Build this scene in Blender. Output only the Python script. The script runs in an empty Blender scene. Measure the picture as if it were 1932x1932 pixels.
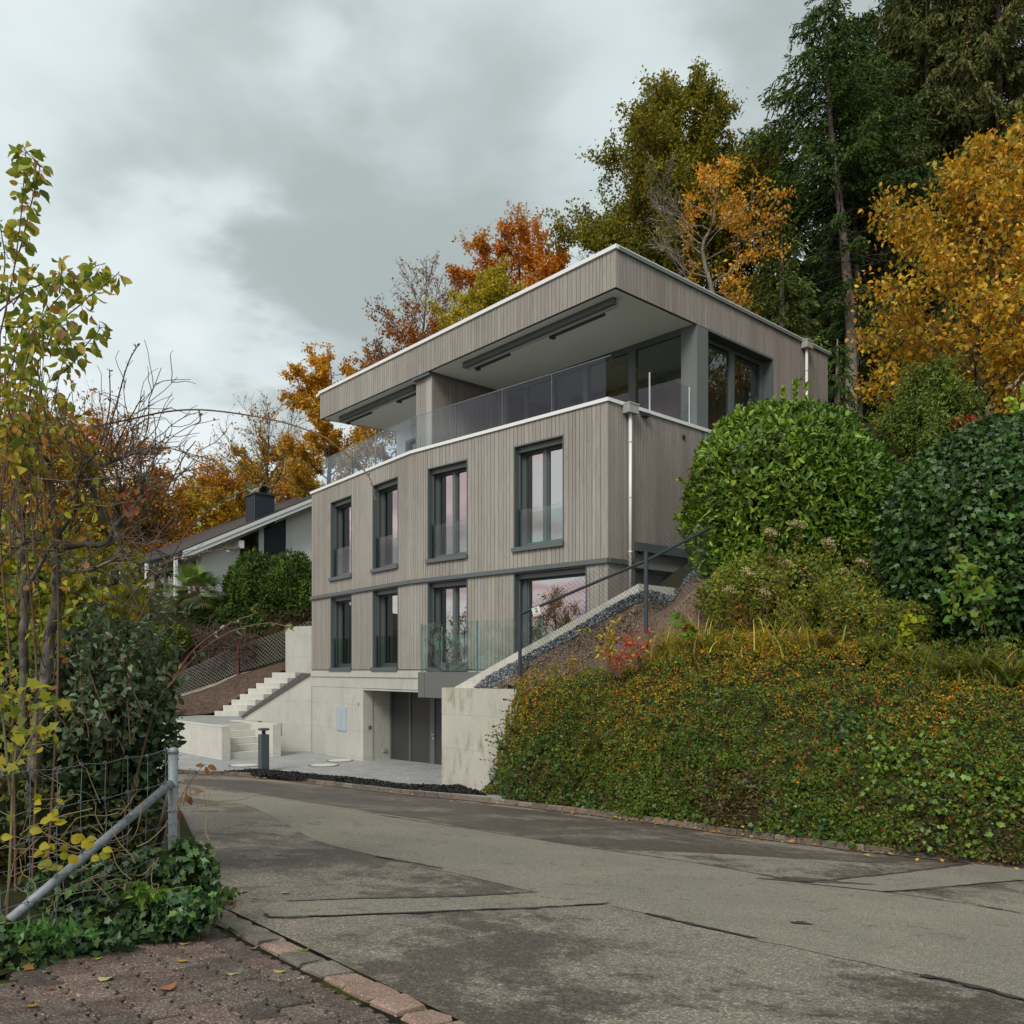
import bpy, math, random
import numpy as np
from mathutils import Vector

scene = bpy.context.scene
C = bpy.context.collection
rnd = random.Random(7)
R = math.radians

# ---------------------------------------------------------------- camera
cam_d = bpy.data.cameras.new("camera")
cam_d.sensor_width = 36.0
cam_d.sensor_fit = 'HORIZONTAL'
cam_d.lens = 36.0 * 1592 / 1932
cam_d.shift_y = (1265 - 966) / 1932
cam_d.clip_start = 0.1
cam_d.clip_end = 2000
cam = bpy.data.objects.new("camera", cam_d)
cam.rotation_euler = (R(90), 0, 0)
C.objects.link(cam)
scene.camera = cam

# ---------------------------------------------------------------- light
scene.view_settings.view_transform = 'Standard'
scene.view_settings.look = 'None'
scene.view_settings.gamma = 1.0
scene.view_settings.exposure = 0.55
SUN_EL, SUN_AZ = 42.0, -158.0          # azimuth from +Y, clockwise seen from above
sd = bpy.data.lights.new("sun", 'SUN')
sd.energy = 1.5
sd.angle = R(22)
sd.color = (1.0, 0.96, 0.9)
sun = bpy.data.objects.new("sun", sd)
sv = Vector((math.sin(R(SUN_AZ)) * math.cos(R(SUN_EL)), math.cos(R(SUN_AZ)) * math.cos(R(SUN_EL)), math.sin(R(SUN_EL))))
sun.rotation_euler = sv.to_track_quat('Z', 'Y').to_euler()
C.objects.link(sun)

world = bpy.data.worlds.new("World")
scene.world = world
world.use_nodes = True
nt = world.node_tree
nt.nodes.clear()
def wn(t, **k):
    n = nt.nodes.new(t)
    for a, b in k.items():
        setattr(n, a, b)
    return n
L = nt.links.new
out = wn('ShaderNodeOutputWorld')
sky = wn('ShaderNodeTexSky', sky_type='NISHITA')
sky.sun_disc = False
sky.sun_elevation = R(SUN_EL)
sky.sun_rotation = R(SUN_AZ)
bg1 = wn('ShaderNodeBackground'); bg1.inputs[1].default_value = 0.06
L(sky.outputs[0], bg1.inputs[0])
tc = wn('ShaderNodeTexCoord')
sep = wn('ShaderNodeSeparateXYZ'); L(tc.outputs['Generated'], sep.inputs[0])
def m(op, a, b=None, c=None):
    n = wn('ShaderNodeMath', operation=op)
    for i, v in enumerate((a, b, c)):
        if v is None: continue
        if isinstance(v, (int, float)): n.inputs[i].default_value = v
        else: L(v, n.inputs[i])
    return n.outputs[0]
# cloud layer: direction projected on a high ceiling
zc = m('ADD', m('MAXIMUM', sep.outputs[2], 0.0), 0.16)
cx = m('DIVIDE', sep.outputs[0], zc)
cy = m('DIVIDE', sep.outputs[1], zc)
comb = wn('ShaderNodeCombineXYZ'); L(cx, comb.inputs[0]); L(cy, comb.inputs[1])
def noise(scale, detail, rough, off, dist=0.0):
    mp = wn('ShaderNodeMapping'); mp.inputs['Location'].default_value = off
    L(comb.outputs[0], mp.inputs[0])
    n = wn('ShaderNodeTexNoise'); n.inputs['Scale'].default_value = scale
    n.inputs['Detail'].default_value = detail; n.inputs['Roughness'].default_value = rough
    n.inputs['Distortion'].default_value = dist
    L(mp.outputs[0], n.inputs['Vector'])
    return n.outputs[0]
def ramp(fac, pts):
    r = wn('ShaderNodeValToRGB')
    r.color_ramp.interpolation = 'B_SPLINE'
    while len(r.color_ramp.elements) < len(pts): r.color_ramp.elements.new(0.5)
    for e, (p, c) in zip(r.color_ramp.elements, pts):
        e.position = p; e.color = (*c, 1)
    L(fac, r.inputs[0])
    return r.outputs[0]
def mix(fac, a, b, blend='MIX'):
    n = wn('ShaderNodeMix', data_type='RGBA', blend_type=blend)
    if isinstance(fac, (int, float)): n.inputs[0].default_value = fac
    else: L(fac, n.inputs[0])
    for i, v in ((6, a), (7, b)):
        if isinstance(v, tuple): n.inputs[i].default_value = (*v, 1)
        else: L(v, n.inputs[i])
    return n.outputs[2]
n1 = noise(0.95, 5.0, 0.50, (1.35, 0.2, 0), 0.25)
n2 = noise(2.6, 5.0, 0.50, (4.0, 2.0, 0), 0.1)
den = m('ADD', m('ADD', m('MULTIPLY', m('SUBTRACT', n1, 0.5), 1.15), m('MULTIPLY', m('SUBTRACT', n2, 0.5), 0.5)), 0.50)
# a few large cloud banks, each fixed in its own direction of the sky
nv = wn('ShaderNodeVectorMath', operation='NORMALIZE'); L(tc.outputs['Generated'], nv.inputs[0])
def bank_of(x, y, width, amount):
    d = Vector((x - 966, 1592, 1265 - y)).normalized()
    dp = wn('ShaderNodeVectorMath', operation='DOT_PRODUCT'); L(nv.outputs[0], dp.inputs[0]); dp.inputs[1].default_value = d
    r = wn('ShaderNodeMapRange'); r.interpolation_type = 'SMOOTHERSTEP'; L(m('ADD', dp.outputs['Value'], m('MULTIPLY', m('SUBTRACT', n2, 0.5), 0.05)), r.inputs[0])
    r.inputs[1].default_value = math.cos(width); r.inputs[2].default_value = 1.0; r.inputs[3].default_value = 0.0; r.inputs[4].default_value = amount
    return r.outputs[0]
for x, y, w_, am in ((620, 340, 0.34, -0.06), (440, 560, 0.24, -0.10), (930, 420, 0.30, -0.04), (1150, 120, 0.3, -0.02), (60, 180, 0.35, -0.02), (290, 690, 0.22, 0.09), (480, 60, 0.25, 0.04), (60, 640, 0.3, 0.03), (700, 150, 0.15, 0.03), (1050, 260, 0.12, -0.03), (140, 430, 0.30, 0.14), (340, 670, 0.20, 0.07), (960, 60, 0.26, 0.20), (380, 60, 0.2, 0.05), (1330, 60, 0.22, 0.02), (520, 700, 0.12, 0.06)):
    den = m('ADD', den, bank_of(x, y, w_, am))
cloud = ramp(den, [(0.34, (0.375, 0.428, 0.425)), (0.46, (0.48, 0.548, 0.545)), (0.55, (0.60, 0.682, 0.685)), (0.72, (0.73, 0.79, 0.805))])
# brighter towards the horizon and the west, heavier to the east
hb = wn('ShaderNodeMapRange'); L(sep.outputs[2], hb.inputs[0])
hb.inputs[1].default_value = 0.34; hb.inputs[2].default_value = 0.04
hb.inputs[3].default_value = 0.0; hb.inputs[4].default_value = 0.8
cloud = mix(hb.outputs[0], cloud, (0.80, 0.83, 0.84))
we = wn('ShaderNodeMapRange'); L(sep.outputs[0], we.inputs[0])
we.inputs[1].default_value = 0.55; we.inputs[2].default_value = -0.5
we.inputs[3].default_value = 0.92; we.inputs[4].default_value = 1.08
wm = wn('ShaderNodeVectorMath', operation='SCALE'); L(cloud, wm.inputs[0]); L(we.outputs[0], wm.inputs['Scale'])
cloud = wm.outputs[0]
# evening break in the clouds low in the west: rose with gaps of blue
pk = noise(1.5, 5.0, 0.5, (9.0, 3.0, 0), 0.3)
rose = ramp(pk, [(0.33, (0.55, 0.43, 0.48)), (0.47, (0.95, 0.72, 0.74)), (0.56, (1.5, 1.12, 1.08)), (0.68, (0.7, 0.92, 1.25))])
wf = wn('ShaderNodeMapRange'); L(sep.outputs[0], wf.inputs[0])
wf.interpolation_type = 'SMOOTHSTEP'
wf.inputs[1].default_value = -0.62; wf.inputs[2].default_value = -0.88
cloud = mix(wf.outputs[0], cloud, rose)
bg2 = wn('ShaderNodeBackground'); L(cloud, bg2.inputs[0]); bg2.inputs[1].default_value = 0.78
ms = wn('ShaderNodeMixShader'); ms.inputs[0].default_value = 0.93
L(bg1.outputs[0], ms.inputs[1]); L(bg2.outputs[0], ms.inputs[2])
L(ms.outputs[0], out.inputs[0])

cy_ = scene.cycles
cy_.max_bounces = 8
cy_.transparent_max_bounces = 16
cy_.diffuse_bounces = 3
cy_.glossy_bounces = 4
cy_.transmission_bounces = 4
cy_.caustics_reflective = False
cy_.caustics_refractive = False

# ---------------------------------------------------------------- points
F_, CX, HY = 1592.0, 966.0, 1265.0
def P(x, y, Y):                       # a point seen at (x, y) of the photograph, Y metres away
    return np.array(((x - CX) / F_ * Y, Y, (HY - y) / F_ * Y))
GA, GB, GC = -1.244, -0.0556, -0.0889  # the street is a tilted plane
def gz(X, Y): return GA + GB * X + GC * Y
def G(x, y, dz=0.0):                   # a point of the street plane
    a, b = (x - CX) / F_, (HY - y) / F_
    Y = (GA + dz) / (b - GB * a - GC)
    return np.array((a * Y, Y, b * Y))
PZ = -2.87
def PL(x, y, z=PZ):                    # a point of a level plane
    Y = z * F_ / (HY - y)
    return np.array(((x - CX) / F_ * Y, Y, z))

# ---------------------------------------------------------------- tagging
def tag(o, label=None, cat=None, group=None, kind=None):
    if label: o['label'] = label
    if cat: o['category'] = cat
    if group: o['group'] = group
    if kind: o['kind'] = kind
    return o
def thing(name, label, cat, loc=(0, 0, 0), group=None):
    o = bpy.data.objects.new(name, None)
    o.empty_display_size = 0.2
    C.objects.link(o)
    o.location = [float(v) for v in loc]
    return tag(o, label, cat, group)
def copy_tree(o, parent=None):
    c = o.copy(); C.objects.link(c)
    if parent is not None: c.parent = parent
    for ch in list(o.children): copy_tree(ch, c)
    return c

# ---------------------------------------------------------------- materials
def mat(name, col=(0.5, 0.5, 0.5), rough=0.6, metal=0.0, spec=0.5):
    mt = bpy.data.materials.new(name); mt.use_nodes = True
    b = mt.node_tree.nodes['Principled BSDF']
    b.inputs['Base Color'].default_value = (*col, 1)
    b.inputs['Roughness'].default_value = rough
    b.inputs['Metallic'].default_value = metal
    b.inputs['Specular IOR Level'].default_value = spec
    return mt
class NT:
    def __init__(s, mt):
        s.t = mt.node_tree; s.b = s.t.nodes.get('Principled BSDF'); s.l = s.t.links.new
    def n(s, typ, **k):
        nd = s.t.nodes.new(typ)
        for a, b in k.items(): setattr(nd, a, b)
        return nd
    def put(s, nd, i, v):
        if isinstance(v, (int, float)): nd.inputs[i].default_value = v
        elif isinstance(v, tuple): nd.inputs[i].default_value = (*v, 1) if (len(v) == 3 and nd.inputs[i].type == 'RGBA') else v
        else: s.l(v, nd.inputs[i])
    def math(s, op, a, b=0.0, clamp=False):
        nd = s.n('ShaderNodeMath', operation=op); nd.use_clamp = clamp
        s.put(nd, 0, a); s.put(nd, 1, b); return nd.outputs[0]
    def pos(s, scale=(1, 1, 1), rot=(0, 0, 0)):
        g = s.n('ShaderNodeNewGeometry')
        mp = s.n('ShaderNodeMapping'); mp.inputs['Scale'].default_value = scale
        mp.inputs['Rotation'].default_value = rot
        s.l(g.outputs['Position'], mp.inputs[0]); return mp.outputs[0]
    def noise(s, vec, scale, detail=4, rough=0.5, dist=0.0):
        nd = s.n('ShaderNodeTexNoise'); s.l(vec, nd.inputs['Vector'])
        nd.inputs['Scale'].default_value = scale; nd.inputs['Detail'].default_value = detail
        nd.inputs['Roughness'].default_value = rough; nd.inputs['Distortion'].default_value = dist
        return nd.outputs[0]
    def vor(s, vec, scale, feature='F1', out='Distance'):
        nd = s.n('ShaderNodeTexVoronoi', feature=feature); s.l(vec, nd.inputs['Vector'])
        nd.inputs['Scale'].default_value = scale; return nd.outputs[out]
    def rng(s, v, a, b, c=0.0, d=1.0, smooth=False):
        nd = s.n('ShaderNodeMapRange'); s.l(v, nd.inputs[0])
        if smooth: nd.interpolation_type = 'SMOOTHSTEP'
        for i, q in enumerate((a, b, c, d)): s.put(nd, i + 1, q)
        return nd.outputs[0]
    def mix(s, f, a, b, blend='MIX'):
        nd = s.n('ShaderNodeMix', data_type='RGBA', blend_type=blend)
        s.put(nd, 0, f)
        for i, v in ((6, a), (7, b)):
            if isinstance(v, tuple): nd.inputs[i].default_value = (*v, 1)
            else: s.l(v, nd.inputs[i])
        return nd.outputs[2]
    def ramp(s, f, pts):
        r = s.n('ShaderNodeValToRGB')
        while len(r.color_ramp.elements) < len(pts): r.color_ramp.elements.new(0.5)
        for e, (p, c) in zip(r.color_ramp.elements, pts): e.position = p; e.color = (*c, 1)
        s.l(f, r.inputs[0]); return r.outputs[0]
    def col(s, v): s.put(s.b, 'Base Color', v)
    def rough(s, v): s.put(s.b, 'Roughness', v)
    def bump(s, h, strength=0.3, dist=0.01):
        nd = s.n('ShaderNodeBump'); nd.inputs['Strength'].default_value = strength
        nd.inputs['Distance'].default_value = dist
        s.l(h, nd.inputs['Height']); s.l(nd.outputs[0], s.b.inputs['Normal'])

def attr_mat(name, rough=0.5, trans=0.25, spec=0.4, noise_amt=0.0):
    mt = bpy.data.materials.new(name); mt.use_nodes = True
    t = NT(mt); t.b.inputs['Roughness'].default_value = rough
    t.b.inputs['Specular IOR Level'].default_value = spec
    a = t.n('ShaderNodeAttribute', attribute_name='Col')
    c = a.outputs['Color']
    if noise_amt:
        nz = t.noise(t.pos(), 60, 3)
        c = t.mix(noise_amt, c, t.mix(1.0, c, t.ramp(nz, [(0.3, (0.4, 0.4, 0.4)), (0.7, (1.6, 1.5, 1.3))]), 'MULTIPLY'))
    t.l(c, t.b.inputs['Base Color'])
    if trans > 0:
        tr = t.n('ShaderNodeBsdfTranslucent')
        mx = t.mix(1.0, c, (1.25, 1.2, 0.6), 'MULTIPLY'); t.l(mx, tr.inputs[0])
        ms_ = t.n('ShaderNodeMixShader'); ms_.inputs[0].default_value = trans
        t.l(t.b.outputs[0], ms_.inputs[1]); t.l(tr.outputs[0], ms_.inputs[2])
        o = t.t.nodes['Material Output']; t.l(ms_.outputs[0], o.inputs[0])
    return mt

def glass_mat(name, tint=(0.75, 0.8, 0.8), fac=0.3, rough=0.0, gloss=(1, 1, 1), bend=0.0):
    mt = bpy.data.materials.new(name); mt.use_nodes = True
    t = NT(mt); t.t.nodes.remove(t.b)
    tr = t.n('ShaderNodeBsdfTransparent'); tr.inputs[0].default_value = (*tint, 1)
    gl = t.n('ShaderNodeBsdfGlossy'); gl.inputs['Roughness'].default_value = rough
    gl.inputs[0].default_value = (*gloss, 1)
    if bend:
        nz = t.noise(t.pos(), 1.1, 1)
        bp = t.n('ShaderNodeBump'); bp.inputs['Strength'].default_value = bend; bp.inputs['Distance'].default_value = 0.02
        t.l(nz, bp.inputs['Height']); t.l(bp.outputs[0], gl.inputs['Normal'])
    fr = t.n('ShaderNodeFresnel'); fr.inputs[0].default_value = 1.5
    f = t.math('ADD', fr.outputs[0], fac, clamp=True)
    gm = t.n('ShaderNodeNewGeometry')                       # the far side of a pane lets light straight through
    f = t.math('MULTIPLY', f, t.math('SUBTRACT', 1.0, gm.outputs['Backfacing']))
    ms_ = t.n('ShaderNodeMixShader'); t.l(f, ms_.inputs[0])
    t.l(tr.outputs[0], ms_.inputs[1]); t.l(gl.outputs[0], ms_.inputs[2])
    t.l(ms_.outputs[0], t.t.nodes['Material Output'].inputs[0])
    return mt

# ---------------------------------------------------------------- mesh builder
class MB:
    def __init__(s): s.v = []; s.f = []; s.c = []; s.cur = None
    def add(s, vs, fs):
        k = len(s.v); s.v += [tuple(float(q) for q in v) for v in vs]
        s.f += [tuple(i + k for i in f) for f in fs]
        s.c += [s.cur] * len(vs)
        return s
    def quad(s, a, b, c, d): return s.add([a, b, c, d], [(0, 1, 2, 3)])
    def prism(s, poly, z0, z1):       # poly: xy ring; z0, z1 numbers or lists
        n = len(poly)
        z0 = [z0] * n if isinstance(z0, (int, float)) else z0
        z1 = [z1] * n if isinstance(z1, (int, float)) else z1
        vs = [(p[0], p[1], z0[i]) for i, p in enumerate(poly)] + [(p[0], p[1], z1[i]) for i, p in enumerate(poly)]
        fs = [tuple(range(n))[::-1], tuple(range(n, 2 * n))]
        fs += [(i, (i + 1) % n, (i + 1) % n + n, i + n) for i in range(n)]
        return s.add(vs, fs)
    def obox(s, o, ax, ay, az):       # box from a corner and three edge vectors
        o, ax, ay, az = map(np.array, (o, ax, ay, az))
        vs = [o, o + ax, o + ax + ay, o + ay, o + az, o + ax + az, o + ax + ay + az, o + ay + az]
        return s.add(vs, [(3, 2, 1, 0), (4, 5, 6, 7), (0, 1, 5, 4), (1, 2, 6, 5), (2, 3, 7, 6), (3, 0, 4, 7)])
    def box(s, x0, y0, z0, x1, y1, z1): return s.obox((x0, y0, z0), (x1 - x0, 0, 0), (0, y1 - y0, 0), (0, 0, z1 - z0))
    def tube(s, pts, rad, n=8, cap=True):
        pts = np.array(pts, float); m_ = len(pts)
        rad = np.full(m_, rad) if np.isscalar(rad) else np.array(rad, float)
        t = np.gradient(pts, axis=0); t /= np.linalg.norm(t, axis=1)[:, None] + 1e-9
        up = np.array((0, 0, 1.0)) if abs(t[0][2]) < 0.9 else np.array((1.0, 0, 0))
        vs = []
        u = np.cross(t[0], up); u /= np.linalg.norm(u)
        for i in range(m_):
            u = u - t[i] * u.dot(t[i]); u /= np.linalg.norm(u) + 1e-9
            w = np.cross(t[i], u)
            for k in range(n):
                a = 2 * math.pi * k / n
                vs.append(pts[i] + rad[i] * (math.cos(a) * u + math.sin(a) * w))
        fs = [(i * n + k, i * n + (k + 1) % n, (i + 1) * n + (k + 1) % n, (i + 1) * n + k) for i in range(m_ - 1) for k in range(n)]
        if cap: fs += [tuple(range(n))[::-1], tuple(range((m_ - 1) * n, m_ * n))]
        return s.add(vs, fs)
    def build(s, name, mt, parent=None, smooth=False):
        me = bpy.data.meshes.new(name)
        me.from_pydata(s.v, [], s.f)
        if mt: me.materials.append(mt)
        if any(c is not None for c in s.c):
            a = me.color_attributes.new('Col', 'FLOAT_COLOR', 'POINT')
            arr = np.ones((len(s.v), 4), np.float32)
            arr[:, :3] = [c or (0.5, 0.5, 0.5) for c in s.c]
            a.data.foreach_set('color', arr.ravel())
        if smooth: me.polygons.foreach_set('use_smooth', [True] * len(me.polygons))
        me.update()
        o = bpy.data.objects.new(name, me); C.objects.link(o)
        if parent is not None:
            o.parent = parent
            o.matrix_parent_inverse = parent_inv(parent)
        return o
def parent_inv(p):                     # meshes are built in world coordinates
    from mathutils import Matrix
    return Matrix.Translation(p.location).inverted() if p.type == 'EMPTY' else Matrix.Identity(4)

def np_mesh(name, V, Fq, mt, parent=None, cols=None, smooth=False):
    """V (n,3); Fq (m,k) faces of k corners, or a list of such arrays"""
    if not isinstance(Fq, list): Fq = [Fq]
    me = bpy.data.meshes.new(name)
    V = np.ascontiguousarray(V, np.float32)
    me.vertices.add(len(V)); me.vertices.foreach_set('co', V.ravel())
    idx = np.concatenate([f.ravel() for f in Fq]).astype(np.int32)
    tot = np.concatenate([np.full(len(f), f.shape[1]) for f in Fq]).astype(np.int32)
    st = np.concatenate(([0], np.cumsum(tot)[:-1])).astype(np.int32)
    me.loops.add(len(idx)); me.loops.foreach_set('vertex_index', idx)
    me.polygons.add(len(tot)); me.polygons.foreach_set('loop_start', st)
    me.polygons.foreach_set('loop_total', tot)
    if smooth: me.polygons.foreach_set('use_smooth', np.ones(len(tot), bool))
    me.materials.append(mt)
    if cols is not None:
        a = me.color_attributes.new('Col', 'FLOAT_COLOR', 'POINT')
        c4 = np.ones((len(V), 4), np.float32); c4[:, :3] = cols
        a.data.foreach_set('color', c4.ravel())
    me.update(calc_edges=True)
    o = bpy.data.objects.new(name, me); C.objects.link(o)
    if parent is not None:
        o.parent = parent; o.matrix_parent_inverse = parent_inv(parent)
    return o

# ---------------------------------------------------------------- noise in numpy
def vnoise(p, scale=1.0, seed=0):
    p = np.asarray(p, float) * scale + seed * 17.31
    i = np.floor(p).astype(np.int64); f = p - i; f = f * f * (3 - 2 * f)
    def h(x, y, z):
        n = (x * 374761393 + y * 668265263 + z * 2147483647) & 0xffffffff
        n = ((n ^ (n >> 13)) * 1274126177) & 0xffffffff
        return ((n ^ (n >> 16)) & 0xffff) / 65535.0
    r = 0
    for dx in (0, 1):
        for dy in (0, 1):
            for dz in (0, 1):
                w = (f[..., 0] if dx else 1 - f[..., 0]) * (f[..., 1] if dy else 1 - f[..., 1]) * (f[..., 2] if dz else 1 - f[..., 2])
                r = r + w * h(i[..., 0] + dx, i[..., 1] + dy, i[..., 2] + dz)
    return r
def fnoise(p, scale=1.0, seed=0, oct=3):
    r = 0; a = 1; t = 0
    for o in range(oct):
        r = r + a * vnoise(p, scale * 2 ** o, seed + o); t += a; a *= 0.5
    return r / t

# ---------------------------------------------------------------- leaves
SH = {}
SH['tri2'] = (np.array([(0, 0, 0), (.5, .3, .07), (1, 0, -.05), (.5, -.3, .07)]), np.array([(0, 2, 1), (0, 3, 2)]))
SH['leaf'] = (np.array([(0, 0, 0), (.42, .29, .07), (1, 0, -.12), (.42, -.29, .07), (.5, 0, 0)]),
              np.array([(0, 4, 1), (4, 2, 1), (0, 3, 4), (4, 3, 2)]))
SH['oval'] = (np.array([(0, 0, 0), (.33, 0, -.015), (.68, 0, -.05), (1, 0, -.16), (.16, .17, .03), (.42, .27, .05), (.75, .18, .0),
                        (.16, -.17, .03), (.42, -.27, .05), (.75, -.18, .0)]),
              np.array([(0, 1, 4), (4, 1, 5), (1, 2, 5), (5, 2, 6), (2, 3, 6), (0, 7, 1), (7, 8, 1), (1, 8, 2), (8, 9, 2), (2, 9, 3)]))
SH['broad'] = (SH['oval'][0] * np.array((1, 1.55, 1.3)), SH['oval'][1])
SH['ovate'] = (SH['oval'][0] * np.array((1, 1.18, 1.6)), SH['oval'][1])
SH['laurel'] = (SH['oval'][0] * np.array((1, 0.78, 1.5)), SH['oval'][1])
SH['lance'] = (SH['leaf'][0] * np.array((1, 0.62, 1)), SH['leaf'][1])
SH['ivy'] = (np.array([(0, 0, 0), (-.05, .36, .02), (.28, .28, .05), (.42, .52, -.03), (.58, .24, .04), (1, 0, -.1),
                       (.58, -.24, .04), (.42, -.52, -.03), (.28, -.28, .05), (-.05, -.36, .02)]),
             np.array([(0, 2, 1), (0, 4, 2), (2, 4, 3), (0, 5, 4), (0, 9, 8), (0, 8, 6), (8, 7, 6), (0, 6, 5)]))
SH['blade'] = (np.array([(0, .03, 0), (0, -.03, 0), (.45, .028, .05), (.45, -.028, .05), (.8, .02, -.06), (.8, -.02, -.06), (1, 0, -.2)]),
               np.array([(0, 1, 3), (0, 3, 2), (2, 3, 5), (2, 5, 4), (4, 5, 6)]))
SH['needle'] = (np.array([(0, .09, 0), (0, -.09, 0), (.6, -.14, 0), (.6, .14, 0), (1, 0, -.05)]), np.array([(0, 1, 2), (0, 2, 3), (3, 2, 4)]))
def leaf_arrays(pos, d, size, cols, shape, nrm=None, rs=None, roll=1.0, vary=0.0):
    rs = rs or np.random.RandomState(1)
    T, Fc = SH[shape]; N = len(pos); k = len(T)
    d = d / (np.linalg.norm(d, axis=1)[:, None] + 1e-9)
    q = rs.normal(size=(N, 3)) * roll
    if nrm is not None: q = q + nrm
    else: q = q + np.array((0, 0, 0.35))
    w = np.cross(q, d); w /= np.linalg.norm(w, axis=1)[:, None] + 1e-9
    n = np.cross(d, w)
    size = np.broadcast_to(size, (N,))
    wd = 1 + rs.uniform(-0.25, 0.25, N)
    V = (pos[:, None, :] + size[:, None, None] * (T[None, :, 0:1] * d[:, None, :] + T[None, :, 1:2] * wd[:, None, None] * w[:, None, :] + T[None, :, 2:3] * n[:, None, :]))
    Ff = (Fc[None] + (np.arange(N) * k)[:, None, None]).reshape(-1, 3)
    Cc = np.repeat(cols, k, axis=0)
    if vary: Cc = Cc * (1 + vary * rs.uniform(-1, 1, (len(Cc), 1)))
    return V.reshape(-1, 3), Ff, Cc
def leaves(name, pos, d, size, cols, shape, mt, parent=None, **k):
    cols = np.clip(np.asarray(cols) * np.array((1.5, 1.55, 1.25)), 0, 0.85)
    V, Ff, Cc = leaf_arrays(np.asarray(pos, float), np.asarray(d, float), size, cols, shape, **k)
    return np_mesh(name, V, Ff, mt, parent, Cc)
def pal(rs, N, cols, weights=None, jit=0.18):
    cols = np.array(cols, float)
    w = None if weights is None else np.array(weights, float) / sum(weights)
    c = cols[rs.choice(len(cols), N, p=w)]
    return np.clip(c * (1 + rs.uniform(-jit, jit, (N, 1))) * (1 + rs.uniform(-jit / 3, jit / 3, (N, 3))), 0.003, 1)
def unit(rs, N):
    v = rs.normal(size=(N, 3)); return v / np.linalg.norm(v, axis=1)[:, None]

def tubes_np(segs, n=5):
    """segs: list of (pts (m,3), radii (m,)) -> V, F"""
    Vs, Fs, k = [], [], 0
    ang = np.arange(n) * 2 * math.pi / n
    for pts, rad in segs:
        m_ = len(pts)
        t = np.gradient(pts, axis=0); t /= np.linalg.norm(t, axis=1)[:, None] + 1e-9
        a = np.array((0, 0, 1.0)) if abs(t[0][2]) < 0.85 else np.array((1.0, 0, 0))
        u = np.cross(t, a); u /= np.linalg.norm(u, axis=1)[:, None] + 1e-9
        w = np.cross(t, u)
        ring = (np.cos(ang)[None, :, None] * u[:, None, :] + np.sin(ang)[None, :, None] * w[:, None, :]) * np.asarray(rad)[:, None, None]
        Vs.append((pts[:, None, :] + ring).reshape(-1, 3))
        i = np.arange(m_ - 1)[:, None] * n; j = np.arange(n)[None]; j2 = (j + 1) % n
        Fs.append((np.stack([i + j, i + j2, i + n + j2, i + n + j], -1) + k).reshape(-1, 4))
        k += m_ * n
    return np.concatenate(Vs), np.concatenate(Fs)
# ---------------------------------------------------------------- surface materials
M = {}
def concrete(name, base, stain=0.5, moss=False):
    mt = mat(name, base, 0.85, spec=0.25); t = NT(mt)
    p = t.pos()
    c = t.mix(t.noise(p, 1.3, 5, 0.6), tuple(v * 0.80 for v in base), tuple(min(1, v * 1.12) for v in base))
    ps = t.pos((2.2, 2.2, 0.55))
    st = t.rng(t.noise(ps, 1.9, 6, 0.7, 0.5), 0.52, 0.68)
    c = t.mix(t.math('MULTIPLY', st, stain), c, tuple(a * b for a, b in zip(base, (0.55, 0.49, 0.38))))
    # formwork joints
    sx = t.n('ShaderNodeSeparateXYZ'); t.l(p, sx.inputs[0])
    zz = t.math('FRACT', t.math('DIVIDE', t.math('ADD', sx.outputs[2], 3.62), 0.84))
    jn = t.math('LESS_THAN', zz, 0.012)
    c = t.mix(t.math('MULTIPLY', jn, 0.45), c, tuple(v * 0.42 for v in base))
    # pores
    vo = t.vor(p, 7.0); po = t.rng(vo, 0.05, 0.03)
    gate = t.rng(t.noise(p, 0.9, 2), 0.5, 0.56)
    c = t.mix(t.math('MULTIPLY', t.math('MULTIPLY', po, gate), 0.7), c, tuple(v * 0.3 for v in base))
    fine = t.noise(p, 45, 4, 0.7)
    c = t.mix(0.16, c, t.mix(1.0, c, t.ramp(fine, [(0.35, (0.45, 0.45, 0.45)), (0.65, (1.5, 1.5, 1.5))]), 'MULTIPLY'))
    t.col(c); t.bump(fine, 0.25, 0.004)
    return mt
M['concrete'] = concrete('board_marked_concrete', (0.50, 0.495, 0.435), 0.3)
M['concrete_old'] = concrete('stained_concrete', (0.52, 0.505, 0.43), 0.95)
M['concrete_edge'] = concrete('pale_cut_concrete', (0.60, 0.585, 0.52), 0.3)

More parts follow.
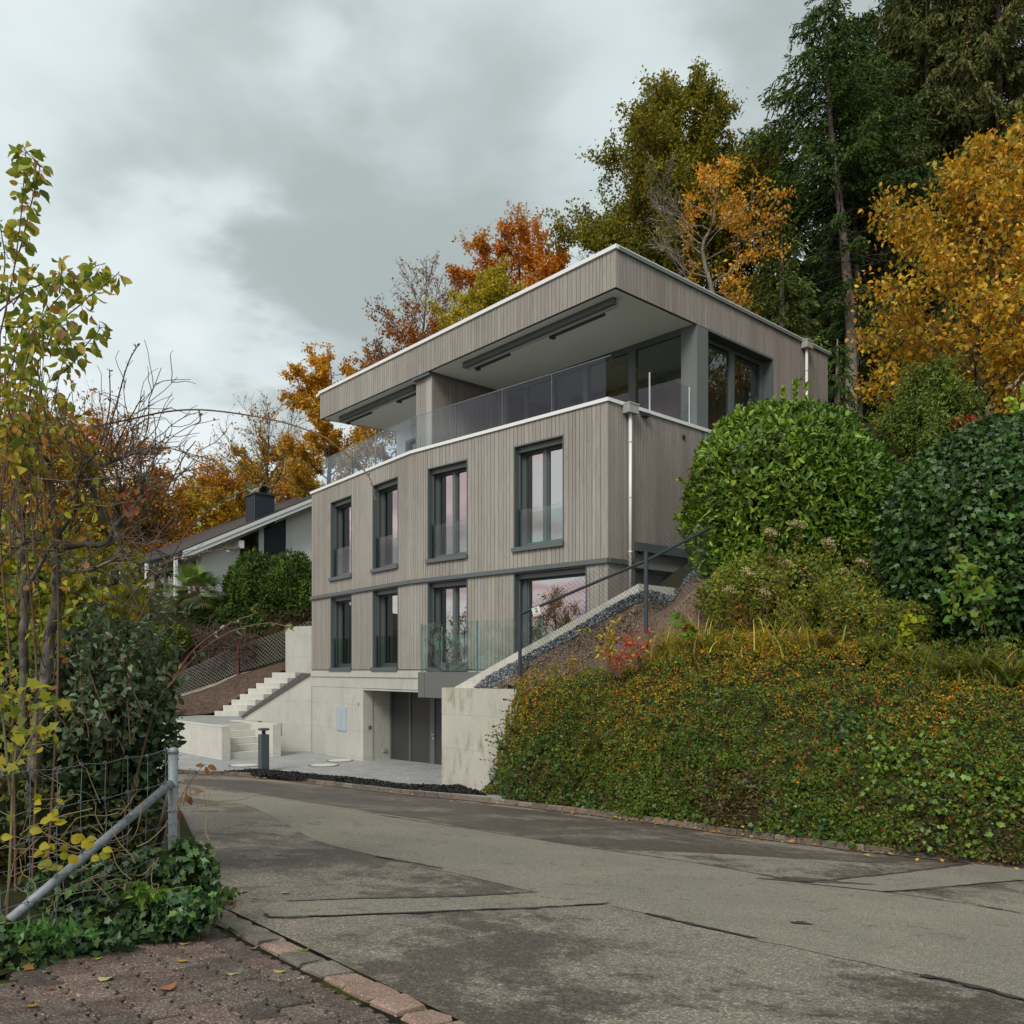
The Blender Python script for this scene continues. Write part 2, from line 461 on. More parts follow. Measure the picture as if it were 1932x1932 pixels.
def wood():
    mt = mat('silvered_spruce_boards', (0.4, 0.36, 0.32), 0.78, spec=0.3); t = NT(mt)
    a = t.n('ShaderNodeAttribute', attribute_name='Col')
    g = t.n('ShaderNodeNewGeometry')
    mp = t.n('ShaderNodeMapping'); mp.inputs['Scale'].default_value = (1, 1, 0.05)
    off = t.n('ShaderNodeVectorMath', operation='MULTIPLY_ADD')
    t.l(a.outputs['Color'], off.inputs[0]); off.inputs[1].default_value = (60, 60, 60); t.l(g.outputs['Position'], off.inputs[2])
    t.l(off.outputs[0], mp.inputs[0])
    grain = t.noise(mp.outputs[0], 38, 4, 0.6)
    mp2 = t.n('ShaderNodeMapping'); mp2.inputs['Scale'].default_value = (1, 1, 0.45); t.l(off.outputs[0], mp2.inputs[0])
    kn = t.rng(t.vor(mp2.outputs[0], 5.5), 0.13, 0.05)
    kg = t.rng(t.noise(mp2.outputs[0], 3.1, 1), 0.44, 0.52)
    patch = t.noise(t.pos((1, 1, 0.3)), 0.55, 4, 0.6)
    c = t.mix(1.0, a.outputs['Color'], t.ramp(grain, [(0.3, (0.80, 0.79, 0.78)), (0.7, (1.12, 1.12, 1.12))]), 'MULTIPLY')
    c = t.mix(1.0, c, t.ramp(patch, [(0.3, (0.84, 0.81, 0.79)), (0.7, (1.08, 1.08, 1.06))]), 'MULTIPLY')
    c = t.mix(t.math('MULTIPLY', t.math('MULTIPLY', kn, kg), 0.55), c, (0.12, 0.085, 0.065))
    t.col(c); t.bump(grain, 0.2, 0.003)
    return mt
M['wood'] = wood()
M['dark_gap'] = mat('shadow_gap', (0.03, 0.032, 0.03), 0.9)
M['grey_metal'] = mat('grey_green_powder_coat', (0.105, 0.122, 0.122), 0.45, 0.0, 0.5)
M['grey_metal_mid'] = mat('column_powder_coat', (0.15, 0.165, 0.162), 0.5, 0.0, 0.5)
M['fibre'] = mat('grey_facade_panel', (0.135, 0.14, 0.132), 0.6)
M['coping'] = mat('pale_zinc_coping', (0.80, 0.81, 0.79), 0.5, 0.1)
M['coping_dark'] = mat('green_grey_coping', (0.16, 0.19, 0.18), 0.45, 0.2)
M['downpipe'] = mat('pale_downpipe', (0.80, 0.79, 0.75), 0.4, 0.1)
M['hopper'] = mat('hopper_grey', (0.40, 0.39, 0.355), 0.5, 0.1)
M['soffit'] = mat('plastered_soffit', (0.82, 0.82, 0.76), 0.9)
M['room'] = mat('room_wall', (0.30, 0.30, 0.28), 0.9)
M['room_floor'] = mat('room_floor', (0.16, 0.13, 0.10), 0.6)
M['pane'] = glass_mat('window_glass', (0.62, 0.66, 0.62), 0.36, 0.0, (1.0, 1.0, 1.0), 0.10)
M['pane_dark'] = glass_mat('terrace_glazing', (0.5, 0.54, 0.52), 0.07, 0.0, (0.9, 0.95, 0.95), 0.0)
M['guard'] = glass_mat('guard_glass', (0.88, 0.935, 0.92), 0.03)
M['guard_blue'] = glass_mat('terrace_guard_glass', (0.88, 0.925, 0.94), 0.04, 0.0, (0.85, 0.95, 1.0))
M['glass_edge'] = mat('glass_edge', (0.12, 0.30, 0.27), 0.2)
M['glass_edge_pale'] = mat('polished_glass_edge', (0.20, 0.28, 0.31), 0.3)
M['door'] = mat('bronze_grey_garage_panel', (0.045, 0.045, 0.042), 0.5)
M['door_frame'] = mat('door_frame_metal', (0.12, 0.125, 0.12), 0.4)
M['steel'] = mat('brushed_steel', (0.6, 0.6, 0.6), 0.3, 0.9)
M['cabinet'] = mat('pale_blue_metal_door', (0.40, 0.46, 0.50), 0.45)
M['black'] = mat('black_rubber', (0.02, 0.02, 0.02), 0.6)
M['white_paint'] = mat('white_render', (0.86, 0.87, 0.86), 0.85)
M['white_wood'] = mat('white_painted_wood', (0.78, 0.80, 0.78), 0.6)
M['galv'] = mat('galvanised_steel', (0.42, 0.45, 0.47), 0.55, 0.35)
t = NT(M['galv']); nz = t.noise(t.pos(), 30, 5, 0.7)
t.col(t.ramp(nz, [(0.3, (0.17, 0.19, 0.205)), (0.7, (0.33, 0.36, 0.38))])); t.rough(t.rng(nz, 0.3, 0.7, 0.5, 0.7))
M['anthracite'] = mat('anthracite_coat', (0.035, 0.045, 0.052), 0.4)
M['bollard'] = mat('bollard_anthracite', (0.075, 0.09, 0.10), 0.45)
M['red_post'] = mat('faded_red_post', (0.20, 0.045, 0.04), 0.7)
M['slate'] = mat('dark_blue_sheet_metal', (0.035, 0.047, 0.06), 0.4, 0.2)

def rooftile():
    mt = mat('brown_concrete_roof_tiles', (0.09, 0.07, 0.06), 0.85); t = NT(mt)
    n = t.noise(t.pos(), 9, 5, 0.7)
    t.col(t.ramp(n, [(0.3, (0.022, 0.018, 0.017)), (0.6, (0.065, 0.048, 0.04)), (0.8, (0.11, 0.09, 0.07))])); t.bump(n, 0.6, 0.02)
    return mt
M['tile'] = rooftile()

def asphalt(name, light, dark, wetness, seed, patchy=True, fine_s=1.0):
    mt = mat(name, light, 0.88, spec=0.35); t = NT(mt)
    p0 = t.pos()
    g = t.n('ShaderNodeNewGeometry'); mp = t.n('ShaderNodeMapping'); mp.inputs['Location'].default_value = (seed, seed * 2, 0)
    t.l(g.outputs['Position'], mp.inputs[0]); p = mp.outputs[0]
    big = t.noise(p, 0.42, 6, 0.62, 0.5)
    med = t.noise(p, 2.6, 7, 0.78, 0.6)
    w = t.math('ADD', t.math('MULTIPLY', big, 0.58), t.math('ADD', t.math('MULTIPLY', med, 0.34), t.math('MULTIPLY', t.noise(p, 11, 5, 0.8), 0.18)))
    a, b = wetness
    wet = t.rng(w, a, b, 0.0, 1.0)
    # aggregate
    vo = t.n('ShaderNodeTexVoronoi'); t.l(p, vo.inputs['Vector']); vo.inputs['Scale'].default_value = 95 * fine_s
    ag = t.n('ShaderNodeSeparateColor'); t.l(vo.outputs['Color'], ag.inputs[0])
    agc = t.ramp(ag.outputs[0], [(0.0, (0.45, 0.44, 0.43)), (0.55, (0.95, 0.93, 0.9)), (0.86, (1.3, 1.25, 1.15)), (0.97, (2.3, 2.2, 2.05))])
    c = t.mix(wet, light, dark)
    c = t.mix(0.8, c, t.mix(1.0, c, agc, 'MULTIPLY'))
    lf = t.noise(p, 1.1, 5, 0.6)
    c = t.mix(1.0, c, t.ramp(lf, [(0.3, (0.86, 0.86, 0.87)), (0.7, (1.1, 1.09, 1.06))]), 'MULTIPLY')
    t.col(c)
    t.rough(t.rng(wet, 0, 1, 0.9, 0.62))
    t.bump(t.math('ADD', t.math('MULTIPLY', ag.outputs[0], 0.6), t.math('MULTIPLY', t.noise(p, 140, 2), 0.5)), 0.5, 0.004)
    return mt
M['asphalt'] = asphalt('worn_asphalt', (0.235, 0.208, 0.174), (0.100, 0.084, 0.070), (0.53, 0.59), 3.0)
M['asphalt_strip'] = asphalt('newer_smooth_asphalt', (0.235, 0.218, 0.182), (0.13, 0.118, 0.10), (0.66, 0.80), 11.0, fine_s=1.6)
M['asphalt_far'] = asphalt('dark_damp_asphalt', (0.205, 0.18, 0.15), (0.098, 0.081, 0.070), (0.44, 0.54), 23.0)
M['tar'] = mat('tar_seam', (0.028, 0.026, 0.023), 0.7)
t = NT(M['tar']); t.col(t.ramp(t.noise(t.pos(), 12, 5, 0.7), [(0.35, (0.02, 0.018, 0.016)), (0.65, (0.07, 0.062, 0.054))]))

def paver(name, a, b, fleck=1.0):
    mt = mat(name, a, 0.9, spec=0.3); t = NT(mt)
    at = t.n('ShaderNodeAttribute', attribute_name='Col')
    p = t.pos()
    n = t.noise(p, 6, 5, 0.7)
    c = t.mix(t.rng(n, 0.35, 0.65), at.outputs['Color'], t.mix(1.0, at.outputs['Color'], b, 'MULTIPLY'))
    vo = t.n('ShaderNodeTexVoronoi'); t.l(p, vo.inputs['Vector']); vo.inputs['Scale'].default_value = 150
    ag = t.n('ShaderNodeSeparateColor'); t.l(vo.outputs['Color'], ag.inputs[0])
    c = t.mix(fleck * 0.85, c, t.mix(1.0, c, t.ramp(ag.outputs[0], [(0.0, (0.4, 0.4, 0.4)), (0.6, (1.0, 0.97, 0.95)), (0.9, (1.6, 1.5, 1.4)), (0.98, (3.4, 3.2, 3.0))]), 'MULTIPLY'))
    t.col(c); t.bump(t.math('ADD', ag.outputs[0], t.noise(p, 30, 4)), 0.6, 0.003)
    return mt
M['paver'] = paver('brown_concrete_paver', (1, 1, 1), (0.62, 0.58, 0.56))
M['cobble'] = paver('split_granite', (1, 1, 1), (0.7, 0.7, 0.7), 0.45)
def mossy(name, soil, moss, thr=(0.5, 0.6)):
    mt = mat(name, soil, 0.95, spec=0.1); t = NT(mt); p = t.pos()
    n = t.noise(p, 3.0, 5, 0.7)
    g = t.noise(p, 60, 4, 0.7)
    c = t.mix(t.rng(n, *thr), soil, moss)
    c = t.mix(1.0, c, t.ramp(g, [(0.3, (0.4, 0.4, 0.4)), (0.7, (1.5, 1.5, 1.4))]), 'MULTIPLY')
    t.col(c); t.bump(g, 0.8, 0.01); return mt
M['joint'] = mossy('mossy_joint', (0.022, 0.018, 0.014), (0.055, 0.065, 0.012))
M['soil'] = mossy('dark_bank_soil', (0.045, 0.035, 0.022), (0.035, 0.045, 0.012), (0.4, 0.6))
M['hill'] = mossy('hillside', (0.03, 0.022, 0.013), (0.03, 0.035, 0.01), (0.45, 0.6))
def earth(name, a, b, c3, s=7.0, bumpd=0.03):
    mt = mat(name, a, 0.95, spec=0.15); t = NT(mt); p = t.pos()
    n = t.noise(p, s, 7, 0.72); n2 = t.noise(p, 0.8, 3)
    c = t.ramp(n, [(0.32, a), (0.52, b), (0.72, c3)])
    c = t.mix(1.0, c, t.ramp(n2, [(0.3, (0.75, 0.75, 0.75)), (0.7, (1.15, 1.1, 1.1))]), 'MULTIPLY')
    t.col(c); t.bump(n, 1.0, bumpd); return mt
M['jute'] = earth('jute_covered_soil', (0.085, 0.06, 0.043), (0.20, 0.145, 0.105), (0.34, 0.265, 0.195), 22.0, 0.03)
M['dirt'] = earth('brown_garden_soil', (0.055, 0.037, 0.028), (0.115, 0.080, 0.060), (0.17, 0.125, 0.095), 6.0, 0.05)
M['peat'] = earth('black_planting_bed', (0.006, 0.006, 0.006), (0.018, 0.017, 0.017), (0.05, 0.048, 0.047), 16.0, 0.05)
M['chalk'] = earth('pale_gravel_edge', (0.22, 0.19, 0.14), (0.38, 0.34, 0.26), (0.5, 0.46, 0.37), 9.0, 0.03)
def gravel():
    mt = mat('slate_gravel', (0.12, 0.13, 0.14), 0.7); t = NT(mt); p = t.pos()
    vo = t.n('ShaderNodeTexVoronoi'); t.l(p, vo.inputs['Vector']); vo.inputs['Scale'].default_value = 24
    ag = t.n('ShaderNodeSeparateColor'); t.l(vo.outputs['Color'], ag.inputs[0])
    c = t.ramp(ag.outputs[0], [(0, (0.06, 0.07, 0.08)), (0.6, (0.18, 0.20, 0.215)), (1, (0.40, 0.42, 0.44))])
    c = t.mix(t.rng(vo.outputs['Distance'], 0.25, 0.55), c, (0.02, 0.02, 0.022))
    t.col(c); nd = t.math('SUBTRACT', 1.0, vo.outputs['Distance']); t.bump(nd, 1.0, 0.04); return mt
M['gravel'] = gravel()
def plazapave():
    mt = mat('grey_block_paving', (0.30, 0.30, 0.29), 0.8, spec=0.3); t = NT(mt)
    br = t.n('ShaderNodeTexBrick'); br.offset = 0.5
    v = t.pos((1, 1, 1), (0, 0, R(47))); t.l(v, br.inputs['Vector'])
    br.inputs['Scale'].default_value = 1.0; br.inputs['Brick Width'].default_value = 0.32; br.inputs['Row Height'].default_value = 0.16
    br.inputs['Mortar Size'].default_value = 0.008; br.inputs['Mortar Smooth'].default_value = 0.3
    br.inputs['Color1'].default_value = (0.33, 0.33, 0.325, 1); br.inputs['Color2'].default_value = (0.39, 0.39, 0.385, 1)
    br.inputs['Mortar'].default_value = (0.17, 0.17, 0.16, 1)
    n = t.noise(t.pos(), 0.9, 5, 0.65)
    c = t.mix(1.0, br.outputs[0], t.ramp(n, [(0.3, (0.84, 0.83, 0.82)), (0.7, (1.08, 1.08, 1.07))]), 'MULTIPLY')
    t.col(c); t.bump(t.math('SUBTRACT', 1.0, br.outputs['Fac']), 0.3, 0.004); return mt
M['plaza'] = plazapave()
def bark(name, a, b, s=9, z=0.25):
    mt = mat(name, a, 0.92, spec=0.15); t = NT(mt)
    n = t.noise(t.pos((1, 1, z)), s, 6, 0.7); n2 = t.noise(t.pos(), s * 0.35, 3)
    t.col(t.mix(t.rng(n2, 0.5, 0.68, 0, 0.55), t.mix(t.rng(n, 0.35, 0.65), a, b), tuple(min(1, v * 1.7) for v in b)))
    t.bump(n, 0.8, 0.02); return mt
M['bark'] = bark('grey_brown_bark', (0.035, 0.028, 0.022), (0.12, 0.10, 0.08))
M['bark_pale'] = bark('pale_bark', (0.12, 0.10, 0.08), (0.26, 0.23, 0.19))
M['bark_spruce'] = bark('spruce_bark', (0.15, 0.115, 0.095), (0.36, 0.29, 0.245), 5, 0.6)
M['bark_lichen'] = bark('lichened_bark', (0.05, 0.042, 0.034), (0.20, 0.175, 0.14), 14, 0.7)
M['twig'] = mat('fine_twigs', (0.10, 0.08, 0.07), 0.9)
M['twig_red'] = mat('reddish_young_twigs', (0.16, 0.085, 0.055), 0.7)
M['foliage'] = attr_mat('foliage', 0.55, 0.36, 0.3)
M['foliage_gloss'] = attr_mat('glossy_evergreen_foliage', 0.42, 0.18, 0.45)
M['needles'] = attr_mat('conifer_needles', 0.7, 0.1, 0.2)
M['litter'] = attr_mat('dry_leaves', 0.8, 0.1, 0.2)
# ---------------------------------------------------------------- house geometry (plan)
YC = 19.5
Cc = np.array((2.217, 19.5)); Kk = np.array((-2.900, 24.25)); Lc = np.array((-7.075, 29.8))
sdv = np.array((1784.0, 1592.0)); sdv /= np.linalg.norm(sdv)          # towards the hill along the side wall
Dd = Cc + 10.22 * sdv
Ee = Lc + 7.0 * sdv
class Wall:
    def __init__(s, a, b):
        s.a = np.array(a, float); s.b = np.array(b, float); s.len = np.linalg.norm(s.b - s.a)
        s.d = (s.b - s.a) / s.len; s.n = np.array((s.d[1], -s.d[0]))
        if s.n.dot(-(s.a + s.b)) < 0: s.n = -s.n                       # towards the camera side
    def u(s, x, off=0.0):
        k = (x - CX) / F_; o = s.a + off * s.n
        return (k * o[1] - o[0]) / (s.d[0] - k * s.d[1])
    def xy(s, u, off=0.0): return s.a + u * s.d + off * s.n
    def pt(s, u, z, off=0.0): q = s.xy(u, off); return np.array((q[0], q[1], z))
    def z(s, x, y, off=0.0): q = s.xy(s.u(x, off), off); return (HY - y) / F_ * q[1]
    def box(s, mb, u0, u1, z0, z1, o0, o1):
        p = s.pt(u0, z0, o0)
        return mb.obox(p, s.pt(u1, z0, o0) - p, s.pt(u0, z0, o1) - p, (0, 0, z1 - z0))
    def sheet(s, mb, u0, u1, z0, z1, off): return mb.quad(s.pt(u0, z0, off), s.pt(u1, z0, off), s.pt(u1, z1, off), s.pt(u0, z1, off))
WL = Wall(Lc, Kk); WR = Wall(Kk, Cc); WS = Wall(Cc, Dd)
Rr = WS.xy(WS.u(1162)); RL = np.array((-6.83, 30.05))
WF = Wall(RL, Rr)                                                       # roof front
RB = RL + 7.5 * (P(750, 816, 31.77)[:2] - RL) / np.linalg.norm(P(750, 816, 31.77)[:2] - RL)
ZT, ZS, ZP = 9.93, 8.96, 6.31                                           # roof top, soffit, parapet top
house = thing('apartment_house', 'modern house clad in grey vertical boards above a concrete base, with flat overhanging roof', 'house', (Kk[0], Kk[1], PZ))

def wall_with_holes(mb, W, u0, u1, z0, z1, holes, off):
    us = sorted({u0, u1, *[min(max(h[0], u0), u1) for h in holes], *[min(max(h[1], u0), u1) for h in holes]})
    zs = sorted({z0, z1, *[min(max(h[2], z0), z1) for h in holes], *[min(max(h[3], z0), z1) for h in holes]})
    for a, b in zip(us, us[1:]):
        for c, d in zip(zs, zs[1:]):
            um, zm = (a + b) / 2, (c + d) / 2
            if b - a < 1e-6 or d - c < 1e-6 or any(h[0] < um < h[1] and h[2] < zm < h[3] for h in holes): continue
            W.sheet(mb, a, b, c, d, off)
BW = [0.095, 0.115, 0.115, 0.135, 0.155]
def cladding(mb, W, u0, u1, z0, z1, holes=(), tone=(0.345, 0.325, 0.29), th=0.022):
    brk = sorted({u0, u1, *[h[k] for h in holes for k in (0, 1) if u0 < h[k] < u1]})
    for a, b in zip(brk, brk[1:]):
        u = a
        while u < b - 0.01:
            w = rnd.choice(BW)
            if b - (u + w) < 0.06: w = b - u
            um = u + w / 2
            hs = sorted([(h[2], h[3]) for h in holes if h[0] < um < h[1]])
            z = z0; spans = []
            for h0, h1 in hs:
                if h0 > z + 0.02: spans.append((z, min(h0, z1)))
                z = max(z, h1)
            if z < z1 - 0.02: spans.append((z, z1))
            for s0, s1 in spans:
                k = 1 + rnd.uniform(-0.085, 0.085); k2 = rnd.uniform(-0.012, 0.012)
                mb.cur = (tone[0] * k, tone[1] * k, tone[2] * k + k2)
                W.box(mb, u + 0.0075, u + w - 0.0075, s0, s1, -th, rnd.uniform(-0.0015, 0.0015))
            u += w
    mb.cur = None

# windows as (wall, x left, x right, sill z, head z, kind)
ZB0, ZB1 = 2.49, 2.60
zs1 = WL.z(623.5, 1098) ; 
up = [(WL, 623.5, 663.7, 'single'), (WL, 702.8, 751.4, 'single'), (WR, 806.5, 882.4, 'double'), (WR, 969.0, 1063.7, 'double')]
wins = []
ZSU, ZHU = 3.09, 5.77
for W, a, b, k in up:
    za = (W.z(a, {623.5: 947.7, 702.8: 915.5, 806.5: 883.8, 969.0: 842.3}[a]))
    wins.append((W, W.u(a), W.u(b), ZSU, za, k))
ZSL = 0.06
low = [(WL, 623.5, 663.7, 'single'), (WL, 702.8, 751.4, 'single'), (WR, 806.5, 882.4, 'double'), (WR, 969.0, 1107.0, 'wide')]
for W, a, b, k in low: wins.append((W, W.u(a), W.u(b), ZSL, ZB0, k))

def holes_for(W): return [(u0, u1, s, h) for (w, u0, u1, s, h, k) in wins if w is W]
# wall cores (dark sheets behind the boards) and boards
core = MB(); cl = MB()
for W in (WL, WR):
    wall_with_holes(core, W, 0, W.len, 0.0, ZP - 0.06, holes_for(W), -0.03)
    cladding(cl, W, 0.0, W.len, 0.03, ZB0 + 0.01, [h for h in holes_for(W)])
    cladding(cl, W, 0.0, W.len, ZB1 - 0.01, ZP - 0.07, [h for h in holes_for(W)])
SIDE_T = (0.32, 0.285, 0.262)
us_low0, us_low1 = WS.u(1197), WS.u(1345)
side_holes = [(us_low0, us_low1, 0.9, 3.07)]
wall_with_holes(core, WS, 0, WS.len, -0.5, ZP - 0.06, side_holes, -0.03)
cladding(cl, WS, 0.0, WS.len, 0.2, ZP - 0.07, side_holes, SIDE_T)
cl.build('timber_cladding', M['wood'], house)
# body: the remaining walls, floors, concrete base
UBK = Ee
body = core
for a, b in ((Dd, Ee), (Ee, Lc)):
    Wb = Wall(a, b); Wb.sheet(body, 0, Wb.len, PZ, ZP - 0.06, 0)
wall_core = body.build('wall_core', M['dark_gap'], house)
def inset(poly, d):
    c = np.mean(poly, axis=0); return [p + (c - p) / np.linalg.norm(c - p) * d for p in poly]
plan = [Lc, Kk, Cc, Dd, Ee]
fl = MB()
for z0, z1 in ((-0.30, -0.06), (2.48, 2.82), (5.80, 6.0)): fl.prism(inset(plan, 0.12), z0, z1)
fl.build('floor_slab', M['room'], house)
rm = MB()                                                              # rooms: cross walls and a back wall
for W in (WL, WR):
    for z0, z1 in ((-0.06, 2.48), (2.82, 5.8)):
        W.sheet(rm, 0.3, W.len - 0.3, z0, z1, -4.2)
for u in (WL.u(683), WL.len - 0.2): 
    for z0, z1 in ((-0.06, 2.48), (2.82, 5.8)): WL.box(rm, u, u + 0.15, z0, z1, -4.2, -0.4)
for u in (WR.u(925), WR.u(1125)):
    for z0, z1 in ((-0.06, 2.48), (2.82, 5.8)): WR.box(rm, u, u + 0.15, z0, z1, -4.2, -0.4)
rm.build('room_wall', M['room'], house)

# band between the storeys, drip trims
tr = MB()
for W in (WL, WR, WS):
    u1 = W.len if W is not WS else us_low0 - 0.02
    W.box(tr, 0.0 if W is not WL else -0.03, u1 + (0.03 if W is WR else 0), ZB0, ZB1, -0.02, 0.07)
tr.build('storey_band', M['grey_metal'], house)
# coping of the parapet
cp = MB()
for W in (WL, WR): W.box(cp, -0.06 if W is WL else 0.0, W.len + (0.03 if W is WR else 0.012), ZP - 0.085, ZP, -0.36, 0.045)
WS.box(cp, 0.0, WS.u(1341), ZP - 0.085, ZP - 0.001, -0.36, 0.043)
cp.build('parapet_coping', M['coping'], house)

def make_window(W, u0, u1, z0, z1, kind):
    nm = 'tall_window' if kind != 'wide' else 'wide_window'
    mb = MB(); d = 0.40
    W.box(mb, u0, u0 + 0.035, z0, z1, -d, 0.006); W.box(mb, u1 - 0.035, u1, z0, z1, -d, 0.006)
    W.box(mb, u0 + 0.035, u1 - 0.035, z1 - 0.035, z1, -d, 0.006)
    W.box(mb, u0 + 0.035, u0 + 0.075, z0, z1 - 0.035, -0.20, -0.16)    # blind guides
    W.box(mb, u1 - 0.075, u1 - 0.035, z0, z1 - 0.035, -0.20, -0.16)
    W.box(mb, u0 + 0.035, u1 - 0.035, z1 - 0.16, z1 - 0.035, -0.30, -0.12)
    a, b, c, e = u0 + 0.035, u1 - 0.035, z0 + 0.03, z1 - 0.035
    f = 0.075
    W.box(mb, a, a + f, c, e, -d + 0.02, -0.28); W.box(mb, b - f, b, c, e, -d + 0.02, -0.28)
    W.box(mb, a + f, b - f, e - f - 0.05, e, -d + 0.02, -0.28); W.box(mb, a + f, b - f, c, c + f + 0.02, -d + 0.02, -0.28)
    a2, b2, c2, e2 = a + f, b - f, c + f + 0.02, e - f - 0.05
    mul = []
    if kind == 'double': mul = [a2 + (b2 - a2) * 0.50]
    if kind == 'wide': mul = [a2 + (b2 - a2) * 0.02]
    for u in mul: W.box(mb, u - 0.055, u + 0.055, c2, e2, -d + 0.02, -0.27)
    # casement frames
    s = 0.045
    edges = [a2] + mul + [b2]
    for i in range(len(edges) - 1):
        x0 = edges[i] + (0.055 if i else 0); x1 = edges[i + 1] - (0.055 if i < len(edges) - 2 else 0)
        if x1 - x0 < 0.3: continue
        W.box(mb, x0, x0 + s, c2, e2, -0.36, -0.30); W.box(mb, x1 - s, x1, c2, e2, -0.36, -0.30)
        W.box(mb, x0 + s, x1 - s, c2, c2 + s, -0.36, -0.30); W.box(mb, x0 + s, x1 - s, e2 - s, e2, -0.36, -0.30)
    w = mb.build(nm, M['grey_metal'], house)
    g = MB(); W.sheet(g, a2, b2, c2, e2, -0.34); g.build('pane', M['pane'], w)
    sl = MB(); W.box(sl, u0 - 0.02, u1 + 0.02, z0 - 0.075, z0 + 0.03, -d, 0.075)
    sl.build('sill', M['grey_metal'], w)
    if kind != 'wide':
        gd = MB(); W.box(gd, u0 + 0.09, u1 - 0.055, z0 + 0.06, z0 + 1.0, -0.115, -0.100)
        gd.build('guard_glass', M['guard'], w)
        gp = MB(); W.box(gp, u0 + 0.037, u0 + 0.09, z0 + 0.03, z0 + 1.02, -0.13, -0.085); gp.build('guard_rail', M['anthracite'], w)
        gp = MB(); W.box(gp, u1 - 0.055, u1 - 0.037, z0 + 0.03, z0 + 1.02, -0.13, -0.085); gp.build('guard_rail', M['anthracite'], w)
for w in wins: make_window(*w)

# side opening with its shade box
mb = MB()
d = 0.55
WS.box(mb, us_low0, us_low0 + 0.04, 0.9, 3.07, -d, 0.004)
WS.box(mb, us_low0 + 0.04, us_low1, 2.86, 3.07, -0.1, 0.05)
WS.box(mb, us_low0 + 0.04, us_low1, 2.40, 2.52, -d + 0.02, -0.30)
sw = mb.build('side_window', M['grey_metal'], house)
g = MB(); WS.sheet(g, us_low0 + 0.04, us_low1, 0.9, 2.40, -d + 0.06); g.build('pane', M['pane_dark'], sw)
g = MB(); WS.box(g, us_low0 + 0.04, us_low1, 2.52, 3.0, -d, -0.32); g.build('lintel', M['hopper'], sw)

# ---------------------------------------------------------------- concrete base
cb = MB()
uop = WL.u(684.5)
WL.box(cb, -0.02, WL.len, -0.21, 0.0, -0.35, 0.03)
WR.box(cb, 0.005, WR.len, -0.21, 0.0, -0.35, 0.03)
WL.box(cb, -0.0, WL.len, -0.555, -0.213, -0.35, 0.0)
WR.box(cb, 0.005, WR.len, -0.555, -0.213, -0.35, 0.0)
WL.box(cb, -0.0, uop, PZ - 0.3, -0.557, -0.35, -0.012)
q0 = WL.xy(uop, -0.012)
rec = Wall(q0, q0 + 1.0 * sdv); rec.n = np.array((sdv[1], -sdv[0]))
rec.box(cb, 0.0, 1.3, PZ - 0.3, -0.56, -0.4, 0.0)
WR.box(cb, WR.u(935), WR.len, PZ - 0.3, -0.557, -0.35, -0.02)
conc = cb.build('concrete_base', M['concrete'], house)
for u_, z_ in [(0.5, -0.95), (1.5, -0.9), (2.6, -0.95), (3.5, -1.0), (0.6, -1.9), (1.6, -2.3), (2.7, -2.2), (3.4, -2.35), (3.9, -0.9)]:
    g = MB(); c = WL.pt(u_, z_, -0.012); g.tube([c, c + np.array((*WL.n, 0)) * 0.004], 0.017, 10); g.build('tie_hole', M['hopper'], conc)
# garage doors
q1 = q0 + 0.99 * sdv
WD = Wall(q1, q1 + 4.2 * WR.d)
cg = MB(); WD.quadz = None
cg.prism([q0, q0 + 1.3 * sdv, q1 + 4.2 * WR.d + 0.4 * sdv, WR.xy(WR.u(935), -0.02), Kk + sdv * 0.02], -0.62, -0.566)
cg.build('porch_ceiling', M['concrete'], house)
zd0, zd1 = WD.z(735.5, 1439), WD.z(735.5, 1301)
dr = MB(); x0, x1, x2, x3 = [WD.u(v) for v in (735.5, 773, 816, 822)]
WD.box(dr, x0, x3 + 2.0, zd1 - 0.09, zd1 + 0.02, -0.1, 0.0)
WD.box(dr, x0, x0 + 0.07, zd0, zd1 - 0.09, -0.1, 0.0); WD.box(dr, x1 - 0.03, x1 + 0.03, zd0 + 0.09, zd1 - 0.09, -0.1, 0.0)
WD.box(dr, x2 - 0.12, x2, zd0, zd1 - 0.09, -0.1, 0.0); WD.box(dr, x0 + 0.07, x2 - 0.12, zd0, zd0 + 0.09, -0.1, 0.0)
gd = dr.build('garage_door', M['door_frame'], house)
g = MB(); WD.box(g, x0 + 0.07, x1 - 0.03, zd0 + 0.09, zd1 - 0.09, -0.08, -0.04); WD.box(g, x1 + 0.03, x2 - 0.12, zd0 + 0.09, zd1 - 0.09, -0.08, -0.04)
g.build('door_panel', M['door'], gd)
g = MB(); xd = x2 + 0.004
WD.box(g, xd, xd + 0.09, zd0, zd1 - 0.16, -0.09, 0.005); WD.box(g, xd + 0.09, xd + 1.0, zd1 - 0.25, zd1 - 0.16, -0.09, 0.005)
WD.box(g, xd + 0.09, xd + 1.0, zd0, zd0 + 0.12, -0.09, 0.005); WD.box(g, xd + 1.0, xd + 1.09, zd0, zd1 - 0.16, -0.09, 0.005)
ed = g.build('entrance_door', M['door_frame'], house)
g = MB(); WD.box(g, xd + 0.09, xd + 1.0, zd0 + 0.12, zd1 - 0.25, -0.06, -0.03); g.build('door_panel', M['door'], ed)
g = MB(); h0 = WD.pt(xd + 0.045, zd0 + 1.02, 0.005); nn = np.array((*WD.n, 0)); dd = np.array((*WD.d, 0))
g.tube([h0, h0 + nn * 0.06], 0.022); g.tube([h0 + nn * 0.06 - dd * 0.02, h0 + nn * 0.06 + dd * 0.10], 0.012)
WD.box(g, xd + 0.02, xd + 0.07, zd0 + 0.86, zd0 + 0.95, 0.004, 0.02); g.build('handle', M['steel'], ed)
